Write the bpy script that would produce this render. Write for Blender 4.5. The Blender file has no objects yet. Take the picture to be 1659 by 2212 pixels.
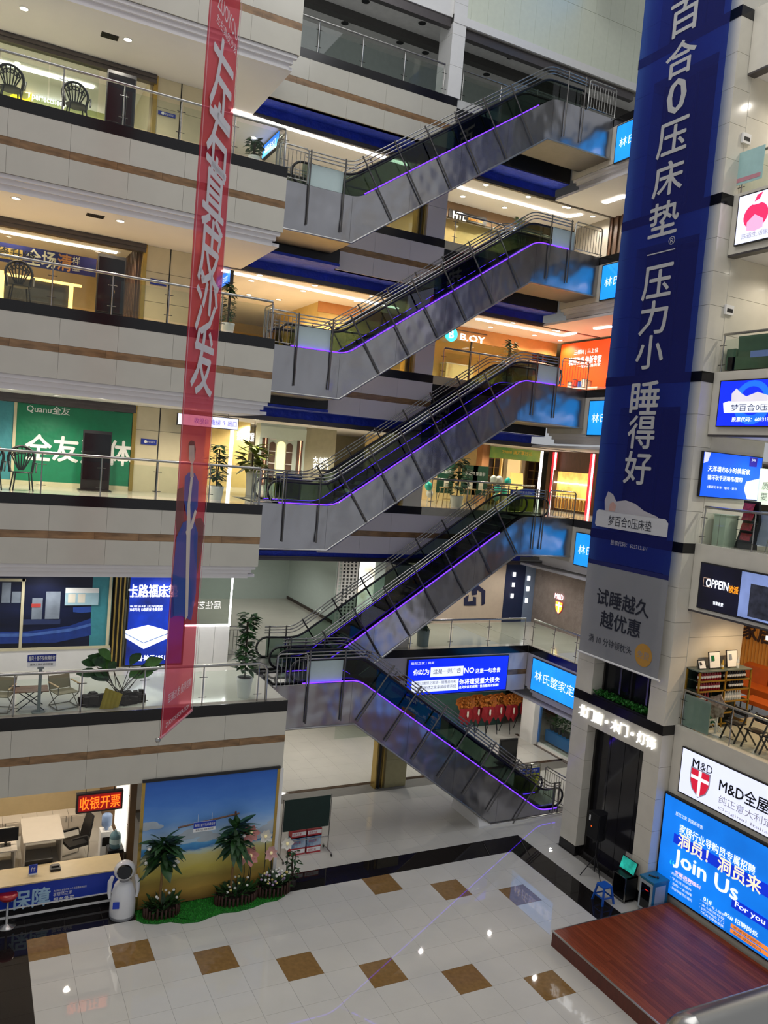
import bpy, math, random
from mathutils import Vector, Matrix
random.seed(7)
SC = bpy.context.scene
COL = SC.collection

# ---------------------------------------------------------------- camera
FPX, CX, CY = 1738.94, 829.5, 1106.0
CAM = Vector((-1.52064, -17.90937, 10.93460))
ROT = Matrix(((0.88765584, -0.4526783, 0.08455453),
              (0.04492822, -0.09760619, -0.99421048),
              (0.45831056, 0.88631562, -0.06630267)))
cd = bpy.data.cameras.new('camera')
cam = bpy.data.objects.new('camera', cd)
COL.objects.link(cam)
cd.sensor_fit = 'VERTICAL'
cd.sensor_height = 24.0
cd.lens = 24.0 * FPX / 2212.0
cd.clip_start = 0.05
cd.clip_end = 300
rm = Matrix((ROT[0], -ROT[1], -ROT[2])).transposed()
cam.matrix_world = Matrix.Translation(CAM) @ rm.to_4x4()
SC.camera = cam

# ---------------------------------------------------------------- view, world, large lights
SC.view_settings.view_transform = 'Standard'
SC.view_settings.look = 'None'
SC.view_settings.exposure = 0.0
SC.view_settings.gamma = 1.0
SC.view_settings.use_curve_mapping = False
SC.cycles.transparent_max_bounces = 32
SC.cycles.sample_clamp_indirect = 6.0

world = bpy.data.worlds.new('world')
SC.world = world
world.use_nodes = True
bgn = world.node_tree.nodes['Background']
bgn.inputs[0].default_value = (0.92, 0.95, 1.0, 1)
bgn.inputs[1].default_value = 0.42


def area(name, loc, sx, sy, power, color, rot=(0, 0, 0)):
    l = bpy.data.lights.new(name, 'AREA')
    l.shape = 'RECTANGLE'
    l.size, l.size_y = sx, sy
    l.energy = power
    l.color = color
    o = bpy.data.objects.new(name, l)
    COL.objects.link(o)
    o.location = loc
    o.rotation_euler = rot
    return o


NEUT = (1.0, 0.97, 0.92)
WARM = (1.0, 0.84, 0.62)
COOL = (0.93, 0.97, 1.0)
# roof light over the well, seen in the glass of the top floor as bright panes
area('atrium_roof_light', (6, -7, 30.5), 14, 14, 1500, (0.97, 0.98, 1.0))

# ---------------------------------------------------------------- helpers


def at(u, v, axis, val):
    """point on the plane (axis = val) seen at photo pixel (u, v)"""
    d = ROT.transposed() @ Vector(((u - CX) / FPX, (v - CY) / FPX, 1.0))
    t = (val - CAM[axis]) / d[axis]
    return CAM + d * t


def lin(h):
    h = h.lstrip('#')
    out = []
    for i in (0, 2, 4):
        c = int(h[i:i + 2], 16) / 255
        out.append(c / 12.92 if c <= 0.04045 else ((c + 0.055) / 1.055) ** 2.4)
    return out


MATS = {}


def M(name, hexc, rough=0.5, metal=0.0, emit=0.0, var=0.06, scale=6.0, bump=0.0, bscale=None, spec=0.5, coat=0.0, alpha=1.0, stretch=None, hex2=None):
    if name in MATS:
        return MATS[name]
    m = bpy.data.materials.new(name)
    m.use_nodes = True
    nt = m.node_tree
    b = nt.nodes['Principled BSDF']
    c = lin(hexc)
    tc = nt.nodes.new('ShaderNodeTexCoord')
    nz = nt.nodes.new('ShaderNodeTexNoise')
    nz.inputs['Scale'].default_value = scale
    nz.inputs['Detail'].default_value = 5
    src = tc.outputs['Object']
    if stretch:
        mp = nt.nodes.new('ShaderNodeMapping')
        mp.inputs['Scale'].default_value = stretch
        nt.links.new(src, mp.inputs[0])
        src = mp.outputs[0]
    nt.links.new(src, nz.inputs['Vector'])
    rp = nt.nodes.new('ShaderNodeValToRGB')
    rp.color_ramp.elements[0].position = 0.3
    rp.color_ramp.elements[1].position = 0.72
    lo = [max(0, x * (1 - var)) for x in c]
    hi = lin(hex2) if hex2 else [min(1, x * (1 + var)) for x in c]
    rp.color_ramp.elements[0].color = (*lo, 1)
    rp.color_ramp.elements[1].color = (*hi, 1)
    nt.links.new(nz.outputs['Fac'], rp.inputs[0])
    nt.links.new(rp.outputs[0], b.inputs['Base Color'])
    b.inputs['Roughness'].default_value = rough
    b.inputs['Metallic'].default_value = metal
    b.inputs['Specular IOR Level'].default_value = spec
    b.inputs['Coat Weight'].default_value = coat
    b.inputs['Coat Roughness'].default_value = 0.05
    if alpha < 1:
        b.inputs['Alpha'].default_value = alpha
    if emit > 0:
        nt.links.new(rp.outputs[0], b.inputs['Emission Color'])
        b.inputs['Emission Strength'].default_value = emit
    if bump > 0:
        n2 = nt.nodes.new('ShaderNodeTexNoise')
        n2.inputs['Scale'].default_value = bscale or scale
        n2.inputs['Detail'].default_value = 2
        nt.links.new(src, n2.inputs['Vector'])
        bp = nt.nodes.new('ShaderNodeBump')
        bp.inputs['Strength'].default_value = bump
        bp.inputs['Distance'].default_value = 0.22
        nt.links.new(n2.outputs['Fac'], bp.inputs['Height'])
        nt.links.new(bp.outputs[0], b.inputs['Normal'])
    MATS[name] = m
    return m


def glassmat(name, tint, refl=0.10, rough=0.02):
    if name in MATS:
        return MATS[name]
    m = bpy.data.materials.new(name)
    m.use_nodes = True
    nt = m.node_tree
    nt.nodes.remove(nt.nodes['Principled BSDF'])
    out = nt.nodes['Material Output']
    tr = nt.nodes.new('ShaderNodeBsdfTransparent')
    nz = nt.nodes.new('ShaderNodeTexNoise')
    nz.inputs['Scale'].default_value = 1.5
    mixc = nt.nodes.new('ShaderNodeMix')
    mixc.data_type = 'RGBA'
    mixc.inputs[6].default_value = (*lin(tint), 1)
    mixc.inputs[7].default_value = (*[min(1, x * 1.03) for x in lin(tint)], 1)
    nt.links.new(nz.outputs['Fac'], mixc.inputs[0])
    nt.links.new(mixc.outputs[2], tr.inputs[0])
    gl = nt.nodes.new('ShaderNodeBsdfGlossy')
    gl.inputs['Roughness'].default_value = rough
    fr = nt.nodes.new('ShaderNodeFresnel')
    fr.inputs[0].default_value = 1.3 + refl * 2
    mx = nt.nodes.new('ShaderNodeMixShader')
    geo = nt.nodes.new('ShaderNodeNewGeometry')
    inv = nt.nodes.new('ShaderNodeMath')
    inv.operation = 'SUBTRACT'
    inv.inputs[0].default_value = 1.0
    nt.links.new(geo.outputs['Backfacing'], inv.inputs[1])
    mul = nt.nodes.new('ShaderNodeMath')
    mul.operation = 'MULTIPLY'
    nt.links.new(fr.outputs[0], mul.inputs[0])
    nt.links.new(inv.outputs[0], mul.inputs[1])
    nt.links.new(mul.outputs[0], mx.inputs[0])
    nt.links.new(tr.outputs[0], mx.inputs[1])
    nt.links.new(gl.outputs[0], mx.inputs[2])
    nt.links.new(mx.outputs[0], out.inputs[0])
    MATS[name] = m
    return m


def meshcloth(name, hexc, opacity, tint=(1, 1, 1)):
    """printed banner mesh: partly see-through woven fabric"""
    if name in MATS:
        return MATS[name]
    m = bpy.data.materials.new(name)
    m.use_nodes = True
    nt = m.node_tree
    b = nt.nodes['Principled BSDF']
    nz = nt.nodes.new('ShaderNodeTexNoise')
    nz.inputs['Scale'].default_value = 3
    rp = nt.nodes.new('ShaderNodeValToRGB')
    c = lin(hexc)
    rp.color_ramp.elements[0].color = (*[x * 0.9 for x in c], 1)
    rp.color_ramp.elements[1].color = (*[min(1, x * 1.08) for x in c], 1)
    nt.links.new(nz.outputs['Fac'], rp.inputs[0])
    nt.links.new(rp.outputs[0], b.inputs['Base Color'])
    b.inputs['Roughness'].default_value = 0.7
    tr = nt.nodes.new('ShaderNodeBsdfTransparent')
    tr.inputs[0].default_value = (*tint, 1)
    mx = nt.nodes.new('ShaderNodeMixShader')
    mx.inputs[0].default_value = opacity
    nt.links.new(tr.outputs[0], mx.inputs[1])
    nt.links.new(b.outputs[0], mx.inputs[2])
    nt.links.new(mx.outputs[0], nt.nodes['Material Output'].inputs[0])
    MATS[name] = m
    return m


def tag(o, label=None, cat=None, group=None, kind=None):
    if label:
        o['label'] = label
    if cat:
        o['category'] = cat
    if group:
        o['group'] = group
    if kind:
        o['kind'] = kind
    return o


BASE = {}


def thing(name, label, cat, loc=(0, 0, 0), group=None):
    o = bpy.data.objects.new(name, None)
    o.empty_display_size = 0.1
    COL.objects.link(o)
    o.location = loc
    BASE[o.name] = Vector(loc)
    return tag(o, label, cat, group)


def struct_root(name, loc=(0, 0, 0)):
    o = bpy.data.objects.new(name, None)
    COL.objects.link(o)
    o.location = loc
    BASE[o.name] = Vector(loc)
    o['kind'] = 'structure'
    return o


class MB:
    def __init__(s):
        s.v, s.f, s.sm = [], [], []

    def add(s, vs, fs, smooth=False):
        n = len(s.v)
        s.v += [Vector(p) for p in vs]
        s.f += [tuple(i + n for i in f) for f in fs]
        s.sm += [smooth] * len(fs)
        return s

    def box(s, x0, x1, y0, y1, z0, z1):
        if x0 > x1: x0, x1 = x1, x0
        if y0 > y1: y0, y1 = y1, y0
        if z0 > z1: z0, z1 = z1, z0
        return s.add([(x0, y0, z0), (x1, y0, z0), (x1, y1, z0), (x0, y1, z0), (x0, y0, z1), (x1, y0, z1), (x1, y1, z1), (x0, y1, z1)],
                     [(0, 3, 2, 1), (4, 5, 6, 7), (0, 1, 5, 4), (1, 2, 6, 5), (2, 3, 7, 6), (3, 0, 4, 7)])

    def obox(s, c, ax, ay, az):
        c, ax, ay, az = map(Vector, (c, ax, ay, az))
        vs = [c + i * ax + j * ay + k * az for k in (-1, 1) for (i, j) in ((-1, -1), (1, -1), (1, 1), (-1, 1))]
        return s.add(vs, [(0, 3, 2, 1), (4, 5, 6, 7), (0, 1, 5, 4), (1, 2, 6, 5), (2, 3, 7, 6), (3, 0, 4, 7)])

    def prism(s, poly, axis, a, b, smooth=False):
        """extrude a 2-D polygon along axis; poly coords are the other two axes in order"""
        def P(p, t):
            q = [0, 0, 0]
            o = [i for i in range(3) if i != axis]
            q[o[0]], q[o[1]], q[axis] = p[0], p[1], t
            return q
        n = len(poly)
        vs = [P(p, a) for p in poly] + [P(p, b) for p in poly]
        s.add(vs, [tuple(range(n)), tuple(range(2 * n - 1, n - 1, -1))])
        return s.add(vs, [(i, i + n, (i + 1) % n + n, (i + 1) % n) for i in range(n)], smooth)

    def bar(s, p, q, w, d=None, up=(0, 0, 1)):
        p, q = Vector(p), Vector(q)
        t = (q - p)
        L = t.length
        t.normalize()
        up = Vector(up)
        if abs(t.dot(up)) > 0.95:
            up = Vector((0, 1, 0))
        a = t.cross(up).normalized()
        b = a.cross(t)
        return s.obox((p + q) / 2, t * L / 2, a * w / 2, b * (d or w) / 2)

    def tube(s, pts, r, n=8, closed=False, caps=True):
        pts = [Vector(p) for p in pts]
        N = len(pts)
        vs, prev = [], None
        for i, p in enumerate(pts):
            if closed:
                t = pts[(i + 1) % N] - pts[i - 1]
            else:
                t = pts[min(i + 1, N - 1)] - pts[max(i - 1, 0)]
            t.normalize()
            if prev is None:
                up = Vector((0, 0, 1)) if abs(t.z) < 0.9 else Vector((0, 1, 0))
                a = t.cross(up).normalized()
            else:
                a = (prev - t * prev.dot(t)).normalized()
            prev = a
            b = t.cross(a)
            rr = r[i] if isinstance(r, (list, tuple)) else r
            for k in range(n):
                an = 2 * math.pi * k / n
                vs.append(p + a * rr * math.cos(an) + b * rr * math.sin(an))
        fs = []
        for i in range(N if closed else N - 1):
            j = (i + 1) % N
            for k in range(n):
                fs.append((i * n + k, i * n + (k + 1) % n, j * n + (k + 1) % n, j * n + k))
        s.add(vs, fs, True)
        if caps and not closed:
            s.add(vs[:n], [tuple(range(n - 1, -1, -1))])
            s.add(vs[-n:], [tuple(range(n))])
        return s

    def lathe(s, prof, c, n=16, axis='z', caps=True):
        c = Vector(c)
        vs = []
        for r, z in prof:
            for k in range(n):
                a = 2 * math.pi * k / n
                if axis == 'z':
                    vs.append(c + Vector((r * math.cos(a), r * math.sin(a), z)))
                elif axis == 'y':
                    vs.append(c + Vector((r * math.cos(a), z, r * math.sin(a))))
                else:
                    vs.append(c + Vector((z, r * math.cos(a), r * math.sin(a))))
        fs = []
        for i in range(len(prof) - 1):
            for k in range(n):
                fs.append((i * n + k, i * n + (k + 1) % n, (i + 1) * n + (k + 1) % n, (i + 1) * n + k))
        s.add(vs, fs, True)
        if caps:
            s.add(vs[:n], [tuple(range(n - 1, -1, -1))])
            s.add(vs[-n:], [tuple(range(n))])
        return s

    def ball(s, c, rx, ry=None, rz=None, n=12, m=8):
        ry, rz = ry or rx, rz or rx
        prof = [(max(0.001, math.sin(math.pi * i / m)), -math.cos(math.pi * i / m)) for i in range(m + 1)]
        t = MB().lathe(prof, (0, 0, 0), n)
        c = Vector(c)
        return s.add([c + Vector((p.x * rx, p.y * ry, p.z * rz)) for p in t.v], t.f, True)

    def leaf(s, p, d, length, width, up=(0, 0, 1), droop=0.25, n=4):
        p, d, up = Vector(p), Vector(d).normalized(), Vector(up)
        side = d.cross(up)
        if side.length < 0.01:
            side = Vector((1, 0, 0))
        side.normalize()
        nrm = side.cross(d)
        vs = []
        for i in range(n + 1):
            t = i / n
            w = width * math.sin(math.pi * min(0.98, 0.06 + 0.92 * t)) * 0.5
            q = p + d * length * t - Vector((0, 0, 1)) * droop * length * t * t
            vs += [q - side * w, q + nrm * w * -0.25, q + side * w]
        fs = []
        for i in range(n):
            a = i * 3
            fs += [(a, a + 1, a + 4, a + 3), (a + 1, a + 2, a + 5, a + 4)]
        return s.add(vs, fs, True)

    def mesh(s, name, off=Vector((0, 0, 0))):
        me = bpy.data.meshes.new(name)
        me.from_pydata([tuple(p - off) for p in s.v], [], s.f)
        me.polygons.foreach_set('use_smooth', s.sm)
        me.update()
        return me

    def build(s, name, mat, parent=None):
        off = BASE.get(parent.name, Vector((0, 0, 0))) if parent else Vector((0, 0, 0))
        me = s.mesh(name, off)
        me.materials.append(mat)
        o = bpy.data.objects.new(name, me)
        COL.objects.link(o)
        if parent:
            o.parent = parent
            BASE[o.name] = off
        else:
            BASE[o.name] = Vector((0, 0, 0))
        return o


def share(src, name, parent, loc):
    """another object on the same mesh data"""
    o = bpy.data.objects.new(name, src.data)
    COL.objects.link(o)
    o.parent = parent
    o.location = loc
    return o


def copy_thing(root, loc, rz=0.0, label=None, group=None):
    r = root.copy()
    COL.objects.link(r)
    r.location = loc
    r.rotation_euler = (0, 0, rz)
    if label:
        r['label'] = label
    if group:
        r['group'] = group
    for ch in list(root.children):
        c = ch.copy()
        COL.objects.link(c)
        c.parent = r
        for g in list(ch.children):
            d = g.copy()
            COL.objects.link(d)
            d.parent = c
    return r


TEXTCACHE = {}


def glyphs(s, bold, extrude):
    k = (s, bold, extrude)
    if k in TEXTCACHE:
        return TEXTCACHE[k]
    c = bpy.data.curves.new('lettering', 'FONT')
    c.body = s
    c.offset = 0.0
    c.extrude = extrude
    c.resolution_u = 2
    o = bpy.data.objects.new('lettering', c)
    me = o.to_mesh()
    vs = [v.co.copy() for v in me.vertices]
    fs = [tuple(p.vertices) for p in me.polygons]
    o.to_mesh_clear()
    bpy.data.objects.remove(o)
    bpy.data.curves.remove(c)
    TEXTCACHE[k] = (vs, fs)
    return vs, fs


def letters(s, parent, mat, centre, ux, uz, w, h=None, bold=0.012, depth=0.0, name='lettering', kind=None):
    """flat or raised lettering centred at a point; ux, uz are the reading and up directions"""
    vs, fs = glyphs(s, bold, 0.05 if depth else 0.0)
    if not vs:
        return None
    x0, x1 = min(v.x for v in vs), max(v.x for v in vs)
    y0, y1 = min(v.y for v in vs), max(v.y for v in vs)
    sx = w / (x1 - x0)
    sy = (h / (y1 - y0)) if h else sx
    ux, uz = Vector(ux).normalized(), Vector(uz).normalized()
    n = ux.cross(uz)
    c = Vector(centre)
    b = MB()
    d = min(bold, 0.03) * 0.8
    shifts = ((0, 0), (d, 0), (-d, 0), (0, d), (0, -d)) if bold >= 0.011 else ((0, 0),)
    for i, (dx, dy) in enumerate(shifts):
        b.add([c + ux * (v.x + dx - (x0 + x1) / 2) * sx + uz * (v.y + dy - (y0 + y1) / 2) * sy + n * ((v.z * depth / 0.1 if depth else 0.0) + 0.0008 * i) for v in vs], fs)
    return b.build(name, mat, parent)


AX = {0: Vector((0, -1, 0)), 1: Vector((1, 0, 0))}
UPZ = Vector((0, 0, 1))


def ptext(s, parent, mat, axis, val, p0, p1, h=None, bold=0.012, depth=0.0, name='lettering'):
    """lettering on a wall plane, from its left-middle to its right-middle photo pixel"""
    a, b = at(*p0, axis, val), at(*p1, axis, val)
    ux = AX[axis]
    w = abs((b - a).dot(ux))
    return letters(s, parent, mat, (a + b) / 2, ux, UPZ, w, h, bold, depth, name)


def slab(axis, val, x0, x1, z0, z1, t):
    """thin box on a wall plane: visible face at val, thickness t behind it"""
    if axis == 1:
        return MB().box(x0, x1, val, val + t, z0, z1)
    return MB().box(val, val + t, x0, x1, z0, z1)


def prect(axis, val, tl, br):
    a, b = at(*tl, axis, val), at(*br, axis, val)
    k = 0 if axis == 1 else 1
    return min(a[k], b[k]), max(a[k], b[k]), min(a.z, b.z), max(a.z, b.z)


def fillet(pts, r, n=8):
    """round the corners of a 2-D polyline"""
    out = [pts[0]]
    for i in range(1, len(pts) - 1):
        p, a, b = Vector(pts[i]), Vector(pts[i - 1]), Vector(pts[i + 1])
        da, db = (a - p).normalized(), (b - p).normalized()
        cosx = max(-0.9999, min(0.9999, da.dot(db)))
        half = math.acos(cosx) / 2
        rr = r[i] if isinstance(r, dict) else r
        d = min(rr / math.tan(half), (a - p).length * 0.45, (b - p).length * 0.45)
        for k in range(n + 1):
            t = k / n
            q = (p + da * d) * (1 - t) ** 2 + p * 2 * t * (1 - t) + (p + db * d) * t * t
            out.append((q.x, q.y))
    out.append(pts[-1])
    return out


def offset_line(pts, d):
    """offset an x-z polyline upward by d"""
    out = []
    for i, p in enumerate(pts):
        p = Vector(p)
        nn = []
        if i > 0:
            t = (p - Vector(pts[i - 1])).normalized()
            nn.append(Vector((-t.y, t.x)))
        if i < len(pts) - 1:
            t = (Vector(pts[i + 1]) - p).normalized()
            nn.append(Vector((-t.y, t.x)))
        if len(nn) == 1:
            q = p + nn[0] * d
        else:
            b = (nn[0] + nn[1]).normalized()
            q = p + b * d / max(0.3, b.dot(nn[0]))
        out.append((q.x, q.y))
    return out


# ---------------------------------------------------------------- levels and materials
B = {2: 4.50, 3: 9.20, 4: 13.50, 5: 17.83, 6: 22.25}      # underside of the black band
FL = {1: 0.0, 2: 4.75, 3: 9.45, 4: 13.75, 5: 18.08, 6: 22.50}  # walking levels
SO = {k: B[k] - 1.70 for k in B}                           # soffits below each level
YF, YB, XW, XR, XS = 2.20, 5.00, 16.50, 14.85, 14.44
ORD = {1: 'ground', 2: 'second', 3: 'third', 4: 'fourth', 5: 'fifth', 6: 'top'}

m_panel = M('cream_stone_panel', 'C8C3B4', 0.16, var=0.03, scale=2.0, coat=0.15)
m_mauve = M('lighting_tint_panel', 'D6D0D6', 0.22, var=0.02, scale=1.0)  # mauve tone that the lighting gives the back fascias, put into the colour
m_brown = M('brown_marble', '8A6A48', 0.2, var=0.35, scale=3.0, stretch=(1, 1, 3))
m_black = M('black_granite', '151313', 0.18, var=0.4, scale=30)
m_soffit = M('white_gypsum', 'E6E2E0', 0.7, var=0.02, scale=1)
m_ceil = M('white_ceiling', 'E6E3E4', 0.7, var=0.02, scale=1)
m_beige = M('beige_stone_panel', 'CFC4A4', 0.2, var=0.05, scale=3, coat=0.1)
m_colm = M('ivory_stone_panel', 'DAD4C4', 0.18, var=0.04, scale=2.5, coat=0.15)
m_joint = M('dark_joint', '8E897E', 0.8)
m_core = M('grey_concrete', '77736B', 0.8, var=0.1)
m_steel = M('stainless_tube', 'A9A7A2', 0.24, 1.0, var=0.05)
m_post = M('satin_steel_post', '6E6B68', 0.3, 0.9)
m_dsteel = M('dark_steel', '4B4947', 0.35, 0.9)
m_clad = M('stainless_cladding', 'AFAEB1', 0.26, 1.0, var=0.05, scale=1.2, bump=0.5, bscale=0.9, stretch=(1, 1, 0.8))
m_clad_edge = M('stainless_edge', 'B4B2AE', 0.3, 1.0)
m_rubber = M('black_rubber', '0D0C0C', 0.4, var=0.2)
m_glass = glassmat('railing_glass', 'F4F8F5', 0.1)
m_eglass = glassmat('balustrade_glass', 'B9C6C0', 0.12)
m_dglass = glassmat('dark_glass', '2A2C2F', 0.15)
m_frost = M('frosted_panel', 'BFD0CC', 0.35, var=0.02)
m_led = M('violet_led', '5A28FF', 0.5, emit=4.0, var=0.1, scale=60)
m_white = M('white_paint', 'E8E6E2', 0.45, var=0.02)
m_blue = M('blue_tarpaulin', '1C38B4', 0.6, var=0.18, scale=3, bump=0.3, bscale=5)
m_dark = M('black_paint', '141417', 0.4, var=0.2)
m_gold = M('brass_frame', 'B79A52', 0.25, 0.8)
m_shut = M('grey_shutter_box', '5A5555', 0.35, 0.5)
m_litw = M('lit_white', 'FFFFFF', 0.5, emit=9.0, var=0.0)
m_litsoft = M('lit_warm_strip', 'FFF6E8', 0.5, emit=7.0, var=0.0)
m_down = M('downlight_lens', 'FFF8EA', 0.5, emit=22.0, var=0.0)
m_prw = M('white_print', 'F2F2EE', 0.6, var=0.01)
m_prk = M('black_print', '101014', 0.6, var=0.1)
m_lightlet = M('lit_white_lettering', 'FFFFFF', 0.5, emit=1.1, var=0.0)

# ---------------------------------------------------------------- ground floor tiles
T = 0.8
m_tile = M('white_floor_tile', 'CAC7BF', 0.025, var=0.03, scale=1.5, spec=0.6)
m_tileb = M('brown_marble_tile', '87683F', 0.025, var=0.15, scale=11, spec=0.6)
m_tilek = M('black_speckled_granite_tile', '0D0C0C', 0.025, var=0.5, scale=45, hex2='2A2625', spec=0.5)
m_tileo = M('beige_floor_tile', 'C2BFB7', 0.025, var=0.04, scale=1.2, spec=0.6)
m_grout = M('grey_grout', '6F6C66', 0.7)
m_line = M('dark_brown_marble', '4A3A2E', 0.12, var=0.2)
fb = MB()
fb.box(-9, 26, -14, 18, -0.3, -0.006)
floor = fb.build('floor', m_grout)
tag(floor, kind='structure')
tl = MB().box(0.002, T - 0.002, 0.002, T - 0.002, -0.005, 0.0).mesh('floor_tile')
tmesh = {}
for nm, mt in (('w', m_tile), ('b', m_tileb), ('k', m_tilek), ('o', m_tileo)):
    me = tl.copy()
    me.materials.append(mt)
    tmesh[nm] = me
brown = {(0, 0), (2, 1), (4, 2), (6, 3), (8, 4), (10, 5), (12, 6), (10, 0), (12, 1), (14, 2), (14, 7), (6, 9), (4, 8), (2, 7), (0, 6)}
def put_tile(c, r, kind):
    o = bpy.data.objects.new('floor_tile', tmesh[kind])
    COL.objects.link(o)
    o.parent = floor
    o.location = (c * T, -(r + 1) * T, 0)
for r in range(0, 9):
    for c in range(0, 16):
        put_tile(c, r, 'b' if (c, r) in brown else 'w')
for c in range(-2, 17):
    put_tile(c, -1, 'k')
for r in range(0, 5):
    put_tile(-1, r, 'k')
    put_tile(-2, r, 'k')
for r in range(0, 6):
    put_tile(16, r, 'k')
for r in range(-6, -1):
    for c in range(7, 24):
        put_tile(c, r, 'o')
for r in range(-1, 6):
    put_tile(17, r, 'o')
for c in range(18, 24):
    put_tile(c, -1, 'o')
rest = MB()
for r in range(-19, -6):
    for c in range(4, 28):
        if r == -7:
            continue
        rest.box(c * T + .002, (c + 1) * T - .002, -(r + 1) * T + .002, -r * T - .002, -0.005, 0)
for r in range(-19, -1):
    for c in range(-5, 7 if r > -7 else 4):
        rest.box(c * T + .002, (c + 1) * T - .002, -(r + 1) * T + .002, -r * T - .002, -0.005, 0)
for c in range(-9, 0):
    for r in range(0, 12):
        if c < -2 or r > 4:
            rest.box(c * T + .002, (c + 1) * T - .002, -(r + 1) * T + .002, -r * T - .002, -0.005, 0)
for c in range(0, 17):
    for r in range(9, 15):
        rest.box(c * T + .002, (c + 1) * T - .002, -(r + 1) * T + .002, -r * T - .002, -0.005, 0)
tag(rest.build('floor_tiles_far', m_tileo, floor), kind='stuff')
MB().box(3.2, 24, 5.42, 5.58, -0.005, 0.001).build('threshold_strip', m_line, floor)
MB().box(19.05, 19.2, 2.0, 8.4, -0.005, 0.001).build('threshold_strip', m_line, floor)

# ---------------------------------------------------------------- upper floor slabs and ceilings
m_fl = {2: M('pale_tile_floor', 'C6C3B6', 0.1, var=0.04, scale=1.0), 3: M('pale_tile_floor_third', 'BDB8A8', 0.12), 4: M('warm_tile_floor', 'CDBFA2', 0.15),
        5: M('cream_tile_floor', 'C9C2AE', 0.15), 6: M('grey_tile_floor', 'CFCFCA', 0.2)}
LIT = {1: (NEUT, 30), 2: (COOL, 34), 3: ((1.0, .92, .78), 34), 4: (WARM, 44), 5: ((1.0, .93, .80), 36)}
ZR = {5: 16.64, 4: 12.22, 3: 7.79, 2: 2.95, 6: 21.0}   # soffits of the right-hand galleries
NAMES = {2: 'two', 3: 'three', 4: 'four', 5: 'five', 6: 'six'}
for k in range(2, 7):
    ylf, xlf = (0.43, 5.72) if k == 2 else (YF + 0.03, 5.30)
    s = MB()
    z0, z1 = B[k] - 0.02, FL[k]
    s.box(-7, xlf - 0.01, ylf, 18, z0, z1)
    s.box(xlf, XW, (4.73 if k == 2 else 5.03), 18, z0, z1)
    s.box(XW + 0.03, 26, -0.05, 18, z0, z1)
    s.box(XR + 0.03, 26, -14, -3.5, z0, z1)
    tag(s.build('floor_level_' + NAMES[k], m_fl[k]), kind='structure')
    c = MB()
    z = SO[k]
    zl_ = 3.0 if k == 2 else z
    c.box(-7, xlf, ylf + 0.22, 18, zl_, zl_ + 0.08)
    c.box(xlf, XW, 5.9, 18, z, z + 0.08)
    c.box(XW, 26, 0, 18, z, z + 0.08)
    c.box(XR + 0.2, 26, -14, -3.2, ZR[k], ZR[k] + 0.08)
    tag(c.build('ceiling_level_' + NAMES[k - 1] if k > 2 else 'ceiling_level_one', m_ceil), kind='structure')
c = MB()
c.box(-7, 26, 5.2, 18, 25.25, 25.35)
tag(c.build('ceiling_level_six', M('grey_ceiling', 'E4E0DC', 0.8)), kind='structure')


def panels(parent, axis, val, a0, a1, z0, z1, w, mat, name='panel', gap=0.005, t=0.03, start=None):
    """a row of cladding panels, each its own object"""
    n = max(1, round((a1 - a0) / w))
    st = (a1 - a0) / n
    src = slab(axis, val, 0, st - gap, z0, z1, t).mesh(name)
    src.materials.append(mat)
    pb = BASE.get(parent.name, Vector((0, 0, 0)))
    for i in range(n):
        o = bpy.data.objects.new(name, src)
        COL.objects.link(o)
        o.parent = parent
        q = Vector((a0 + i * st + gap / 2, 0, 0)) if axis == 1 else Vector((0, a0 + i * st + gap / 2, 0))
        o.location = q - pb


def fascia(name, k, axis, val, a0, a1, mat, zbot, stripe=True, band=0.25, mold=True, w=1.25, bandmat=None):
    core = slab(axis, val + 0.035, a0, a1, zbot + 0.01, B[k] + band - 0.002, 0.2)
    root = core.build(name, m_joint)
    tag(root, kind='structure')
    slab(axis, val - 0.005, a0, a1, B[k], B[k] + band, 0.04).build('band', bandmat or m_black, root)
    if stripe:
        panels(root, axis, val, a0, a1, B[k] - 0.60, B[k] - 0.004, w, mat)
        panels(root, axis, val + 0.004, a0, a1, B[k] - 0.78, B[k] - 0.603, w * 0.8, m_brown, 'stripe_panel', 0.004)
        panels(root, axis, val, a0, a1, zbot, B[k] - 0.783, w, mat)
    else:
        panels(root, axis, val, a0, a1, zbot, B[k] - 0.004, w, mat)
    if mold:
        m = MB()
        for dy, za, zb in ((0.05, 0.0, 0.09), (0.13, 0.09, 0.20), (0.2, 0.20, 0.34)):
            bx = slab(axis, val + dy, a0, a1 - dy, zbot - zb, zbot - za, 0.12)
            m.add(bx.v, bx.f)
        m.build('moulding', m_soffit, root)
    return root


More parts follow.
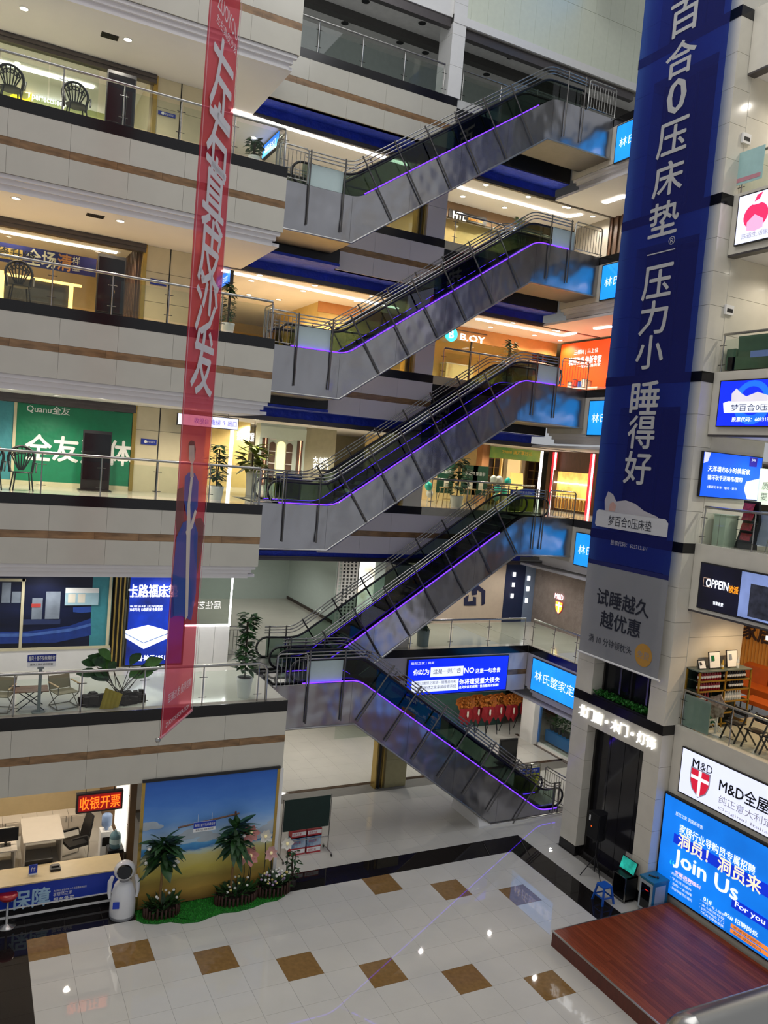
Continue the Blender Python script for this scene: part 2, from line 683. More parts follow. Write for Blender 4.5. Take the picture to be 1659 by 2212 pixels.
for k in range(3, 7):
    fascia('wall_left_level_' + NAMES[k], k, 1, YF, -5.0, 5.30 if k < 6 else 5.40, m_panel, B[k] - 1.38)
fascia('wall_left_level_two', 2, 1, 0.40, -3.6, 5.72, m_panel, 3.04, mold=False, w=1.5, band=0.27)
for k, x0 in ((6, 5.42), (5, 8.0), (4, 7.9), (3, 7.4)):
    fascia('wall_back_level_' + NAMES[k], k, 1, YB, x0, 11.7, m_panel if k == 6 else m_mauve, B[k] - 1.34, mold=False, w=1.2)
    f2 = fascia('wall_back_dark_level_' + NAMES[k], k, 1, YB + 0.04, 11.7, XW, m_dark if k > 3 else m_mauve, B[k] - 1.3, stripe=(k == 3), mold=False, w=1.2)
fascia('wall_back_level_two', 2, 1, 4.70, 7.9, 16.40, m_mauve, B[2] - 1.34, mold=False, w=1.2)
for k in range(2, 7):
    fascia('wall_wing_level_' + NAMES[k], k, 0, XW - (0.1 if k == 2 else 0), -0.1, 4.98 if k > 2 else 4.68, m_colm if k > 2 else m_mauve, B[k] - 1.2, stripe=False, w=1.3)
# blue sheeting and shutter boxes under the back fascias
for k in range(2, 7):
    y0 = 4.78 if k == 2 else 5.08
    s = MB()
    s.box(5.32, XW, y0, 5.86, B[k] - 1.33, B[k] - 1.31)
    s.box(5.32, XW, 5.82, 5.86, SO[k] + 0.11, B[k] - 1.31)
    tag(s.build('ceiling_blue_sheeting', m_blue), kind='structure')
    s = MB()
    s.box(4.5, 19.2, 5.78, 5.9, SO[k] - 0.02, SO[k] + 0.12)
    s.box(4.5, 19.2, 5.76, 5.78, SO[k] + 0.03, SO[k] + 0.07)
    tag(s.build('trim_shutter_back', m_shut), kind='structure')
    if k > 2:
        s = MB()
        s.box(-6, 2.42, 4.9, 5.1, SO[k] - 0.22, SO[k])
        s.box(-6, 2.42, 4.86, 4.9, SO[k] - 0.12, SO[k] - 0.06)
        tag(s.build('trim_shutter_left', m_shut), kind='structure')
for k in (3, 4, 5):
    s = MB()
    s.box(5.31, 7.95, 4.66, 5.1, B[k] - 1.25, B[k] - 0.3)
    tag(s.build('wall_landing_edge_level_' + NAMES[k], m_dark), kind='structure')
    s = MB()
    s.box(5.31, 7.95, 4.62, 5.8, B[k] - 1.34, B[k] - 1.26)
    tag(s.build('ceiling_blue_landing_level_' + NAMES[k], m_blue), kind='structure')

# pillars on the line of the back fascia
for k in range(1, 7):
    z0 = FL[k]
    z1 = SO[k + 1] if k < 6 else 26.5
    mt = {1: M('gold_pillar_panel', 'A79F78', 0.3, 0.3), 2: m_colm, 3: m_colm, 4: m_mauve, 5: m_mauve, 6: m_white}[k]
    nx0, nx1 = (11.2, 12.0) if k == 1 else (10.98, 11.66) if k < 6 else (11.3, 11.78)
    r = MB().box(nx0 + .01, nx1 - .01, 5.02, 5.78, z0 - (0 if k == 1 else 0), z1).build('wall_pillar_level_' + str(['', 'one', 'two', 'three', 'four', 'five', 'six'][k]), m_joint)
    tag(r, kind='structure')
    zz = z0
    while zz < z1 - 0.1:
        h = min(0.95, z1 - zz)
        MB().box(nx0, nx1, 4.99, 5.8, zz + .004, zz + h - .004).build('panel', mt, r)
        zz += h
    if k in (1, 3, 4, 5):
        for i in range(3):
            MB().box(nx0 - 0.36 + i * 0.12, nx0 - 0.31 + i * 0.12, 5.0, 5.3, z0, z1).build('mullion', m_gold if i != 1 else m_dark, r)
# tall panelled wall above the top opening
tw = MB().box(11.3, 24, 5.06, 5.3, 24.72, 29.5).build('wall_back_upper', m_joint)
tag(tw, kind='structure')
m_grn = M('pale_green_wall_panel', 'DEE3CE', 0.35, var=0.03)
panels(tw, 1, 5.0, 11.3, 21.2, 25.0, 26.75, 0.62, m_grn, t=0.05)
panels(tw, 1, 5.0, 11.3, 21.2, 26.76, 28.6, 0.62, m_grn, t=0.05)
MB().box(11.3, 21.2, 4.97, 5.05, 24.74, 24.99).build('trim_strip', m_white, tw)
s = MB().box(11.78, XW + 2.5, 5.1, 5.3, 24.45, 24.72)
tag(s.build('trim_shutter_top', m_shut), kind='structure')
s = MB().box(5.4, 11.3, 5.1, 5.3, 24.62, 24.9)
tag(s.build('trim_shutter_top', m_shut), kind='structure')
s = MB().box(5.4, 11.3, 5.06, 5.3, 24.9, 29)
tag(s.build('wall_back_upper', m_white), kind='structure')
s = MB().box(5.4, 24, 9.0, 9.2, 22.5, 25.25)
tag(s.build('wall_back_top_level', M('grey_wall', 'C2C8C4', 0.6)), kind='structure')
s = MB().box(-3, 26, 7.2, 7.5, 25.0, 25.25)
tag(s.build('ceiling_beam', M('dark_grey_beam', '55524F', 0.7)), kind='structure')

# ---------------------------------------------------------------- lift shaft (ivory pillar with dark recesses)
sh = MB()
sh.box(15.0, 16.6, -3.42, -0.15, 0, 30)
shaft = sh.build('wall_shaft', m_joint)
tag(shaft, kind='structure')
LP, RP = (-0.78, -0.1), (-3.49, -2.93)
for k in range(1, 8):
    z0 = 0 if k == 1 else FL[k] if k < 7 else 27.0
    z1 = (B[k + 1] - 0.62) if k < 6 else 26.4
    if k == 7:
        z0, z1 = 26.4, 30
    # pillar panels
    zs = z0 + (0.28 if k == 1 else 0)
    ztop = B[k + 1] if k < 6 else z1
    n = max(1, round((ztop - zs) / 0.86))
    for (a, b) in (LP, RP):
        for i in range(n):
            h = (ztop - zs) / n
            MB().box(XS, 15.0, a, b, zs + i * h + .004, zs + (i + 1) * h - .004).build('panel', m_colm, shaft)
        if k == 1:
            MB().box(XS - 0.01, 15.0, a - .005, b + .005, 0, 0.27).build('skirting', m_black, shaft)
    if k < 6:
        MB().box(XS - 0.005, 15.0, -2.93, -0.78, z1, B[k + 1] - .004).build('header_panel', m_colm, shaft)
        MB().box(XS - 0.015, 15.1, -3.5, -0.09, B[k + 1], FL[k + 1]).build('band', m_black, shaft)
    if 1 < k < 7:
        MB().box(14.86, 14.9, -2.93, -0.78, z0, z1).build('dark_pane', M('dark_window', '17181B', 0.12, var=0.2), shaft)
        for yy in (-2.93 + 0.06, -0.84, -1.9):
            MB().box(14.8, 14.88, yy - 0.03, yy + 0.03, z0, z1).build('mullion', m_dsteel, shaft)
# dark glass doors at the foot of the shaft
dr = MB().box(14.92, 14.97, -2.93, -0.78, 0.2, B[2] - 0.62).build('door_1', M('black_lift_door', '1B1A1C', 0.16, 0.4, var=0.2))
tag(dr, kind='structure')
for i in range(4):
    y = -2.93 + 2.15 * i / 4
    MB().box(14.88, 14.93, y + 0.01, y + 0.53, 0.2, B[2] - 0.64).build('door_leaf', M('smoked_glass_leaf', '242326', 0.08, 0.0, var=0.15, spec=0.8), dr)
MB().box(14.6, 15, -2.93, -0.78, 0, 0.2).build('doorstep', m_black, dr)
for y in (-2.9, -0.82):
    MB().box(14.75, 14.95, y - 0.04, y + 0.04, 0, B[2] - 0.62).build('door_frame', m_dsteel, dr)
MB().box(14.66, 14.7, -1.66, -1.6, 5.0, 6.6).build('window_bar', m_steel, shaft)
MB().box(14.66, 14.7, -2.66, -2.6, 5.0, 6.6).build('window_bar', m_steel, shaft)
MB().box(14.66, 14.7, -2.66, -1.6, 6.57, 6.62).build('window_bar', m_steel, shaft)

# side wall of the shaft block, facing the right-hand galleries
for k in range(2, 7):
    z0 = FL[k]
    z1 = ZR[k + 1] if k < 6 else 26
    r = MB().box(15.02, 17.0, -3.44, -3.2, z0, z1).build('wall_side_level_' + NAMES[k], m_joint)
    tag(r, kind='structure')
    n = max(1, round((z1 - z0) / 0.86))
    h = (z1 - z0) / n
    for i in range(n):
        for x0, x1 in ((15.0, 17.0),):
            MB().box(x0, x1, -3.5, -3.44, z0 + i * h + .004, z0 + (i + 1) * h - .004).build('panel', m_colm, r)

# right fascias
for k, zb in ((5, 16.64), (4, 12.22), (3, 7.79), (2, 2.95), (6, 21.0)):
    r = MB().box(XR + 0.03, XR + 0.25, -13, -3.5, zb + .01, FL[k] - .02).build('wall_right_level_' + NAMES[k], m_joint)
    tag(r, kind='structure')
    panels(r, 0, XR, -12.8, -3.5, zb, FL[k] - 0.06, 3.1, m_colm)
    MB().box(XR, XR + 0.15, -13, -3.5, FL[k] - 0.06, FL[k] + 0.02).build('coping', m_colm, r)
    MB().box(XR, XR + 0.25, -13, -3.5, zb - 0.05, zb).build('trim_strip', m_shut, r)
r = MB().box(XR, XR + 0.2, -13, -3.5, 0, 2.9).build('wall_right_level_one', m_colm)
tag(r, kind='structure')

# ---------------------------------------------------------------- escalators


def arc_rails(pts, d, r):
    return fillet(offset_line(pts, d), r, 8)


def escalator(label, y0, xl0, xk1, xk2, xh1, zl, zh, frost_low=True, frost_high=True, fence_label=None, low_end=None, led_cut=None):
    """xl0..xk1 lower flat run, slope xk1..xk2, xk2..xh1 upper flat run (x may fall for a flight going down to the right)"""
    up = 1 if zh > zl else -1
    W = 1.5 if up > 0 else 1.38
    y1 = y0 + W
    root = thing('escalator', label, 'escalator', (xl0, y0, min(zl, zh) - 1.28 if min(zl, zh) > 1 else 0), 'escalators zigzagging across the well')
    deck = [(xl0, zl), (xk1, zl), (xk2, zh), (xh1, zh)]
    dk = fillet(deck, 0.9, 8)
    th = 1.28
    if up > 0:
        bot = [(xl0, zl - th), (xk1 - 0.14, zl - th), (xk2 - 0.14, zh - th), (xh1, zh - th)]
    else:
        bot = [(xl0, zl - 1.2), (xk1 - 0.05, zl - 1.2), (13.1, 0.06), (xh1, 0.06)]
    # side cladding in sheets between the posts
    def zon(line, x):
        for (xa, za), (xb, zb) in zip(line, line[1:]):
            if xa <= x <= xb:
                return za + (zb - za) * (x - xa) / max(1e-6, xb - xa)
        return line[-1][1]
    xs = sorted(set([p[0] for p in dk] + [p[0] for p in bot]))
    cuts = [xl0, xk1 - 0.2] + [xk1 + (xk2 - xk1) * i / 4 for i in range(1, 4)] + [xk2, xh1]
    for a, b in zip(cuts, cuts[1:]):
        xx = [a + 0.003] + [x for x in xs if a + 0.01 < x < b - 0.01] + [b - 0.003]
        poly = [(x, zon(dk, x)) for x in xx] + [(x, zon(bot, x)) for x in reversed(xx)]
        MB().prism(poly, 1, y0, y0 + 0.03).build('cladding_sheet', m_clad, root)
    poly = [(x, zon(dk, x)) for x in xs] + [(x, zon(bot, x)) for x in reversed(xs)]
    MB().prism(poly, 1, y1 - 0.03, y1).build('rear_cladding', m_clad, root)
    m = MB()
    for (xa, za), (xb, zb) in zip(bot, bot[1:]):
        m.add([(xa, y0, za), (xb, y0, zb), (xb, y1, zb), (xa, y1, za), (xa, y0, za + .02), (xb, y0, zb + .02), (xb, y1, zb + .02), (xa, y1, za + .02)],
              [(0, 3, 2, 1), (4, 5, 6, 7), (0, 1, 5, 4), (2, 3, 7, 6)])
    m.build('underside', M('dull_sheet_metal', '77716C', 0.4, 0.7), root)
    m = MB().tube([(x, y0 - 0.012, z + 0.012) for x, z in bot], 0.03, 6)
    m.build('edge_trim', m_clad_edge, root)
    # inner deck and steps
    inner = offset_line(deck, -0.06)
    m = MB()
    for (xa, za), (xb, zb) in zip(inner, inner[1:]):
        m.add([(xa, y0 + .03, za), (xb, y0 + .03, zb), (xb, y1 - .03, zb), (xa, y1 - .03, za)], [(0, 1, 2, 3)])
    m.build('step_well', m_dark, root)
    ns = max(8, int(abs(xk2 - xk1) / 0.36))
    st = MB().box(0, 0.36, 0.24, W - 0.24, -0.2, 0.0)
    me = st.mesh('step')
    me.materials.append(M('grooved_step_metal', '2B2B2D', 0.45, 0.6))
    for i in range(ns):
        o = bpy.data.objects.new('step', me)
        COL.objects.link(o)
        o.parent = root
        x = xk1 + (xk2 - xk1) * (i + 0.2) / ns
        z = zl + (zh - zl) * (i + 0.5) / ns + (0.0)
        o.location = Vector((x, y0, z)) - BASE[root.name]
    for a, b, z in ((xl0 + 0.1, xk1 - 0.3, zl), (xk2 + 0.3, xh1 - 0.1, zh)):
        MB().box(a, b, y0 + 0.24, y1 - 0.24, z - 0.02, z + 0.01).build('comb_plate', m_clad_edge, root)
    # balustrades
    xa, xb = xl0 + 0.75, xh1 - 1.25
    if low_end:
        xa, xb = low_end
    bl = [(xa, zl), (xk1, zl), (xk2, zh), (xb, zh)]
    for side, yy in ((0, y0 + 0.16), (1, y1 - 0.16)):
        lo = fillet(offset_line(bl, 0.02), 0.9, 8)
        hi = fillet(offset_line(bl, 0.60), 0.9, 8)
        n = len(lo)
        groups = [(0, 9), (9, 9), (9, n - 1)]
        # glass in panes along the run
        step = max(1, n // 6)
        idx = list(range(0, n - 1, step)) + [n - 1]
        if len(idx) > 2 and idx[-1] - idx[-2] < 2:
            idx.pop(-2)
        # subdivide the long straight
        pts_lo, pts_hi = [], []
        for i in range(n - 1):
            seg = 6 if (lo[i + 1][0] - lo[i][0]) ** 2 > 4 else 1
            for q in range(seg):
                t = q / seg
                pts_lo.append((lo[i][0] * (1 - t) + lo[i + 1][0] * t, lo[i][1] * (1 - t) + lo[i + 1][1] * t))
                pts_hi.append((hi[i][0] * (1 - t) + hi[i + 1][0] * t, hi[i][1] * (1 - t) + hi[i + 1][1] * t))
        pts_lo.append(lo[-1])
        pts_hi.append(hi[-1])
        brk = [0]
        for i in range(1, len(pts_lo)):
            if abs(pts_lo[i][0] - pts_lo[brk[-1]][0]) > 0.95 or i == len(pts_lo) - 1:
                brk.append(i)
        for i, j in zip(brk, brk[1:]):
            poly = pts_lo[i:j + 1] + list(reversed(pts_hi[i:j + 1]))
            MB().prism(poly, 1, yy - 0.005, yy + 0.005).build('glass_pane', m_eglass, root)
        # rubber handrail with rounded newel ends
        def newel(x, z, s):
            return [(x + s * 0.30 * math.sin(math.pi * k / 8), z + 0.30 + 0.30 * math.cos(math.pi * k / 8)) for k in range(9)]
        path = list(reversed(newel(hi[0][0], zl + 0.02, -1))) + hi[1:-1] + newel(hi[-1][0], zh + 0.02, 1)
        MB().tube([(x, yy, z) for x, z in path], 0.035, 8).build('handrail', m_rubber, root)
        # skirt under the glass
        m = MB()
        sk = offset_line(bl, 0.03)
        sk2 = offset_line(bl, -0.12)
        sk, sk2 = fillet(sk, 0.9), fillet(sk2, 0.9)
        m.prism(sk + list(reversed(sk2)), 1, yy - 0.03 + (0.06 if side == 0 else -0.06), yy + 0.03 + (0.06 if side == 0 else -0.06))
        m.build('skirt', m_dsteel, root)
        ld = fillet(offset_line(bl, 0.025), 0.9, 8)
        if led_cut:
            fine = []
            for p, q in zip(ld, ld[1:]):
                nn = max(1, int((q[0] - p[0]) / 0.1))
                fine += [(p[0] + (q[0] - p[0]) * i / nn, p[1] + (q[1] - p[1]) * i / nn) for i in range(nn)]
            ld = [p for p in fine if led_cut[0] <= p[0] <= led_cut[1]]
        ly = y0 + 0.02 if side == 0 else y1 - 0.2
        MB().tube([(x, ly, z) for x, z in ld], 0.016, 6).build('led_strip', m_led, root)
        # stainless guard rails outside the balustrade
        ry = y0 - 0.05 if side == 0 else y1 + 0.05
        for d in (0.88, 0.79, 0.70):
            MB().tube([(x, ry, z) for x, z in arc_rails(bl, d, 0.8)], 0.018, 6).build('guard_rail', m_steel, root)
        # posts square to the slope
        L = math.hypot(xk2 - xk1, zh - zl)
        tx, tz = (xk2 - xk1) / L, (zh - zl) / L
        nx, nz = -tz, tx
        np_ = int(L / 1.13)
        foot = -0.93 if side == 0 else -0.25
        for i in range(np_):
            s = 0.62 + i * 1.13
            if s > L - 0.1:
                break
            px, pz = xk1 + tx * s, zl + tz * s
            MB().tube([(px + nx * foot, ry - 0.01, pz + nz * foot), (px + nx * 0.92, ry - 0.01, pz + nz * 0.92)], 0.024, 6).build('guard_post', m_post, root)
        for px, pz in ((xa + 0.15, zl), (xk1 - 0.5, zl), (xk2 + 0.45, zh), (xb - 0.05, zh)):
            ft = -1.05 if (side == 0 and pz > 1) else -0.1
            MB().tube([(px, ry - 0.01, pz + ft), (px, ry - 0.01, pz + 0.92)], 0.024, 6).build('guard_post', m_post, root)
    if frost_low:
        MB().box(xa + 0.16, xk1 - 0.5, y0 + 0.07, y0 + 0.085, zl + 0.03, zl + 0.6).build('frosted_screen', m_frost, root)
    if frost_high:
        MB().box(xk2 + 0.62, xk2 + 1.5, y0 + 0.07, y0 + 0.085, zh + 0.03, zh + 0.6).build('frosted_screen', m_frost, root)
    return root


E2 = dict(xk1=7.74, xk2=13.95, xh1=16.48)
escalator('highest escalator, rising from the fifth floor to the top level', 3.1, 5.32, 7.74, 14.05, 16.48, FL[5], FL[6], True, False, led_cut=(7.9, 13.6))
escalator('escalator rising from the fourth to the fifth floor, second highest flight', 3.1, 5.32, 7.74, 13.93, 16.48, FL[4], FL[5])
escalator('escalator rising from the third to the fourth floor beside the orange board', 3.1, 5.32, 7.74, 13.88, 16.48, FL[3], FL[4], False, True)
escalator('escalator rising from the second to the third floor, lowest of the rising flights', 3.1, 5.74, 7.67, 14.4, 16.48, FL[2], FL[3], False, False, led_cut=(7.2, 13.6))
escalator('escalator descending to the ground floor, the only flight sloping down rightwards', 1.56, 5.74, 8.23, 15.0, 16.0, FL[2] + 0.03, 0.22, True, False, low_end=(6.55, 15.7))
pl = MB().box(12.66, 16.0, 1.5, 3.1, 0.0, 0.06)
pl.add([(12.66, 1.5, 0.06), (12.66, 3.1, 0.06), (13.1, 1.5, 0.06), (13.1, 3.1, 0.06), (12.66, 1.62, 0.34), (12.66, 3.0, 0.34)], [(0, 2, 4), (1, 5, 3), (0, 4, 5, 1), (2, 3, 5, 4)])
tag(pl.build('wall_escalator_plinth', m_white), kind='structure')

# ---------------------------------------------------------------- glass railings


def railing(label, axis, val, a0, a1, z, gap=1.35, curve_end=False, group='glass balcony railings'):
    mid = (a0 + a1) / 2
    loc = (mid, val, z) if axis == 1 else (val, mid, z)
    root = thing('glass_railing', label, 'railing', loc, group)
    P = (lambda a, zz, o=0.0: (a, val + o, zz)) if axis == 1 else (lambda a, zz, o=0.0: (val + o, a, zz))
    H = 0.95
    pts = [P(a0, z + H), P(a1, z + H)]
    if curve_end:
        pts += [P(a1 + 0.12, z + H - 0.04), P(a1 + 0.2, z + H - 0.15), P(a1 + 0.22, z + 0.0)]
    MB().tube(pts, 0.034, 8).build('handrail', m_steel, root)
    n = max(1, round((a1 - a0) / gap))
    st = (a1 - a0) / n
    g = slab(axis, val, 0.05, st - 0.05, z + 0.06, z + 0.82, 0.012).mesh('glass_pane', Vector(loc) * 0)
    g.materials.append(m_glass)
    for i in range(n + 1):
        a = a0 + i * st
        pm = MB()
        pm.tube([P(a, z), P(a, z + 0.70), P(a, z + 0.84, 0.015), P(a, z + H - 0.01)], 0.017, 6)
        pm.build('post', m_steel, root)
        br = MB()
        for zz in (z + 0.2, z + 0.68):
            br.tube([P(a - 0.1, zz, -0.005), P(a + 0.1, zz, -0.005)], 0.009, 5)
        br.build('clamp', m_dsteel, root)
        if i < n:
            o = bpy.data.objects.new('glass_pane', g)
            COL.objects.link(o)
            o.parent = root
            o.location = (Vector((a, 0, 0)) if axis == 1 else Vector((0, a, 0))) - Vector(loc)
    return root


for k in (3, 4, 5):
    railing('long glass railing on the %s floor balcony at left' % ORD[k], 1, YF + 0.08, -4.0, 5.2, FL[k])
railing('long glass railing on the second floor balcony, in front of the camping chairs', 1, 0.5, -3.2, 4.95, FL[2], curve_end=True)
railing('glass railing on the top floor, left of the white pillar', 1, YB + 0.1, 5.5, 11.2, FL[6])
railing('glass railing on the top floor, right of the white pillar', 1, YB + 0.1, 11.9, 16.3, FL[6])
for k in (3, 4, 5):
    railing('glass railing on the %s floor behind the escalator, left of the pillar' % ORD[k], 1, YB + 0.12, 8.05, 11.1, FL[k])
    railing('glass railing on the %s floor behind the escalator, right of the pillar' % ORD[k], 1, YB + 0.12, 12.1, 16.3, FL[k])
railing('brass-toned glass railing above the dark blue advertising light box', 1, 4.8, 11.6, 16.25, FL[2])
railing('glass railing above the light blue box on the second floor side wing', 0, 16.47, 0.0, 4.6, FL[2], gap=1.15)
for k in (2, 3, 4, 5):
    railing('glass railing on the %s floor gallery at right of the ivory shaft' % ORD[k], 0, 14.95, -12.4, -3.6, FL[k], gap=1.46)


def fence(label, axis, val, a0, a1, z, H=0.9, dz=0.0, nb=None):
    mid = (a0 + a1) / 2
    loc = (mid, val, z) if axis == 1 else (val, mid, z)
    root = thing('stainless_fence', label, 'fence', loc, 'stainless bar fences by the escalators')
    P = (lambda a, zz: (a, val, zz)) if axis == 1 else (lambda a, zz: (val, a, zz))
    MB().tube([P(a0, z), P(a0, z + H - 0.06), P(a0 + 0.06, z + H), P(a1 - 0.06, z + H), P(a1, z + H - 0.06), P(a1, z)], 0.022, 8).build('frame', m_steel, root)
    MB().tube([P(a0, z + 0.06), P(a1, z + 0.06)], 0.012, 6).build('rail', m_steel, root)
    MB().tube([P(a0, z + H - 0.1), P(a1, z + H - 0.1)], 0.012, 6).build('rail', m_steel, root)
    n = nb or max(2, int((a1 - a0) / 0.11))
    me = MB().tube([(0, 0, 0.06), (0, 0, H - 0.1)], 0.009, 5).mesh('bar')
    me.materials.append(m_steel)
    for i in range(1, n):
        o = bpy.data.objects.new('bar', me)
        COL.objects.link(o)
        o.parent = root
        o.location = Vector(P(a0 + (a1 - a0) * i / n, z)) - Vector(loc)
    return root


for k in (3, 4, 5):
    fence('short bar fence at the foot of the %s floor escalator' % ORD[k], 1, 3.04, 5.34, 6.15, FL[k])
    fence('bar fence closing the gap beside the %s floor balcony end' % ORD[k], 0, 5.24, 2.32, 3.0, FL[k])
for k in (3, 4, 5, 6):
    fence('bar fence at the head of the escalator reaching the %s floor' % ORD[k], 1, 3.04, 15.34, 16.44, FL[k])
fence('bar fence beside the upper landing of the descending escalator', 1, 1.46, 5.78, 6.62, FL[2])
fence('bar fence behind the tall potted plant on the second floor', 1, 4.72, 4.2, 5.9, FL[2])
fence('bar fence around the foot of the descending escalator', 1, 3.3, 15.25, 16.3, 0.0, H=1.0)
fence('bar fence across the end of the descending escalator', 0, 16.3, 1.7, 3.0, 0.0, H=1.0)

# ---------------------------------------------------------------- ceiling lamps


def downlight(p, k, power, color, on=True, r=0.09):
    root = thing('downlight', ('round lit downlight in the %s floor ceiling' if on else 'round unlit downlight in the %s floor ceiling') % ORD[k], 'downlight', p, 'downlights in the %s floor ceiling' % ORD[k])
    x, y, z = p
    MB().lathe([(r + 0.03, 0.0), (r + 0.03, -0.012), (r, -0.018), (r, 0.0)], p, 14, caps=False).build('ring', m_white if on else m_dsteel, root)
    MB().lathe([(r, -0.006), (0.001, -0.006)], p, 14, caps=False).build('lens', m_down if on else m_dark, root)
    if on:
        l = bpy.data.lights.new('downlight_beam', 'SPOT')
        l.energy = power
        l.color = color
        l.spot_size = math.radians(150)
        l.spot_blend = 0.6
        l.shadow_soft_size = 0.05
        o = bpy.data.objects.new('downlight_beam', l)
        COL.objects.link(o)
        o.parent = root
        o.location = (0, 0, -0.04)


DL = {
    5: [(52, 18), (276, 85), (40, 97), (583, 260), (548, 297), (713, 299), (834, 334), (1052, 398), (1000, 424), (1145, 423), (1228, 448), (1090, 448), (1280, 467), (1292, 420)],
    4: [(35, 428), (260, 477), (25, 478), (230, 518), (572, 588), (690, 612), (655, 628), (543, 606), (538, 636), (602, 647), (810, 637), (770, 650), (1060, 706), (1108, 697), (1209, 714), (1155, 724), (1210, 735), (1297, 697)],
    3: [(32, 832), (245, 855), (482, 908), (510, 907), (545, 913), (580, 905)],
}
PW = {5: 170, 4: 190, 3: 170}
CL = {5: (1.0, .93, .80), 4: (1.0, .80, .56), 3: (1.0, .90, .74)}
for k, pts in DL.items():
    for (u, v) in pts:
        p = at(u, v, 2, SO[k + 1])
        if p.y < 2.5:
            p.y = 2.6
        if p.y > 14:
            continue
        if p.x > 5.3 and p.y < 6.0:
            p.y = 6.05
        downlight((p.x, p.y, SO[k + 1]), k, PW[k], CL[k])
for x, y in ((-3.2, 3.4), (-3.2, 7)):  # extra lamps out of view, added to keep the left galleries lit
    for k in (3, 4, 5):
        downlight((x, y, SO[k + 1]), k, PW[k], CL[k])
for x, y in ((8.5, 7.0), (11, 7.3), (13.6, 6.9), (15.8, 7.3), (17.9, 5.2), (17.9, 2.8), (8.2, 10.5), (0.3, 3.5), (3.6, 3.3)):
    downlight((x, y, SO[4]), 3, 170, CL[3])
for x, y in ((0.3, 3.3), (3.4, 3.3), (-2.6, 3.3), (5.0, 3.6), (8, 7.0), (8, 10.5), (6.5, 13.5), (12, 7.0), (14.4, 6.8), (17.6, 6.9), (17.6, 4), (17.6, 1.4)):
    downlight((x, y, SO[3]), 2, 95, (1.0, 0.98, 0.95))
for x, y in ((7.4, 6.6), (9.6, 8.2), (7.5, 10.2), (10, 11), (12.6, 6.9), (15, 6.8), (17.8, 6.6), (17.9, 4.2), (14, 9.6), (17, 9.4), (17.9, 1.8), (9.4, 6.3)):
    downlight((x, y, SO[2]), 1, 80, (1.0, 0.96, 0.88))
for x, y in ((16.2, -4.6), (16.2, -6.6), (18.3, -5.2), (18.3, -3.0), (17.6, -8.2)):
    for k, c, pw in ((2, (1.0, .72, .42), 90), (3, (1.0, .96, .9), 80), (4, (1.0, .92, .8), 80), (5, (1.0, .92, .82), 80)):
        downlight((x, y, ZR[k + 1]), k, pw, c)
for u, v in ((745, 50), (912, 50), (864, 92), (919, 114), (1027, 94), (1102, 124), (1051, 161), (790, 3)):
    p = at(u, v, 2, 25.25)
    downlight((p.x, p.y, 25.25), 6, 0, NEUT, on=False, r=0.1)


def strip(label, p, q, w=0.09, mat=None, group='linear ceiling lights'):
    o = MB().bar((p[0], p[1], p[2] - 0.025), (q[0], q[1], q[2] - 0.025), w, 0.03).build('linear_light', mat or m_litsoft)
    return tag(o, label, 'light strip', group)


def pstrip(label, z, a, b, w=0.1, mat=None):
    return strip(label, at(*a, 2, z), at(*b, 2, z), w, mat)


pstrip('long slot light in the fifth floor ceiling of the central aisle', SO[6], (500, 237), (880, 355), 0.16)
pstrip('slot light in the fifth floor ceiling behind the highest escalator, with turned end', SO[6], (990, 403), (1228, 467), 0.16)
pstrip('short turned end of the fifth floor slot light near the shaft', SO[6], (1228, 467), (1256, 462), 0.16)
pstrip('slot light in the fifth floor side wing ceiling beside the shaft', SO[6], (1305, 437), (1350, 422), 0.2)
pstrip('long slot light in the fourth floor ceiling of the central aisle', SO[5], (480, 583), (860, 665), 0.14)
pstrip('slot light in the fourth floor ceiling before the toy-coloured shop sign', SO[5], (1030, 688), (1215, 724), 0.14)
pstrip('short turned end of the fourth floor slot light near the orange board', SO[5], (1215, 724), (1243, 718), 0.14)
pstrip('slot light in the fourth floor side wing ceiling above the orange board', SO[5], (1285, 709), (1320, 704), 0.14)
strip('slot light in the fifth floor shop ceiling at far left', (-3.5, 6.8, SO[6]), (1.05, 6.8, SO[6]), 0.18)
strip('slot light in the fourth floor shop ceiling at far left', (-3.5, 6.6, SO[5]), (1.9, 6.6, SO[5]), 0.12)
for k in (3, 4, 5):
    g = MB().box(-0.1, 0.25, -0.1, 0.1, -0.015, 0).mesh('air_vent')
for (u, v, k) in ((237, 78, 5), (206, 466, 4)):
    p = at(u, v, 2, SO[k + 1])
    y = max(p.y, 2.6)
    r = thing('air_vent', 'dark rectangular air vent in the %s floor soffit at left' % ORD[k], 'vent', (p.x, y, SO[k + 1]), 'soffit air vents')
    MB().box(p.x - 0.2, p.x + 0.2, y - 0.13, y + 0.13, SO[k + 1] - 0.012, SO[k + 1]).build('frame', m_dsteel, r)
    for i in range(5):
        MB().box(p.x - 0.18, p.x + 0.18, y - 0.11 + i * 0.05, y - 0.085 + i * 0.05, SO[k + 1] - 0.02, SO[k + 1] - 0.011).build('slat', m_dark, r)

# ---------------------------------------------------------------- hanging banners
m_red = meshcloth('red_banner_mesh', 'C4283E', 0.66, (1.0, 0.34, 0.4))
m_redt = meshcloth('banner_white_ink', 'E3E1E2', 0.80)
m_hem = meshcloth('banner_hem', 'D8A0A4', 0.72)
vp = ROT.transposed() @ Vector(((1014 - CX) / FPX, (1005 - CY) / FPX, 1.0))
BD = Vector((vp.x, vp.y, 0)).normalized()
BN = BD.cross(UPZ)
BP = CAM + 13.3 * (ROT.transposed() @ Vector(((345 - CX) / FPX, (1595 - CY) / FPX, 1.0)))


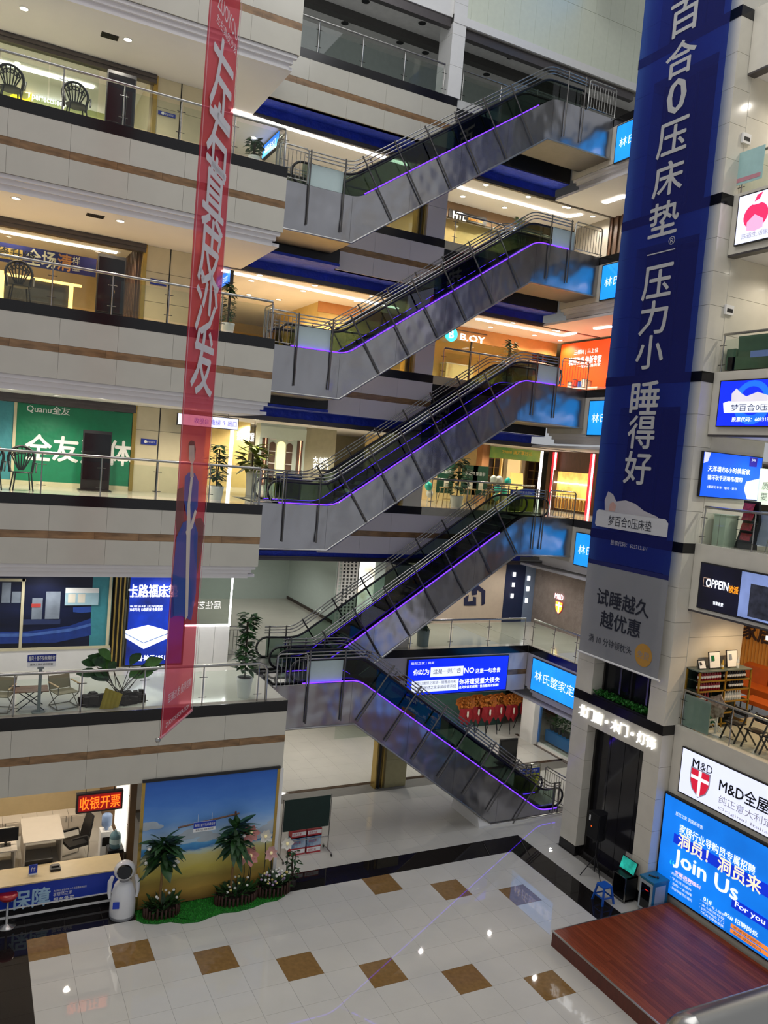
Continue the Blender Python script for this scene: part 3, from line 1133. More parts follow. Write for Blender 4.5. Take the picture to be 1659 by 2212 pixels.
def atb(u, v):
    d = ROT.transposed() @ Vector(((u - CX) / FPX, (v - CY) / FPX, 1.0))
    return CAM + d * ((BP - CAM).dot(BN) / d.dot(BN))


BW = (atb(413, 1535) - BP).dot(BD)
rb = thing('hanging_banner', 'tall narrow red mesh banner with large white Chinese characters, hung at left', 'banner', tuple(BP))


def bpt(s, z, o=0.0):
    return BP + BD * s + UPZ * (z - BP.z) + BN * o


def bquad(s0, s1, z0, z1, name, mat, o=0.0):
    a, b, c, d = bpt(s0, z0, o), bpt(s1, z0, o), bpt(s1, z1, o), bpt(s0, z1, o)
    return MB().add([a, b, c, d], [(0, 1, 2, 3)]).build(name, mat, rb)


ZT = 26.5
cl = MB()
NS, NZ = 6, 30
for j in range(NZ + 1):
    for i in range(NS + 1):
        z = BP.z + (ZT - BP.z) * j / NZ
        cl.v.append(bpt(BW * i / NS, z, 0.012 * math.sin(i * 1.7 + j * 0.35)))
for j in range(NZ):
    for i in range(NS):
        a = j * (NS + 1) + i
        cl.f.append((a, a + 1, a + NS + 2, a + NS + 1))
        cl.sm.append(True)
cl.build('cloth', m_red, rb)
bquad(0, 0.035, BP.z, ZT, 'hem', m_hem, 0.02)
bquad(BW - 0.035, BW, BP.z, ZT, 'hem', m_hem, 0.02)
MB().tube([bpt(-0.06, BP.z), bpt(BW + 0.02, BP.z)], 0.025, 8).build('bottom_pole', M('pink_sleeve', 'C98A92', 0.5), rb)
MB().ball(bpt(-0.08, BP.z), 0.045).build('pole_knob', m_steel, rb)
for ch, u, v, hh in (('左', 470, 165, 1.25), ('右', 462, 295, 1.15), ('真', 455, 415, 1.2), ('皮', 447, 545, 1.1), ('沙', 437, 652, 1.05), ('发', 431, 780, 1.1)):
    p = atb(u, v)
    c = bpt(BW * 0.5, p.z, 0.03)
    letters(ch, rb, m_redt, c, BD, UPZ, BW * 0.72, hh, 0.018)
p = atb(480, 20)
letters('ZUOYOU', rb, m_redt, bpt(BW * 0.55, p.z, 0.03), BD, UPZ, BW * 0.72, 0.26, 0.0)
p = atb(477, 58)
letters('左右真皮沙发', rb, m_redt, bpt(BW * 0.55, p.z, 0.03), BD, UPZ, BW * 0.72, 0.16, 0.0)


def bpoly(pts, name, mat, o=0.03):
    """flat printed shape on the banner from photo pixels"""
    q = [atb(u, v) + BN * o for u, v in pts]
    return MB().add(q, [tuple(range(len(q)))]).build(name, mat, rb)


m_pskin = meshcloth('print_skin', 'D9BFAE', 0.75)
m_pblue = meshcloth('print_blue', '2E57A8', 0.75)
m_pnavy = meshcloth('print_navy', '24408A', 0.7)
m_pbrn = meshcloth('print_brown', '6E4A44', 0.7)
m_phair = meshcloth('print_hair', '4A2F2C', 0.75)
m_pcream = meshcloth('print_cream', 'E6DAC8', 0.8)
bpoly([(380, 1057), (393, 1052), (396, 1140), (381, 1165), (376, 1120)], 'printed_chair', m_pbrn, 0.022)
bpoly([(420, 1120), (432, 1118), (440, 1135), (433, 1190), (424, 1240), (415, 1180)], 'printed_chair', m_pbrn, 0.022)
bpoly([(404, 957), (409, 951), (417, 953), (420, 970), (418, 990), (405, 985)], 'printed_hair', m_phair, 0.026)
bpoly([(396, 1030), (404, 1020), (418, 1022), (426, 1040), (424, 1095), (414, 1120), (400, 1115), (394, 1080)], 'printed_dress', m_pblue, 0.026)
bpoly([(378, 1160), (392, 1128), (414, 1118), (424, 1150), (420, 1280), (410, 1340), (388, 1330), (372, 1330), (370, 1240)], 'printed_dress', m_pblue, 0.028)
bpoly([(370, 1240), (410, 1255), (412, 1310), (366, 1335)], 'printed_swoosh', m_pnavy, 0.024)
bpoly([(405, 962), (416, 962), (417, 992), (411, 1006), (404, 990)], 'printed_face', m_pskin, 0.03)
bpoly([(408, 1005), (413, 1005), (415, 1030), (407, 1030)], 'printed_neck', m_pskin, 0.03)
bpoly([(408, 1030), (413, 1030), (407, 1090), (408, 1140), (402, 1330), (396, 1340), (399, 1140), (401, 1090)], 'printed_sash', m_pcream, 0.032)
bpoly([(417, 1100), (421, 1104), (412, 1140), (398, 1155), (397, 1148), (408, 1130)], 'printed_arm', m_pcream, 0.034)
p = atb(385, 1490)
letters('至臻沙发·值得信赖', rb, m_redt, bpt(BW * 0.5, p.z, 0.03), BD, UPZ, BW * 0.75, 0.16, 0.01)
p = atb(380, 1545)
letters('ZUOYOUSOFA.COM', rb, m_redt, bpt(BW * 0.48, p.z, 0.03), BD, UPZ, BW * 0.75, 0.08, 0.0)

m_bb = meshcloth('blue_banner_mesh', '282C7C', 0.32, (0.3, 0.5, 0.9))
m_bg = meshcloth('grey_banner_mesh', '9A9B9E', 0.62)
m_bink = meshcloth('banner_grey_ink', 'B9B9B7', 0.9)
m_bdark = meshcloth('banner_dark_ink', '1A1E2C', 0.9)
m_borange = meshcloth('banner_orange_ink', 'B98A3A', 0.9)
XB = 14.2
bb = thing('hanging_banner', 'very tall blue mesh banner with grey lower part, hung on the ivory shaft', 'banner', (XB, -1.86, 5.93))
MB().box(XB, XB + 0.004, -3.36, -0.36, 8.56, 27).build('cloth', m_bb, bb)
MB().box(XB, XB + 0.004, -3.36, -0.36, 5.93, 8.56).build('lower_cloth', m_bg, bb)
MB().box(XB - .003, XB, -3.36, -0.36, 8.48, 8.6).build('seam', meshcloth('seam_navy', '101A60', 0.85), bb)
MB().tube([(XB, -3.42, 5.92), (XB, -0.3, 5.92)], 0.03, 8).build('bottom_pole', m_white, bb)
UY = Vector((0, -1, 0))
for ch, z, w in (('百', 22.85, 1.0), ('合', 21.8, 1.0), ('0', 20.85, 0.62), ('压', 19.8, 1.0), ('床', 18.78, 1.0), ('垫', 17.75, 1.0), ('压', 16.12, 1.0), ('力', 15.2, .95), ('小', 14.3, .95), ('睡', 13.1, 1.0), ('得', 12.2, .95), ('好', 11.25, .95)):
    letters(ch, bb, m_bink, (XB - 0.01, -1.9, z), UY, UPZ, w, 0.86, 0.018)
letters('®', bb, m_bink, (XB - 0.01, -2.26, 17.12), UY, UPZ, 0.22, None, 0.0)
MB().box(XB - 0.008, XB - 0.004, -2.4, -1.45, 16.87, 16.9).build('divider', m_bink, bb)
m_mwhite = meshcloth('print_white', 'CFCFD0', 0.9)
MB().prism([(-3.16, 9.55), (-0.55, 9.55), (-0.5, 9.62), (-0.52, 9.98), (-0.6, 10.02), (-3.05, 10.0), (-3.16, 9.9)], 0, XB - 0.008, XB - 0.004).build('printed_mattress', m_mwhite, bb)
MB().prism([(-0.85, 10.0), (-0.8, 10.3), (-0.9, 10.55), (-1.1, 10.48), (-1.25, 10.3), (-1.6, 10.36), (-1.95, 10.3), (-2.3, 10.14), (-2.8, 10.03), (-2.8, 10.0)], 0, XB - 0.012, XB - 0.008).build('printed_sleeper', meshcloth('print_pale', 'B9B4B8', 0.9), bb)
MB().prism([(-1.0, 10.02), (-1.02, 10.22), (-1.14, 10.28), (-1.26, 10.2), (-1.24, 10.02)], 0, XB - 0.016, XB - 0.012).build('printed_face', meshcloth('print_skin_b', 'C79E92', 0.9), bb)
letters('梦百合0压床垫', bb, m_bdark, (XB - 0.016, -1.82, 9.76), UY, UPZ, 1.6, 0.28, 0.004)
letters('股票代码：603313.SH', bb, m_bink, (XB - 0.01, -1.87, 9.17), UY, UPZ, 1.35, 0.13, 0.006)
letters('试睡越久', bb, m_bdark, (XB - 0.01, -1.86, 7.62), UY, UPZ, 1.95, 0.46, 0.02)
letters('越优惠', bb, m_bdark, (XB - 0.01, -1.86, 7.04), UY, UPZ, 1.5, 0.46, 0.02)
letters('满 10 分钟领枕头', bb, m_bdark, (XB - 0.01, -1.55, 6.42), UY, UPZ, 1.65, 0.22, 0.006)
MB().lathe([(0.3, 0), (0.3, -0.004)], (XB - 0.004, -2.8, 6.42), 24, axis='x').build('printed_disc', m_borange, bb)
letters('免费', bb, m_bg, (XB - 0.014, -2.8, 6.42), UY, UPZ, 0.42, None, 0.01)

# ---------------------------------------------------------------- light boxes and lettering


def face(name, hexc, e=1.0, var=0.12, scale=1.5):
    return M(name, hexc, 0.5, emit=e, var=var, scale=scale)


def lightbox(name, label, cat, axis, val, r, fmat, depth=0.12, group=None, frame=0.03, fm=None):
    a0, a1, z0, z1 = r
    c = ((a0 + a1) / 2, val, z0) if axis == 1 else (val, (a0 + a1) / 2, z0)
    root = thing(name, label, cat, c, group)
    slab(axis, val, a0, a1, z0, z1, depth).build('box', fm or m_dsteel, root)
    slab(axis, val - 0.004, a0 + frame, a1 - frame, z0 + frame, z1 - frame, 0.004).build('lit_face', fmat, root)
    return root


m_skyface = face('sky_blue_lit_face', '1C97F2', 0.95)
m_wlet = face('white_lit_letter', 'F4F8FF', 1.0, 0.0)
WGR = 'light blue boxes on the side wing'
for k, tl_, br_ in ((6, (1334, 272), (1324, 355)), (5, (1302, 573), (1293, 651)), (4, (1272, 865), (1268, 941)), (3, (1243, 1148), (1239, 1220))):
    a, b = at(*tl_, 0, XW - 0.06), at(*br_, 0, XW - 0.06)
    r = lightbox('light_box', 'sky blue light box on the %s floor wing fascia, cut off by the shaft' % ORD[k], 'light box', 0, XW - 0.06, (0.05, (a.y + b.y) / 2, b.z, a.z), m_skyface, 0.05, WGR)
    yy = (a.y + b.y) / 2
    letters('林氏整家定制', r, m_wlet, (XW - 0.07, yy - 1.25, (a.z + b.z) / 2), UY, UPZ, 2.1, 0.3, 0.006)
a, b = at(1150.6, 1419, 0, 16.33), at(1145, 1489, 0, 16.33)
r = lightbox('light_box', 'wide sky blue light box below the second floor corner railing', 'light box', 0, 16.33, (0.0, (a.y + b.y) / 2, b.z, a.z), m_skyface, 0.06, WGR)
ptext('林氏整家定', r, m_wlet, 0, 16.32, (1155, 1457), (1240, 1496), 0.36, 0.008)
r = lightbox('light_box', 'sky blue light box high on the side wing by the roof', 'light box', 0, XW - 0.06, (0.5, 4.4, 27.0, 29), m_skyface, 0.05, WGR)

# wide dark blue advertising box on the back fascia
m_royal = face('royal_blue_lit_face', '0A2BF0', 0.9, 0.1)
m_pureW = face('lit_white_patch', 'EAF0FF', 0.95, 0.0)
m_navy = face('navy_print_lit', '10205A', 0.2, 0.0)
a, b = at(882, 1424, 1, 4.62), at(1093, 1490, 1, 4.62)
r = lightbox('light_box', 'wide royal blue light box with white warning slogan below the back railing', 'light box', 1, 4.62, (a.x, b.x, b.z - 0.0, a.z), m_royal, 0.07)
V4 = 4.61
ptext('居然之家 | 洞窝', r, m_wlet, 1, V4, (888, 1434), (938, 1432), 0.1, 0.004)
ptext('你以为', r, m_wlet, 1, V4, (893, 1453), (927, 1451), None, 0.02)
q = prect(1, V4 - .002, (931, 1442), (1000, 1459))
slab(1, V4 - .002, q[0], q[1], q[2], q[3], 0.004).build('white_patch', m_pureW, r)
ptext('这是一则广告', r, m_navy, 1, V4 - .006, (936, 1451), (996, 1448), None, 0.008)
ptext('NO', r, m_wlet, 1, V4, (1003, 1449), (1024, 1447), None, 0.03)
ptext('这是一句忠告', r, m_wlet, 1, V4, (1027, 1450), (1081, 1446), None, 0.02)
q = prect(1, V4 - .002, (890, 1472), (989, 1490))
slab(1, V4 - .002, q[0], q[1], q[2], q[3], 0.004).build('white_patch', m_pureW, r)
ptext('未签订居然之家统一销售合同和', r, m_navy, 1, V4 - .006, (894, 1477), (985, 1472), None, 0.004)
ptext('交款到居然之家家装收银系统', r, m_navy, 1, V4 - .006, (894, 1487), (985, 1482), None, 0.004)
ptext('你将遭受重大损失', r, m_wlet, 1, V4, (992, 1473), (1079, 1468), None, 0.03)
ptext('送货安装无保障！售后服务无保障！', r, m_wlet, 1, V4, (991, 1484), (1077, 1480), None, 0.015)

# lettering over the shaft door
r = thing('shop_sign', 'glowing white raised letters above the black doors of the shaft', 'sign', (14.42, -1.8, 4.0))
a, b = at(1250, 1534, 0, 14.40), at(1416, 1606, 0, 14.40)
txt = '北门窗·木门·灯饰'
n = len(txt)
for i, ch in enumerate(txt):
    if ch == '·':
        MB().box(14.37, 14.42, a.y + (b.y - a.y) * (i + .5) / n - .04, a.y + (b.y - a.y) * (i + .5) / n + .04, 4.17, 4.25).build('dot', m_lightlet, r)
        continue
    letters(ch, r, m_lightlet, (14.40, a.y + (b.y - a.y) * (i + 0.5) / n, 4.21), UY, UPZ, 0.31, 0.33, 0.0, 0.04, 'letter')

# right-hand gallery signs
r = lightbox('light_box', 'white light box with a pink apple on the right-hand fifth floor fascia', 'light box', 0, 14.78, (-6.6, -3.71, 16.8, 18.0), face('white_lit_face', 'D9DEF8', 0.95, 0.02), 0.06)
ap = MB()
pts = []
for i in range(28):
    t = 2 * math.pi * i / 28
    rr = 0.3 * (1 + 0.08 * math.cos(2 * t) - (0.10 if abs(t - math.pi / 2) < 0.35 else 0))
    pts.append((-4.27 + rr * math.cos(t) * 1.05, 17.42 + rr * math.sin(t) * 1.08))
ap.prism(pts, 0, 14.76, 14.77)
ap.build('apple_print', face('pink_lit_print', 'EE2E63', 0.8, 0.0), r)
MB().prism([(-4.05, 17.1), (-4.05, 17.3), (-4.25, 17.45), (-4.5, 17.3), (-4.5, 17.1), (-4.27, 17.05)], 0, 14.752, 14.758).build('apple_flesh', face('pale_pink_lit_print', 'F3AACF', 0.85, 0.0), r)
MB().prism([(-4.2, 17.76), (-4.26, 17.9), (-4.4, 18.0 - .06), (-4.33, 17.8)], 0, 14.76, 14.77).build('leaf_print', face('pink_lit_print', 'EE2E63', 0.8, 0.0), r)
letters('苏适生活家', r, face('grey_lit_print', '9A97A8', 0.4, 0.0), (14.76, -4.3, 16.98), UY, UPZ, 0.75, 0.12, 0.0)
r = lightbox('light_box', 'royal blue mattress light box on the right-hand fourth floor fascia', 'light box', 0, 14.78, (-7.2, -3.77, 12.4, 13.54), m_royal, 0.06)
MB().lathe([(0.52, 0), (0.52, -0.006)], (14.776, -4.75, 12.98), 28, axis='x').build('blue_ring_print', face('azure_lit_print', '1B6BFF', 0.9, 0.0), r)
MB().lathe([(0.34, 0), (0.34, -0.006)], (14.768, -4.75, 13.02), 28, axis='x').build('ring_centre_print', m_royal, r)
MB().prism([(-6.2, 12.74), (-4.0, 12.74), (-3.95, 12.98), (-4.1, 13.02), (-6.2, 13.0)], 0, 14.75, 14.757).build('mattress_print', m_pureW, r)
MB().prism([(-4.2, 13.0), (-4.18, 13.2), (-4.3, 13.32), (-4.45, 13.2), (-4.6, 13.12), (-4.9, 13.22), (-5.3, 13.1), (-5.9, 13.02), (-5.9, 13.0)], 0, 14.74, 14.748).build('sleeper_print', face('pale_lit_print', 'D8D2DC', 0.8, 0.05), r)
letters('梦百合0压床垫', r, m_navy, (14.735, -4.95, 12.86), UY, UPZ, 1.5, 0.17, 0.004)
letters('股票代码：603313.SH', r, m_wlet, (14.76, -4.85, 12.58), UY, UPZ, 1.2, 0.11, 0.012)
r = lightbox('light_box', 'black kitchen light box with white capitals on the right-hand third floor fascia', 'light box', 0, 14.78, (-7.5, -3.8, 7.88, 9.04), face('night_blue_lit_face', '0B0B1E', 0.6, 0.6, 1.2), 0.06)
letters('OPPEIN', r, m_wlet, (14.765, -4.36, 8.56), UY, UPZ, 0.66, 0.2, 0.03)
letters('欧派', r, face('orange_lit_letter', 'F0A020', 0.95, 0.0), (14.765, -4.85, 8.52), UY, UPZ, 0.26, 0.18, 0.02)
letters('有家有爱', r, m_wlet, (14.765, -4.45, 8.1), UY, UPZ, 0.3, 0.09, 0.02)
MB().box(14.768, 14.772, -4.16, -3.94, 8.45, 8.46).build('logo_frame', face('tan_lit_line', 'C8A890', 0.7, 0), r)
MB().box(14.768, 14.772, -4.16, -3.94, 8.66, 8.67).build('logo_frame', face('tan_lit_line', 'C8A890', 0.7, 0), r)
MB().box(14.768, 14.772, -3.95, -3.94, 8.45, 8.67).build('logo_frame', face('tan_lit_line', 'C8A890', 0.7, 0), r)
MB().box(14.77, 14.776, -7.4, -5.02, 7.93, 9.0).build('kitchen_print', face('blue_grey_lit_print', '7A8CC0', 0.8, 0.35, 1.0), r)
MB().box(14.765, 14.769, -6.4, -5.3, 7.98, 8.75).build('kitchen_print', face('dark_kitchen_lit_print', '2A2C38', 0.6, 0.6, 6.0), r)
r = lightbox('light_box', 'white light box with red and white shield on the right-hand second floor fascia', 'light box', 0, 14.78, (-8.5, -3.86, 3.16, 4.34), face('white_lit_face', 'D9DEF8', 0.95, 0.02), 0.06)
letters('M', r, m_prk, (14.765, -4.34, 4.07), UY, UPZ, 0.2, 0.2, 0.03)
letters('&D', r, m_prk, (14.765, -4.66, 4.07), UY, UPZ, 0.36, 0.2, 0.0)
def shield(cy, cz, s, mats, parent, x):
    out = [(-0.5, 0.55), (0.5, 0.55), (0.5, 0.0), (0.36, -0.35), (0, -0.62), (-0.36, -0.35), (-0.5, 0.0)]
    MB().prism([(cy + a * s, cz + b * s) for a, b in out], 0, x - 0.004, x).build('shield', mats[0], parent)
    MB().prism([(cy + a * s * .9, cz + b * s * .9) for a, b in out], 0, x - 0.008, x - .004).build('shield', mats[1], parent)
    MB().box(x - 0.012, x - .008, cy - 0.07 * s, cy + .07 * s, cz - .56 * s, cz + .5 * s).build('cross', mats[2], parent)
    MB().box(x - 0.012, x - .008, cy - 0.45 * s, cy + .45 * s, cz + .1 * s, cz + .24 * s).build('cross', mats[2], parent)
shield(-4.5, 3.63, 0.6, (face('grey_lit_print', '9A97A8', 0.4, 0.0), face('red_lit_print', 'D81E3C', 0.7, 0.0), m_pureW), r, 14.77)
letters('M&D全屋', r, m_prk, (14.765, -5.75, 3.85), UY, UPZ, 1.35, 0.34, 0.02)
letters('纯正意大利定制', r, face('grey_lit_print', '9A97A8', 0.4, 0.0), (14.765, -5.95, 3.5), UY, UPZ, 1.7, 0.2, 0.0)
letters('Original Italian', r, face('grey_lit_print', '9A97A8', 0.4, 0.0), (14.765, -5.85, 3.28), UY, UPZ, 1.5, 0.09, 0.0)

# big LED screen over the stage
r = lightbox('led_screen', 'huge bright blue LED wall showing a recruitment advert behind the wooden stage', 'screen', 0, 14.74, (-9.5, -3.5, 0.5, 3.02), face('azure_screen', '0A78E6', 0.85, 0.22, 0.7), 0.1, frame=0.045, fm=m_dark)
XL = 14.725
m_gw = face('screen_white', 'E9F1F4', 0.9, 0.0)
m_cream = face('screen_cream', 'F2E6C8', 0.9, 0.0)
letters('居然之家 洞窝新零售', r, m_gw, (XL, -4.35, 2.63), UY, UPZ, 0.85, 0.1, 0.01)
letters('家居行业导购员专属招聘', r, m_gw, (XL, -5.2, 2.32), UY, UPZ, 2.2, 0.22, 0.02)
MB().prism([(-3.95, 1.88), (-3.95, 2.12), (-8.5, 2.22), (-8.5, 1.9)], 0, XL - .002, XL + .004).build('blue_bar', face('deep_blue_screen', '0832D0', 0.8, 0.1), r)
letters('洞员！洞员来', r, m_cream, (XL - .006, -5.3, 2.03), UY, UPZ, 2.4, 0.36, 0.025)
letters('Join Us', r, m_gw, (XL, -4.98, 1.52), UY, UPZ, 1.9, 0.48, 0.03)
for yq in (-3.94, -4.02):
    letters('‘', r, face('screen_cyan', '30D8E8', 0.8, 0), (XL, yq, 1.36), UY, UPZ, 0.055, 0.13, 0.0, name='quote_mark')
letters('专属招聘福利', r, face('screen_pink', 'F3D6D2', 0.9, 0), (XL, -4.5, 1.18), UY, UPZ, 0.8, 0.1, 0.015)
for i, s in enumerate(('底薪5000-10000+', '专业培训提升', '五险一金保障', '带薪年假节日福利')):
    letters('· ' + s, r, m_gw, (XL, -4.3 - 0.02 * i, 1.1 - i * 0.12), UY, UPZ, 0.68, 0.07, 0.008)
letters('01#', r, m_gw, (XL, -5.15, 0.98), UY, UPZ, 0.24, 0.11, 0.02)
for i, s in enumerate(('一对一专人服务', '本人到店付款', '2天内响应上门', '7天内无理由退换')):
    letters('· ' + s, r, m_gw, (XL, -5.3, 0.9 - i * 0.09), UY, UPZ, 0.72, 0.065, 0.006)
MB().box(XL - .002, XL + .004, -8.0, -5.8, 1.2, 1.42).build('blue_bar', face('deep_blue_screen', '0832D0', 0.8, 0.1), r)
letters('For you', r, m_gw, (XL - .006, -6.3, 1.31), UY, UPZ, 0.8, 0.17, 0.02)
letters('02# 招聘岗位', r, m_gw, (XL, -6.1, 0.95), UY, UPZ, 0.9, 0.12, 0.015)
for zz in (0.78, 0.66):
    MB().box(XL - .002, XL + .004, -7.0, -5.85, zz - .045, zz + .045).build('orange_bar', face('screen_orange', 'F08A3C', 0.85, 0), r)
    letters('家居导购顾问', r, m_navy, (XL - .006, -6.3, zz), UY, UPZ, 0.75, 0.06, 0.005)

# wall television on the third floor side wall
q = prect(1, -3.56, (1504, 972), (1636, 1084))
r = lightbox('television', 'wall television with bright blue advert on the third floor side wall', 'television', 1, -3.58, (q[0] + 0.25, q[1], q[2] + .02, q[3]), face('bright_blue_screen', '0E55E8', 0.95, 0.12), 0.07, frame=0.02, fm=m_dark)
letters('天洋墙布8小时焕新家', r, m_gw, ((q[0] + q[1]) / 2 - 0.0, -3.59, q[3] - 0.42), (1, 0, 0), UPZ, 1.55, 0.15, 0.02)
letters('循环秋千送墙布/窗帘', r, m_gw, ((q[0] + q[1]) / 2 - 0.12, -3.59, q[3] - 0.64), (1, 0, 0), UPZ, 1.28, 0.13, 0.02)
letters('4重豪礼专享 · 墙布 · 窗帘', r, m_gw, ((q[0] + q[1]) / 2 - 0.2, -3.59, q[3] - 0.88), (1, 0, 0), UPZ, 1.1, 0.07, 0.01)
MB().prism([(q[1] - 0.02, q[2] + 0.05), (q[1] - 0.45, q[2] + 0.05), (q[1] - 0.6, q[2] + 0.3), (q[1] - 0.55, q[2] + 0.5), (q[1] - 0.02, q[2] + 0.62)], 1, -3.592, -3.586).build('paper_roll_print', face('white_lit_print', 'D9DCEC', 0.8, 0.05), r)
MB().prism([(q[0] + .28, q[3] - .02), (q[0] + .5, q[3] - .02), (q[0] + .42, q[3] - .25), (q[0] + .28, q[3] - .3)], 1, -3.592, -3.586).build('paper_roll_print', face('white_lit_print', 'D9DCEC', 0.8, 0.05), r)
MB().box(q[1] - 0.5, q[1] - 0.22, -3.592, -3.586, q[3] - .27, q[3] - .03).build('logo_print', face('purple_lit_print', '2A2090', 0.7, 0.0), r)
letters('JXK', r, m_gw, (q[1] - 0.36, -3.594, q[3] - .11), (1, 0, 0), UPZ, 0.16, 0.08, 0.0)

# ---------------------------------------------------------------- shop walls behind the galleries


def wall(name, x0, x1, y0, y1, z0, z1, mat):
    return tag(MB().box(x0, x1, y0, y1, z0, z1).build(name, mat), kind='structure')


m_warmw = M('warm_shop_wall', 'C9A56E', 0.6, var=0.06)
m_yellow = M('yellow_shop_wall', 'D8BC76', 0.6, var=0.05)
m_cream_w = M('cream_shop_wall', 'D6CDB4', 0.6, var=0.04)
m_mint = M('mint_white_wall', 'C9D6CE', 0.4, var=0.02)
m_olive = M('olive_shop_wall', 'A9B078', 0.6, var=0.05)
m_walnut = M('walnut_wall', '4A3020', 0.5, var=0.25, scale=4, stretch=(6, 6, 0.6))
m_teal = M('teal_sheet', '3E8C96', 0.5, var=0.08, bump=0.15, bscale=4)
far = {1: m_cream_w, 2: m_mint, 3: m_cream_w, 4: m_yellow, 5: m_cream_w}
WN = ['', 'one', 'two', 'three', 'four', 'five', 'six']
for k in range(1, 6):
    z0, z1 = FL[k], SO[k + 1]
    wall('wall_far_level_' + WN[k], -7, 26, 16.0, 16.2, z0, z1, far[k])
    wall('wall_end_level_' + WN[k], 25.7, 25.9, -13, 16, z0, z1, far[k])
    wall('wall_right_end_level_' + WN[k], -7.2, -7, 0.6, 16, z0, z1, far[k])
# ivory partition between the left shops and the central aisle
for k in (3, 4, 5):
    z0, z1 = FL[k], SO[k + 1]
    r = wall('wall_partition_level_' + WN[k], 2.46, 4.4, 5.04, 9.0, z0, z1, m_joint)
    for x0, x1 in ((2.46, 3.08), (3.1, 4.4)):
        for za, zb in ((z0, z0 + 0.9), (z0 + 0.905, z0 + 1.7), (z0 + 1.705, z1)):
            MB().box(x0 + .003, x1 - .003, 5.0, 5.04, za, zb - 0.005).build('panel', m_beige, r)
    MB().box(2.36, 2.46, 4.95, 5.2, z0, z1).build('frame_post', m_gold, r)
    MB().box(3.075, 3.105, 4.99, 5.0, z0, z1).build('joint_strip', m_dark, r)

# blue direction plates on the partition
for k, tlp, brp in ((5, (342, 238), (379, 256)), (4, (325, 601), (359, 619)), (3, (305, 947), (338, 962))):
    q = prect(1, 4.97, tlp, brp)
    r = thing('direction_plate', 'small blue direction plate on the ivory wall of the %s floor' % ORD[k], 'sign', ((q[0] + q[1]) / 2, 4.97, q[2]), 'blue direction plates')
    slab(1, 4.965, q[0], q[1], q[2], q[3], 0.02).build('plate', M('navy_plate', '16309A', 0.4), r)
    letters('安全出口', r, m_prw, ((q[0] + q[1]) / 2 + 0.05, 4.96, (q[2] + q[3]) / 2), (1, 0, 0), UPZ, (q[1] - q[0]) * 0.5, None, 0.0)
    MB().lathe([(0.04, 0), (0.04, -0.004)], (q[0] + 0.12, 4.962, (q[2] + q[3]) / 2), 14, axis='y').build('emblem', m_prw, r)

# black advertising totems
for k, u0, u1, vt in ((5, 233, 297, 148), (4, 213, 274, 546), (3, 181, 243, 928)):
    a, b = at(u0, vt, 1, 4.1), at(u1, vt, 1, 4.1)
    zt = a.z
    r = thing('totem_display', 'tall black switched-off totem display on the %s floor gallery' % ORD[k], 'display', ((a.x + b.x) / 2, 4.15, FL[k]), 'black totem displays')
    MB().box(a.x, b.x, 4.1, 4.2, FL[k] + 0.03, zt).build('body', m_dark, r)
    MB().box(a.x + 0.03, b.x - 0.03, 4.09, 4.1, FL[k] + 0.3, zt - 0.08).build('screen', M('black_screen', '0E0F12', 0.12, var=0.1), r)
    MB().box(a.x - 0.05, b.x + 0.05, 3.95, 4.35, FL[k], FL[k] + 0.03).build('base_plate', m_dsteel, r)

# --- fifth floor, left shop
wall('wall_shop_left_level_five', -7, 2.4, 8.6, 8.8, FL[5], SO[6], m_olive)
wall('wall_shop_side_level_five', 2.3, 2.46, 5.2, 8.6, FL[5], SO[6], m_cream_w)
r = thing('shop_sign', 'glowing white word and yellow crescent inside the fifth floor left shop', 'sign', (0.3, 8.55, 19.5))
ptext('perfectsleep', r, m_lightlet, 1, 8.5, (69, 208), (143, 228), 0.24, 0.012, 0.03)
a = at(44, 200, 1, 8.5)
MB().prism([(a.x + 0.3 * math.cos(t), a.z + 0.3 * math.sin(t)) for t in [math.radians(x) for x in range(-150, 41, 19)]] + [(a.x + 0.07 + 0.22 * math.cos(t), a.z + 0.06 + 0.22 * math.sin(t)) for t in [math.radians(x) for x in range(40, -151, -19)]], 1, 8.47, 8.52).build('crescent', face('yellow_lit_letter', 'FFD21E', 2.0, 0), r)
letters('百合', r, m_lightlet, (a.x + 0.1, 8.48, a.z + 0.12), (1, 0, 0), UPZ, 0.4, None, 0.01)
MB().box(-0.02 + at(63, 204, 1, 8.5).x, at(63, 204, 1, 8.5).x + .02, 8.48, 8.52, at(63, 204, 1, 8.5).z - 0.2, at(63, 204, 1, 8.5).z + 0.2).build('divider', m_lightlet, r)
strip('lit shelf edge glowing along the fifth floor left shop wall', at(-20, 214, 1, 8.45), at(228, 268, 1, 8.45), 0.05)
for i, x in enumerate((-1.9, -0.2, 1.0)):
    g = MB().box(-7 if i == 0 else (-1.9, -0.2)[i - 1] + 0.02, x - .02, 5.0, 5.02, FL[5], SO[6] - 0.22).build('window_%d' % (i + 1), m_glass)
    tag(g, kind='structure')

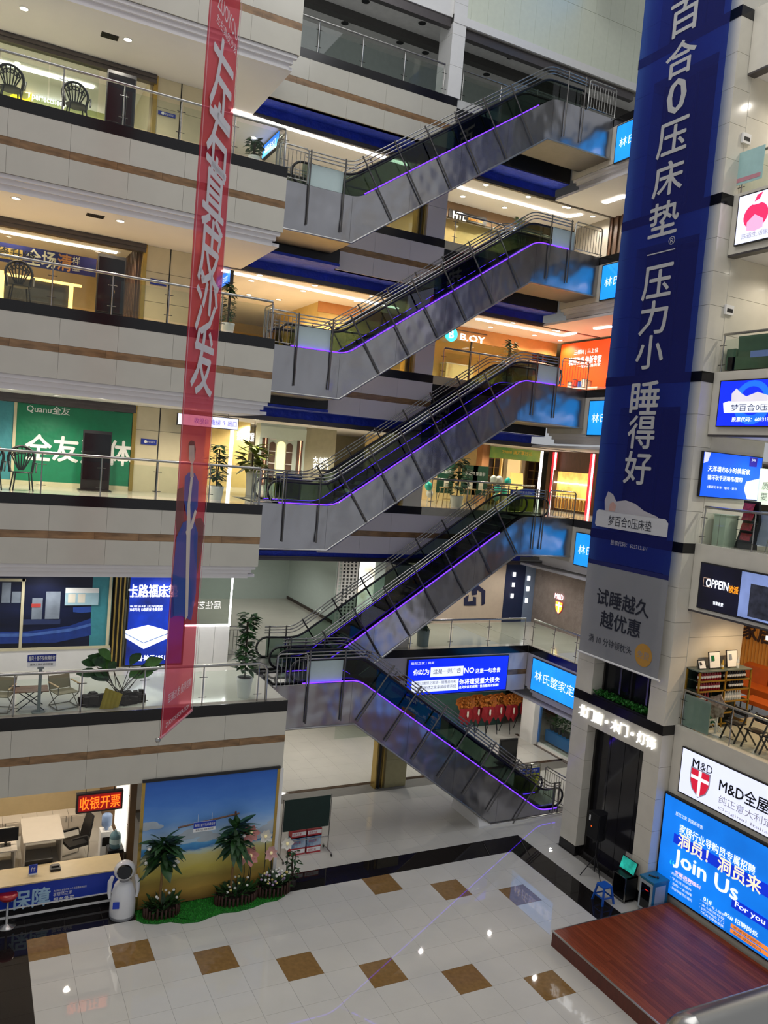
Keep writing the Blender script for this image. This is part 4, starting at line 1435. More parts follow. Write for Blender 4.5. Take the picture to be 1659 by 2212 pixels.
# --- fourth floor, left shop
wall('wall_shop_left_level_four', -7, 2.4, 8.2, 8.4, FL[4], SO[5], m_warmw)
r0 = wall('wall_shop_side_level_four', 2.3, 2.46, 5.2, 8.2, FL[4], SO[5], m_walnut)
for i in range(12):
    MB().box(2.24, 2.3, 5.3 + i * 0.24, 5.42 + i * 0.24, FL[4], SO[5]).build('slat', m_walnut, r0)
q = prect(1, 5.35, (-160, 500), (207, 597))
a, b, c2, d = at(0, 524, 1, 5.35), at(209, 558, 1, 5.35), at(207, 597, 1, 5.35), at(0, 566, 1, 5.35)
zt_, zb_ = (a.z + b.z) / 2, (c2.z + d.z) / 2
r = thing('sale_banner', 'navy sale banner with cream characters across the fourth floor left shop', 'banner', (0, 5.35, zb_))
slab(1, 5.35, -3.6, b.x, zb_, zt_, 0.03).build('cloth', M('navy_cloth', '121C6E', 0.6, var=0.08), r)
m_crm = M('cream_print', 'E7E0CE', 0.6, var=0.02)
x0 = at(0, 545, 1, 5.34).x
MB().box(-3, at(49, 545, 1, 5.34).x, 5.34, 5.348, zb_ + 0.08, zt_ - 0.12).build('yellow_label', M('ochre_print', 'C9A955', 0.6), r)
letters('装修升级', r, m_prk, ((-0.85 + at(46, 545, 1, 5.34).x) / 2 - 0.15, 5.335, (zt_ + zb_) / 2), (1, 0, 0), UPZ, 1.2, 0.26, 0.012)
zc = (zt_ + zb_) / 2
letters('全场', r, m_crm, (at(89, 552, 1, 5.34).x, 5.34, zc), (1, 0, 0), UPZ, at(122, 552, 1, 5.34).x - at(57, 552, 1, 5.34).x, 0.42, 0.025)
letters('清', r, M('orange_print', 'D08A45', 0.6), (at(140, 560, 1, 5.34).x, 5.34, zc), (1, 0, 0), UPZ, 0.34, 0.42, 0.025)
letters('样', r, m_crm, (at(165, 560, 1, 5.34).x, 5.34, zc + 0.1), (1, 0, 0), UPZ, 0.18, 0.2, 0.015)
letters('回馈', r, m_crm, (at(165, 572, 1, 5.34).x, 5.34, zc - 0.1), (1, 0, 0), UPZ, 0.18, 0.16, 0.0)
m_glow = face('warm_lit_frame', 'FFC870', 3.0, 0.0)
r = thing('lit_portal', 'glowing warm light frame around the dark niche of the fourth floor left shop', 'light', (0, 6.0, FL[4]))
xa, xb = at(3, 620, 1, 6.0).x, at(154, 640, 1, 6.0).x
zt2 = at(154, 617, 1, 6.0).z
MB().box(xb - 0.06, xb + 0.04, 5.98, 6.08, FL[4], zt2).build('lit_post', m_glow, r)
MB().box(xa - 0.06, xa + 0.06, 5.98, 6.08, FL[4], zt2 + 0.1).build('lit_post', m_glow, r)
MB().box(xa, xb + 0.25, 5.98, 6.08, zt2, zt2 + 0.06).build('lit_lintel', m_glow, r)
MB().box(xa, xb, 6.1, 6.2, FL[4], zt2).build('niche_back', M('charcoal_panel', '2A2624', 0.5, var=0.2), r)
g = MB().box(-7, 2.35, 5.0, 5.015, FL[4], SO[5] - 0.22).build('window_4', m_glass)
tag(g, kind='structure')

# --- third floor, left: green printed hoarding
r = thing('printed_hoarding', 'big green hoarding with white characters across the third floor left shop', 'hoarding', (0.7, 4.99, FL[3]))
m_green = M('green_vinyl', '0E7A55', 0.45, var=0.08, bump=0.12, bscale=3)
gx0, gx1 = at(36, 900, 1, 4.98).x, 2.35
MB().box(gx0, gx1, 4.98, 5.03, FL[3] + 0.12, SO[4] - 0.23).build('green_sheet', m_green, r)
MB().box(-6, gx0 - 0.07, 4.98, 5.03, FL[3] + 0.12, SO[4] - 0.23).build('teal_sheet', m_teal, r)
MB().box(gx0 - 0.07, gx0, 4.95, 5.03, FL[3], SO[4] - 0.23).build('batten', M('pale_timber', 'CFC6A4', 0.6), r)
MB().box(-6, 2.35, 4.96, 5.03, FL[3], FL[3] + 0.12).build('batten', M('pale_timber', 'CFC6A4', 0.6), r)
ptext('Quanu全友', r, m_prw, 1, 4.97, (58, 882), (151, 889), None, 0.012)
zc = at(110, 968, 1, 4.97).z
for ch, u in (('全', 83), ('友', 142), ('整', 203), ('体', 260)):
    letters(ch, r, m_prw, (at(u, 970, 1, 4.97).x, 4.97, zc), (1, 0, 0), UPZ, 0.62, 0.66, 0.03)

# --- second floor, left shop fronts
Y2 = 4.1
r = thing('printed_hoarding', 'dark blue product poster hoarding with teal edge on the second floor at left', 'hoarding', (0, Y2, FL[2]))
q = prect(1, Y2, (0, 1232), (196, 1396))
px1 = at(198, 1300, 1, Y2).x
zp0, zp1 = at(100, 1398, 1, Y2).z, SO[3] - 0.01
MB().box(-5, px1, Y2, Y2 + 0.05, zp0, zp1).build('poster_sheet', M('night_blue_poster', '0A0E20', 0.35, var=0.7, scale=0.9, stretch=(0.5, 1, 2.5), hex2='141E44'), r)
tx1 = at(241, 1300, 1, Y2).x
MB().box(px1, tx1, Y2, Y2 + 0.05, zp0, zp1).build('teal_sheet', m_teal, r)
MB().box(-5, tx1 + 0.02, Y2 - 0.02, Y2 + 0.05, zp0 - 0.07, zp0).build('batten', M('pale_timber', 'CFC6A4', 0.6), r)
for u in (48, 236):
    x = at(u, 1320, 1, Y2).x
    MB().box(x - 0.04, x + 0.03, Y2 - 0.03, Y2 + 0.02, zp0, zp1 - (0.35 if u == 48 else 0)).build('batten', M('pale_timber', 'CFC6A4', 0.6), r)
xl, xr_ = -5, at(52, 1320, 1, Y2).x
MB().box(xl, xr_, Y2 - 0.03, Y2 + 0.02, zp1 - 0.42, zp1 - 0.35).build('batten', M('pale_timber', 'CFC6A4', 0.6), r)
m_ps = M('grey_print', '7D8794', 0.5, var=0.25, scale=3)
for u0, v0, u1, v1 in ((70, 1292, 90, 1338), (100, 1278, 128, 1338), (26, 1278, 50, 1302), (5, 1258, 22, 1302)):
    a, b = at(u0, v0, 1, Y2 - .004), at(u1, v1, 1, Y2 - .004)
    MB().box(a.x, b.x, Y2 - 0.006, Y2 - .001, b.z, a.z).build('printed_bottle', m_ps, r)
for pts_, hx in (([(-60, 1366), (60, 1364), (150, 1352), (196, 1336), (196, 1372), (120, 1388), (-60, 1392)], '1E3A86'), ([(-60, 1370), (70, 1368), (160, 1356), (196, 1346), (196, 1352), (150, 1364), (60, 1375), (-60, 1377)], '4A6CB4'), ([(158, 1312), (197, 1310), (196, 1322), (175, 1324), (158, 1322)], '2A4A9A')):
    q = [at(u, v, 1, Y2 - .002) for u, v in pts_]
    MB().prism([(p_.x, p_.z) for p_ in q], 1, Y2 - .004 - (.002 if hx == '4A6CB4' else 0), Y2 - .001).build('printed_swoosh', M('swoosh_' + hx, hx, 0.4, var=0.2), r)
a, b = at(68, 1304, 1, Y2), at(88, 1312, 1, Y2)
MB().box(a.x, b.x, Y2 - 0.012, Y2 - .006, b.z, a.z).build('printed_ring', M('coral_print', 'B4403A', 0.5), r)
a, b = at(50, 1338, 1, Y2), at(130, 1348, 1, Y2)
MB().box(a.x, b.x, Y2 - 0.006, Y2 - .001, b.z, a.z).build('printed_plinth', M('steel_blue_print', '25325A', 0.5), r)
a, b = at(142, 1270, 1, Y2 - .03), at(212, 1307, 1, Y2 - .03)
n = thing('notice_board', 'white and pale blue notice sheet fixed over the dark product poster', 'notice', ((a.x + b.x) / 2, Y2 - .02, b.z))
MB().box(a.x, b.x, Y2 - 0.035, Y2 - .012, b.z, a.z).build('sheet', M('pale_blue_paper', 'A9CBD6', 0.6), n)
MB().box(a.x, b.x, Y2 - 0.04, Y2 - .035, a.z - 0.13, a.z).build('header', m_prw, n)
for u in (155, 176):
    c_ = at(u, 1291, 1, Y2 - .03)
    MB().box(c_.x - 0.09, c_.x + 0.09, Y2 - 0.04, Y2 - .035, c_.z - 0.13, c_.z + 0.1).build('picture', m_crm, n)
wall('wall_shop_kick_level_two', -5, tx1 + 0.05, Y2, Y2 + 0.2, FL[2], zp0 - 0.07, m_white)
r0 = wall('wall_shop_mullions_level_two', tx1 + 0.06, tx1 + 0.36, Y2 + 0.04, Y2 + 0.3, FL[2], SO[3], m_dark)
for i in range(3):
    MB().box(tx1 + 0.07 + i * 0.11, tx1 + 0.11 + i * 0.11, Y2 - 0.04, Y2 + 0.05, FL[2], SO[3]).build('mullion', m_gold, r0)
# blue mattress light box
m_bedface = face('deep_blue_lit_face', '0630A8', 0.5, 0.85, 0.8)
bx0 = tx1 + 0.42
bx1 = at(372, 1330, 1, Y2).x + 0.35
r = lightbox('light_box', 'tall blue mattress light box with white characters on the second floor', 'light box', 1, Y2 - 0.02, (bx0, bx1, FL[2] + 0.02, SO[3] - 0.02), m_bedface, 0.12)
YL = Y2 - 0.035
ptext('卡路福', r, m_wlet, 1, YL, (281, 1240), (310, 1240), None, 0.015)
ptext('卡路福床垫', r, m_wlet, 1, YL, (278, 1274), (384, 1278), 0.34, 0.03)
ptext('德国工匠传承百年睡眠', r, m_wlet, 1, YL, (280, 1286), (375, 1290), 0.05, 0.0)
ptext('30年专利 10年质保 免费保养', r, m_wlet, 1, YL, (280, 1316), (351, 1317), 0.1, 0.012)
ptext('享誉全球 环保健康', r, m_wlet, 1, YL, (280, 1309), (352, 1310), 0.05, 0.0)
ptext('德国·始于1851', r, m_wlet, 1, YL, (283, 1420), (356, 1422), 0.16, 0.03)
def ppoly(pts, axis, val, t=0.004):
    q = [at(u, v, axis, val) for u, v in pts]
    o = [0, 2] if axis == 1 else [1, 2]
    return MB().prism([(p[o[0]], p[o[1]]) for p in q], axis, val - t, val)
ppoly([(271, 1362), (320, 1350), (362, 1362), (310, 1382)], 1, YL).build('mattress_print', face('lit_white_patch2', 'FFFFFF', 1.3, 0.0), r)
ppoly([(271, 1362), (310, 1382), (310, 1402), (271, 1378)], 1, YL).build('mattress_print', face('lit_pale_patch', 'DCE6FF', 1.1, 0.0), r)
ppoly([(310, 1382), (362, 1362), (362, 1379), (310, 1402)], 1, YL).build('mattress_print', face('lit_white_patch', 'EAF0FF', 0.95, 0.0), r)
for (p, qq) in (((271, 1368), (310, 1388)), ((310, 1388), (362, 1368))):
    ppoly([p, qq, (qq[0], qq[1] + 1.6), (p[0], p[1] + 1.6)], 1, YL - .004).build('piping_print', face('steel_blue_lit', '5A78B0', 0.6, 0.0), r)
# white base wall with lit window frame beyond the red banner
wx0, wx1 = bx1 + 0.02, at(493, 1400, 1, Y2).x
zwb = at(450, 1352, 1, Y2).z
r0 = wall('wall_shop_base_level_two', wx0, wx1, Y2 + 0.02, Y2 + 0.3, FL[2], zwb, m_joint)
for i in range(3):
    w_ = (wx1 - wx0) / 3
    MB().box(wx0 + i * w_ + .005, wx0 + (i + 1) * w_ - .005, Y2, Y2 + 0.02, FL[2], zwb).build('panel', m_white, r0)
r = thing('lit_window_frame', 'bright white LED frame edging a glass shop window on the second floor', 'light', ((wx0 + wx1) / 2, Y2, zwb))
MB().box(wx0, wx1, Y2 - 0.02, Y2 + 0.03, zwb, zwb + 0.04).build('lit_sill', m_litw, r)
MB().box(wx1 - 0.04, wx1, Y2 - 0.02, Y2 + 0.03, zwb, SO[3]).build('lit_jamb', m_litw, r)
MB().box(wx0, wx1, Y2, Y2 + 0.01, zwb, SO[3]).build('glass_pane', m_glass, r)
letters('居住艺术', r, m_prw, (wx1 - 0.75, Y2 - 0.01, zwb + 0.6), (-1, 0, 0), UPZ, 0.9, 0.22, 0.0)

# ---------------------------------------------------------------- plants


def leaf_mat():
    return M('dark_green_leaf', '1D3A1E', 0.45, var=0.35, scale=9, hex2='35602E')


def potted_plant(label, loc, h, spread, n, leaf=0.2, pot=(0.2, 0.15, 0.42), potmat=None, seed=1, group='potted plants', mat=None, column=False):
    rnd = random.Random(seed)
    root = thing('potted_plant', label, 'plant', loc, group)
    x, y, z = loc
    rt, rb_, ph = pot
    MB().lathe([(rb_, 0), (rt * 0.96, ph * 0.8), (rt, ph), (rt * 0.9, ph), (rt * 0.86, ph - 0.05)], (x, y, z), 16).build('pot', potmat or m_white, root)
    MB().lathe([(rt * 0.88, ph - 0.04), (0.001, ph - 0.03)], (x, y, z), 12, caps=False).build('soil', M('dark_soil', '241A14', 0.9), root)
    st = MB()
    fo = MB()
    for i in range(3):
        a = rnd.random() * 6.28
        st.tube([(x, y, z + ph - 0.04), (x + 0.04 * math.cos(a), y + 0.04 * math.sin(a), z + ph + (h - ph) * 0.5), (x + 0.1 * spread * math.cos(a), y + 0.1 * spread * math.sin(a), z + h * 0.9)], 0.014, 5)
    for i in range(n):
        t = rnd.random()
        zz = z + ph + (h - ph) * (0.08 + 0.9 * t)
        a = rnd.random() * 6.283
        w = spread * (0.35 + 0.65 * rnd.random()) * (1 - 0.45 * t if column else (0.55 + 0.6 * math.sin(math.pi * t)))
        r0 = w * 0.45
        p = (x + r0 * math.cos(a), y + r0 * math.sin(a), zz)
        d = (math.cos(a), math.sin(a), rnd.uniform(-0.35, 0.7))
        fo.leaf(p, d, leaf * rnd.uniform(0.7, 1.2), leaf * rnd.uniform(0.45, 0.65), droop=rnd.uniform(0.1, 0.5), n=3)
    st.build('stem', M('brown_stem', '3A3020', 0.7), root)
    fo.build('foliage', mat or leaf_mat(), root)
    return root


potted_plant('tall leafy plant in a white pot behind the second floor railing end', (4.75, 0.95, FL[2]), 2.15, 0.46, 210, 0.22, (0.2, 0.15, 0.5), seed=3, column=True)
p = at(550, 340, 1, 2.7)
potted_plant('small bushy plant at the fifth floor railing, right of the red banner', (p.x, 2.75, FL[5]), 0.72, 0.3, 70, 0.17, (0.16, 0.12, 0.25), seed=4)
p = at(494, 690, 1, 2.7)
potted_plant('tall dark plant at the fourth floor railing, right of the red banner', (p.x, 2.75, FL[4]), 1.35, 0.3, 130, 0.16, (0.18, 0.14, 0.3), seed=5, column=True)
p = at(472, 1000, 1, 2.7)
potted_plant('tall plant with round leaves at the third floor railing beside the red banner', (p.x, 2.75, FL[3]), 1.5, 0.38, 140, 0.2, (0.2, 0.15, 0.4), seed=6)
p = at(545, 1010, 1, 6.2)
potted_plant('spiky fern in front of the arched display on the third floor', (p.x, 6.2, FL[3]), 1.55, 0.55, 60, 0.5, (0.18, 0.14, 0.75), seed=7, mat=M('yellow_green_leaf', '6E7A22', 0.5, var=0.3))
p = at(988, 1060, 1, 5.9)
potted_plant('big-leaved plant in a white pot in front of the wooden stools', (p.x, 5.9, FL[3]), 1.75, 0.62, 120, 0.3, (0.24, 0.18, 0.4), seed=8)
p = at(1098, 800, 1, 5.6)
potted_plant('leafy plant in front of the yellow fourth floor shop', (p.x, 5.6, FL[4]), 1.65, 0.5, 140, 0.22, (0.2, 0.15, 0.4), seed=9)
p = at(1120, 505, 1, 5.6)
potted_plant('slim plant behind the head of the second highest escalator', (p.x, 5.6, FL[5]), 1.5, 0.35, 90, 0.2, (0.18, 0.14, 0.35), seed=10)
p = at(913, 1385, 1, 5.2)
potted_plant('small plant in a grey pot behind the railing left of the beige logo wall', (p.x, 5.2, FL[2]), 1.0, 0.32, 60, 0.2, (0.22, 0.2, 0.55), M('grey_pot', '8C9494', 0.5), seed=11)

# ---------------------------------------------------------------- back and side shops
YS, XSH = 8.4, 19.3
# fifth floor
r0 = wall('wall_shop_back_level_five', 11.4, XSH, YS + 0.35, YS + 0.5, FL[5], SO[6], m_warmw)
wall('wall_shop_header_level_five', 11.4, XSH, YS, YS + 0.2, SO[6] - 0.55, SO[6], M('bronze_header', '6A5034', 0.4))
g = MB().box(11.4, XSH, YS + 0.02, YS + 0.035, FL[5], SO[6] - 0.55).build('window_5', m_glass)
tag(g, kind='structure')
a, b = at(976, 452, 1, YS - 0.06), at(1050, 487, 1, YS - 0.06)
r = lightbox('shop_sign', 'black shop sign with three white capitals on the fifth floor', 'sign', 1, YS - 0.06, (a.x - 0.1, b.x, b.z - 0.02, a.z + 0.0), M('black_sign_face', '14110F', 0.4), 0.06)
ptext('HTL', r, m_lightlet, 1, YS - 0.08, (979, 463), (1007, 471), 0.26, 0.02)
ptext('INTERNATIONAL', r, face('orange_lit_letter', 'F0A020', 0.95, 0.0), 1, YS - 0.08, (1012, 473), (1044, 480), 0.09, 0.0)
r0 = wall('wall_wing_shop_level_five', XSH, XSH + 0.2, -0.05, YS, FL[5], SO[6], M('dark_timber_wall', '3A2A1E', 0.6, var=0.2))
for i in range(22):
    MB().box(XSH - 0.06, XSH, 0.1 + i * 0.3, 0.24 + i * 0.3, FL[5], SO[6]).build('slat', m_walnut, r0)
r = thing('shop_sign', 'white panel with dark characters on the timber slats of the fifth floor', 'sign', (XSH - 0.1, 5.0, FL[5]))
a, b = at(1240, 500, 0, XSH - 0.1), at(1318, 470, 0, XSH - 0.1)
MB().box(XSH - 0.1, XSH - 0.07, b.y, a.y, FL[5] + 0.1, b.z).build('panel', M('dim_white_board', '8E8880', 0.6), r)
letters('品质家居生活', r, m_prk, (XSH - 0.11, (a.y + b.y) / 2, FL[5] + 0.95), UY, UPZ, abs(a.y - b.y) * 0.8, 0.4, 0.0)
# fourth floor
r0 = wall('wall_shop_back_level_four', 11.4, XSH, YS + 1.6, YS + 1.8, FL[4], SO[5], m_yellow)
wall('wall_shop_header_level_four', 11.4, XSH, YS, YS + 0.15, SO[5] - 0.5, SO[5], M('tan_header', 'B98A50', 0.5))
a, b = at(958, 724, 1, YS - 0.1), at(1048, 738, 1, YS - 0.1)
r = thing('shop_sign', 'lit turquoise round logo and white capitals of the yellow fourth floor shop', 'sign', ((a.x + b.x) / 2, YS - 0.1, a.z - 0.3))
ptext('B.OY', r, m_lightlet, 1, YS - 0.1, (995, 727), (1047, 736), 0.24, 0.015, 0.03)
c_ = at(974, 722, 1, YS - 0.1)
MB().lathe([(0.27, 0), (0.27, -0.04)], c_, 24, axis='y').build('round_logo', face('turquoise_lit', '30C8E0', 1.6, 0.1), r)
letters('B', r, m_lightlet, (c_.x, c_.y - 0.05, c_.z), (1, 0, 0), UPZ, 0.2, 0.3, 0.02)
MB().box(a.x - 0.3, b.x + 0.1, YS - 0.06, YS - 0.03, a.z + 0.28, a.z + 0.31).build('hanging_bar', m_dsteel, r)
for x in (11.6, 13.4, 15.2, 17.0, 18.6):
    g = MB().box(x, x + 0.05, YS - 0.02, YS + 0.05, FL[4], SO[5] - 0.5).build('trim_mullion', m_dsteel)
    tag(g, kind='structure')
g = MB().box(11.4, XSH, YS + 0.06, YS + 0.07, FL[4], SO[5] - 0.5).build('window_6', m_glass)
tag(g, kind='structure')
for (u0, v0, u1, v1, c_) in ((955, 770, 1005, 860, 'E3D5A4'), (1130, 760, 1180, 850, 'D3B676')):
    a, b = at(u0, v0, 1, YS + 1.5), at(u1, v1, 1, YS + 1.5)
    w = thing('display_cabinet', 'pale display cabinet at the back of the yellow fourth floor shop, %s' % ('by the pillar' if u0 < 1000 else 'by the orange board'), 'cabinet', ((a.x + b.x) / 2, YS + 1.3, FL[4]))
    MB().box(a.x, b.x, YS + 1.1, YS + 1.55, FL[4], FL[4] + 1.1).build('body', M('cabinet_' + c_, c_, 0.5), w)
    MB().box(a.x - 0.03, b.x + 0.03, YS + 1.08, YS + 1.56, FL[4] + 1.1, FL[4] + 1.14).build('top', m_white, w)
m_or = face('orange_lit_face', 'F0440E', 0.85, 0.15, 0.5)
a = at(1213, 741, 0, XSH - 0.08)
r = lightbox('light_box', 'large glowing orange wall panel with white characters on the fourth floor wing', 'light box', 0, XSH - 0.08, (0.2, a.y, FL[4] + 0.05, SO[5] - 0.06), m_or, 0.07)
ptext('三棵树 | 马上住', r, m_wlet, 0, XSH - 0.1, (1240, 762), (1292, 757), 0.2, 0.0)
ptext('墙面改造 焕新专家', r, m_wlet, 0, XSH - 0.1, (1229, 781), (1299, 775), 0.3, 0.02)
ptext('一站式服务到家', r, m_wlet, 0, XSH - 0.1, (1248, 792), (1297, 787), 0.12, 0.0)
for i, (u, hx) in enumerate(((1232, 'D0D0D0'), (1242, 'C84030'), (1254, '3050A0'), (1262, 'D8D8E0'), (1272, 'C0A080'))):
    p = at(u, 830, 0, 18.7)
    c_ = thing('paint_can', 'paint can standing before the orange wall panel, number %s from the left' % ('one', 'two', 'three', 'four', 'five')[i], 'can', (18.7, p.y, FL[4] + 0.42), 'paint cans by the orange wall panel')
    MB().lathe([(0.11, 0), (0.11, 0.24 + 0.08 * (i % 2))], (18.7, p.y, FL[4] + 0.42), 12).build('body', M('can_' + hx, hx, 0.4), c_)
    MB().lathe([(0.115, 0.24 + 0.08 * (i % 2)), (0.115, 0.27 + 0.08 * (i % 2))], (18.7, p.y, FL[4] + 0.42), 12).build('lid', m_steel, c_)
r = thing('display_bench', 'low white display bench before the orange wall panel', 'bench', (18.7, 3.6, FL[4]))
ya, yb = at(1226, 830, 0, 18.7).y + 0.3, at(1290, 830, 0, 18.7).y - 0.3
MB().box(18.45, 18.95, yb, ya, FL[4] + 0.36, FL[4] + 0.42).build('top', m_white, r)
for y in (yb + 0.1, ya - 0.1):
    MB().box(18.5, 18.9, y - 0.03, y + 0.03, FL[4], FL[4] + 0.36).build('leg', m_white, r)
# fourth floor corner block in the aisle
wall('wall_aisle_block_level_four', 8.9, 11.3, 8.4, 12.5, FL[4], SO[5], m_yellow)
MB().box(8.85, 11.3, 8.36, 8.4, SO[5] - 0.35, SO[5]).build('trim_soffit_box', M('copper_trim', 'B4783C', 0.35, 0.3))
tag(bpy.data.objects['trim_soffit_box'], kind='structure')
wall('wall_aisle_block_level_five', 9.2, 11.3, 8.6, 12.5, FL[5], SO[6], m_cream_w)
# hanging blue way signs in the aisle
for k, u, v in ((5, 598, 305), (4, 494, 602)):
    p = at(u, v, 1, 6.5)
    r = thing('hanging_sign', 'small lit blue way sign hanging from the %s floor aisle ceiling' % ORD[k], 'sign', (p.x, 6.5, p.z), 'hanging way signs')
    MB().box(p.x - 0.05, p.x + 0.05, 6.15, 7.75, p.z - 0.22, p.z + 0.22).build('box', m_dsteel, r)
    MB().box(p.x - 0.055, p.x - 0.05, 6.18, 7.72, p.z - 0.19, p.z + 0.19).build('lit_face', face('way_sign_blue', '2A78E8', 1.1, 0.1), r)
    letters('出口 EXIT', r, m_wlet, (p.x - 0.06, 6.95, p.z), UY, UPZ, 1.1, 0.2, 0.0)
    MB().tube([(p.x, 6.55, p.z + 0.2), (p.x, 6.55, SO[k + 1])], 0.01, 5).build('hanger', m_steel, r)
a, b = at(384, 893, 1, 4.4), at(515, 925, 1, 4.4)
r = thing('hanging_sign', 'long white lit way sign behind the red banner on the third floor', 'sign', ((a.x + b.x) / 2, 4.4, b.z), 'hanging way signs')
za, zb = at(450, 898, 1, 4.4).z, at(450, 924, 1, 4.4).z
MB().box(a.x, b.x, 4.4, 4.5, zb, za).build('box', m_dsteel, r)
MB().box(a.x + .02, b.x - .02, 4.395, 4.4, zb + .02, za - .02).build('lit_face', face('way_sign_white', 'E4E6FF', 1.0, 0.03), r)
letters('收银台 电梯 ↑ 出口', r, face('violet_lit_print', '6A60D0', 0.7, 0), ((a.x + b.x) / 2 + 0.2, 4.39, (za + zb) / 2), (1, 0, 0), UPZ, 1.2, 0.16, 0.0)
for x in (a.x + 0.3, b.x - 0.3):
    MB().tube([(x, 4.45, za), (x, 4.45, SO[4])], 0.01, 5).build('hanger', m_steel, r)

# third floor shops round the aisle
Y3 = 9.0
xa, xb = at(563, 930, 1, Y3).x, at(663, 930, 1, Y3).x
wall('wall_yellow_level_three', 4.6, xa, Y3 + 1.2, Y3 + 1.4, FL[3], SO[4], m_yellow)
r0 = wall('wall_display_level_three', xa, xb, Y3 + 0.05, Y3 + 0.5, FL[3], SO[4], m_mint)
r = thing('arched_display', 'white wall cabinet with arched niches and a glowing central arch on the third floor', 'cabinet', ((xa + xb) / 2, Y3, FL[3]))
MB().box(xa, xb, Y3, Y3 + 0.05, SO[4] - 0.5, SO[4] - 0.1).build('top_panel', m_mint, r)
W_ = xb - xa
def archpoly(x0, x1, z0, z1):
    c, rr = (x0 + x1) / 2, (x1 - x0) / 2
    return [(x0, z0), (x1, z0)] + [(c + rr * math.cos(t), z1 - rr + rr * math.sin(t)) for t in [math.pi * i / 10 for i in range(11)]]
z0 = FL[3]
for i, (f0, f1) in enumerate(((0.22, 0.35), (0.59, 0.72))):
    MB().prism(archpoly(xa + W_ * f0, xa + W_ * f1, z0 + 0.3, SO[4] - 0.62), 1, Y3 + 0.02, Y3 + 0.048).build('niche', M('niche_brown', '5A4438', 0.6), r)
    for j in range(4):
        MB().box(xa + W_ * f0, xa + W_ * f1, Y3 - 0.01, Y3 + 0.03, z0 + 0.55 + j * 0.42, z0 + 0.58 + j * 0.42).build('shelf', m_white, r)
MB().prism(archpoly(xa + W_ * 0.385, xa + W_ * 0.56, z0 + 0.2, SO[4] - 0.58), 1, Y3 + 0.01, Y3 + 0.047).build('lit_arch', face('warm_lit_arch', 'FFE2A0', 1.4, 0.05), r)
for f in (0.06, 0.82):
    MB().box(xa + W_ * f, xa + W_ * (f + 0.12), Y3 + 0.01, Y3 + 0.047, z0 + 0.2, SO[4] - 0.5).build('side_niche', M('niche_brown', '5A4438', 0.6), r)
    MB().box(xa + W_ * (f + 0.06), xa + W_ * (f + 0.075), Y3 - 0.01, Y3 + 0.02, z0 + 0.3, SO[4] - 0.5).build('lit_bar', face('copper_lit_bar', 'FFB890', 1.8, 0), r)
xc, xd = xb + 0.02, at(725, 935, 1, Y3 + 0.3).x
wall('wall_grey_level_three', xc, xd, Y3 + 0.2, Y3 + 0.5, FL[3], SO[4], M('putty_wall', 'A9A48C', 0.5))
r = thing('shop_sign', 'glowing white two-line shop characters on the putty-coloured third floor wall', 'sign', (xc + 0.5, Y3 + 0.18, FL[3] + 1))
ptext('大自然', r, m_lightlet, 1, Y3 + 0.17, (677, 993), (708, 995), 0.22, 0.02)
ptext('实木门', r, m_lightlet, 1, Y3 + 0.17, (677, 1007), (708, 1009), 0.22, 0.02)
r = thing('shop_sign', 'glowing white shop characters hanging behind the third floor way sign', 'sign', (5.5, 8.2, 11))
ptext('索菲亚家居', r, m_lightlet, 1, 8.4, (512, 942), (549, 944), 0.3, 0.03)
p = at(530, 942, 1, 8.4)
for dx in (-0.3, 0.3):
    MB().tube([(p.x + dx, 8.4, p.z + 0.15), (p.x + dx, 8.4, SO[4])], 0.01, 5).build('hanger', m_dsteel, r)
p = at(497, 1000, 1, 7.6)
MB().box(p.x - 0.05, p.x + 0.05, 7.55, 7.65, FL[3], SO[4]).build('light_column', face('lit_white_column', 'FFF4EE', 2.2, 0))
tag(bpy.data.objects['light_column'], 'slim glowing white light column beside the third floor plant', 'light')
# third floor, right of the pillar
xs0, xs1 = at(1040, 1000, 1, YS).x, at(1172, 1000, 1, YS).x
wall('wall_shop_back_level_three', 11.8, xs1 + 1.0, YS + 1.3, YS + 1.5, FL[3], SO[4], M('soft_yellow_wall', 'E0C68C', 0.6))
wall('wall_shop_pier_level_three', xs0 - 0.05, xs0 + 0.28, YS - 0.1, YS + 0.3, FL[3], SO[4], M('terracotta_wall', 'A8744A', 0.6))
a, b = at(1060, 965, 1, YS - .2), at(1168, 993, 1, YS - .2)
r = thing('sale_banner', 'green and gold promotional banner over the third floor cabinet shop', 'banner', ((a.x + b.x) / 2, YS - 0.2, b.z))
zt_, zb_ = at(1110, 974, 1, YS - .2).z, at(1110, 993, 1, YS - .2).z
MB().box(a.x, b.x, YS - 0.2, YS - 0.17, zb_, zt_ + 0.1).build('cloth', M('green_banner', '3C9A58', 0.5, var=0.3, scale=1.2, hex2='A8B850'), r)
ptext('29800 满万享好礼', r, M('gold_print', 'D8B840', 0.5), 1, YS - 0.21, (1085, 975), (1150, 981), 0.16, 0.02)
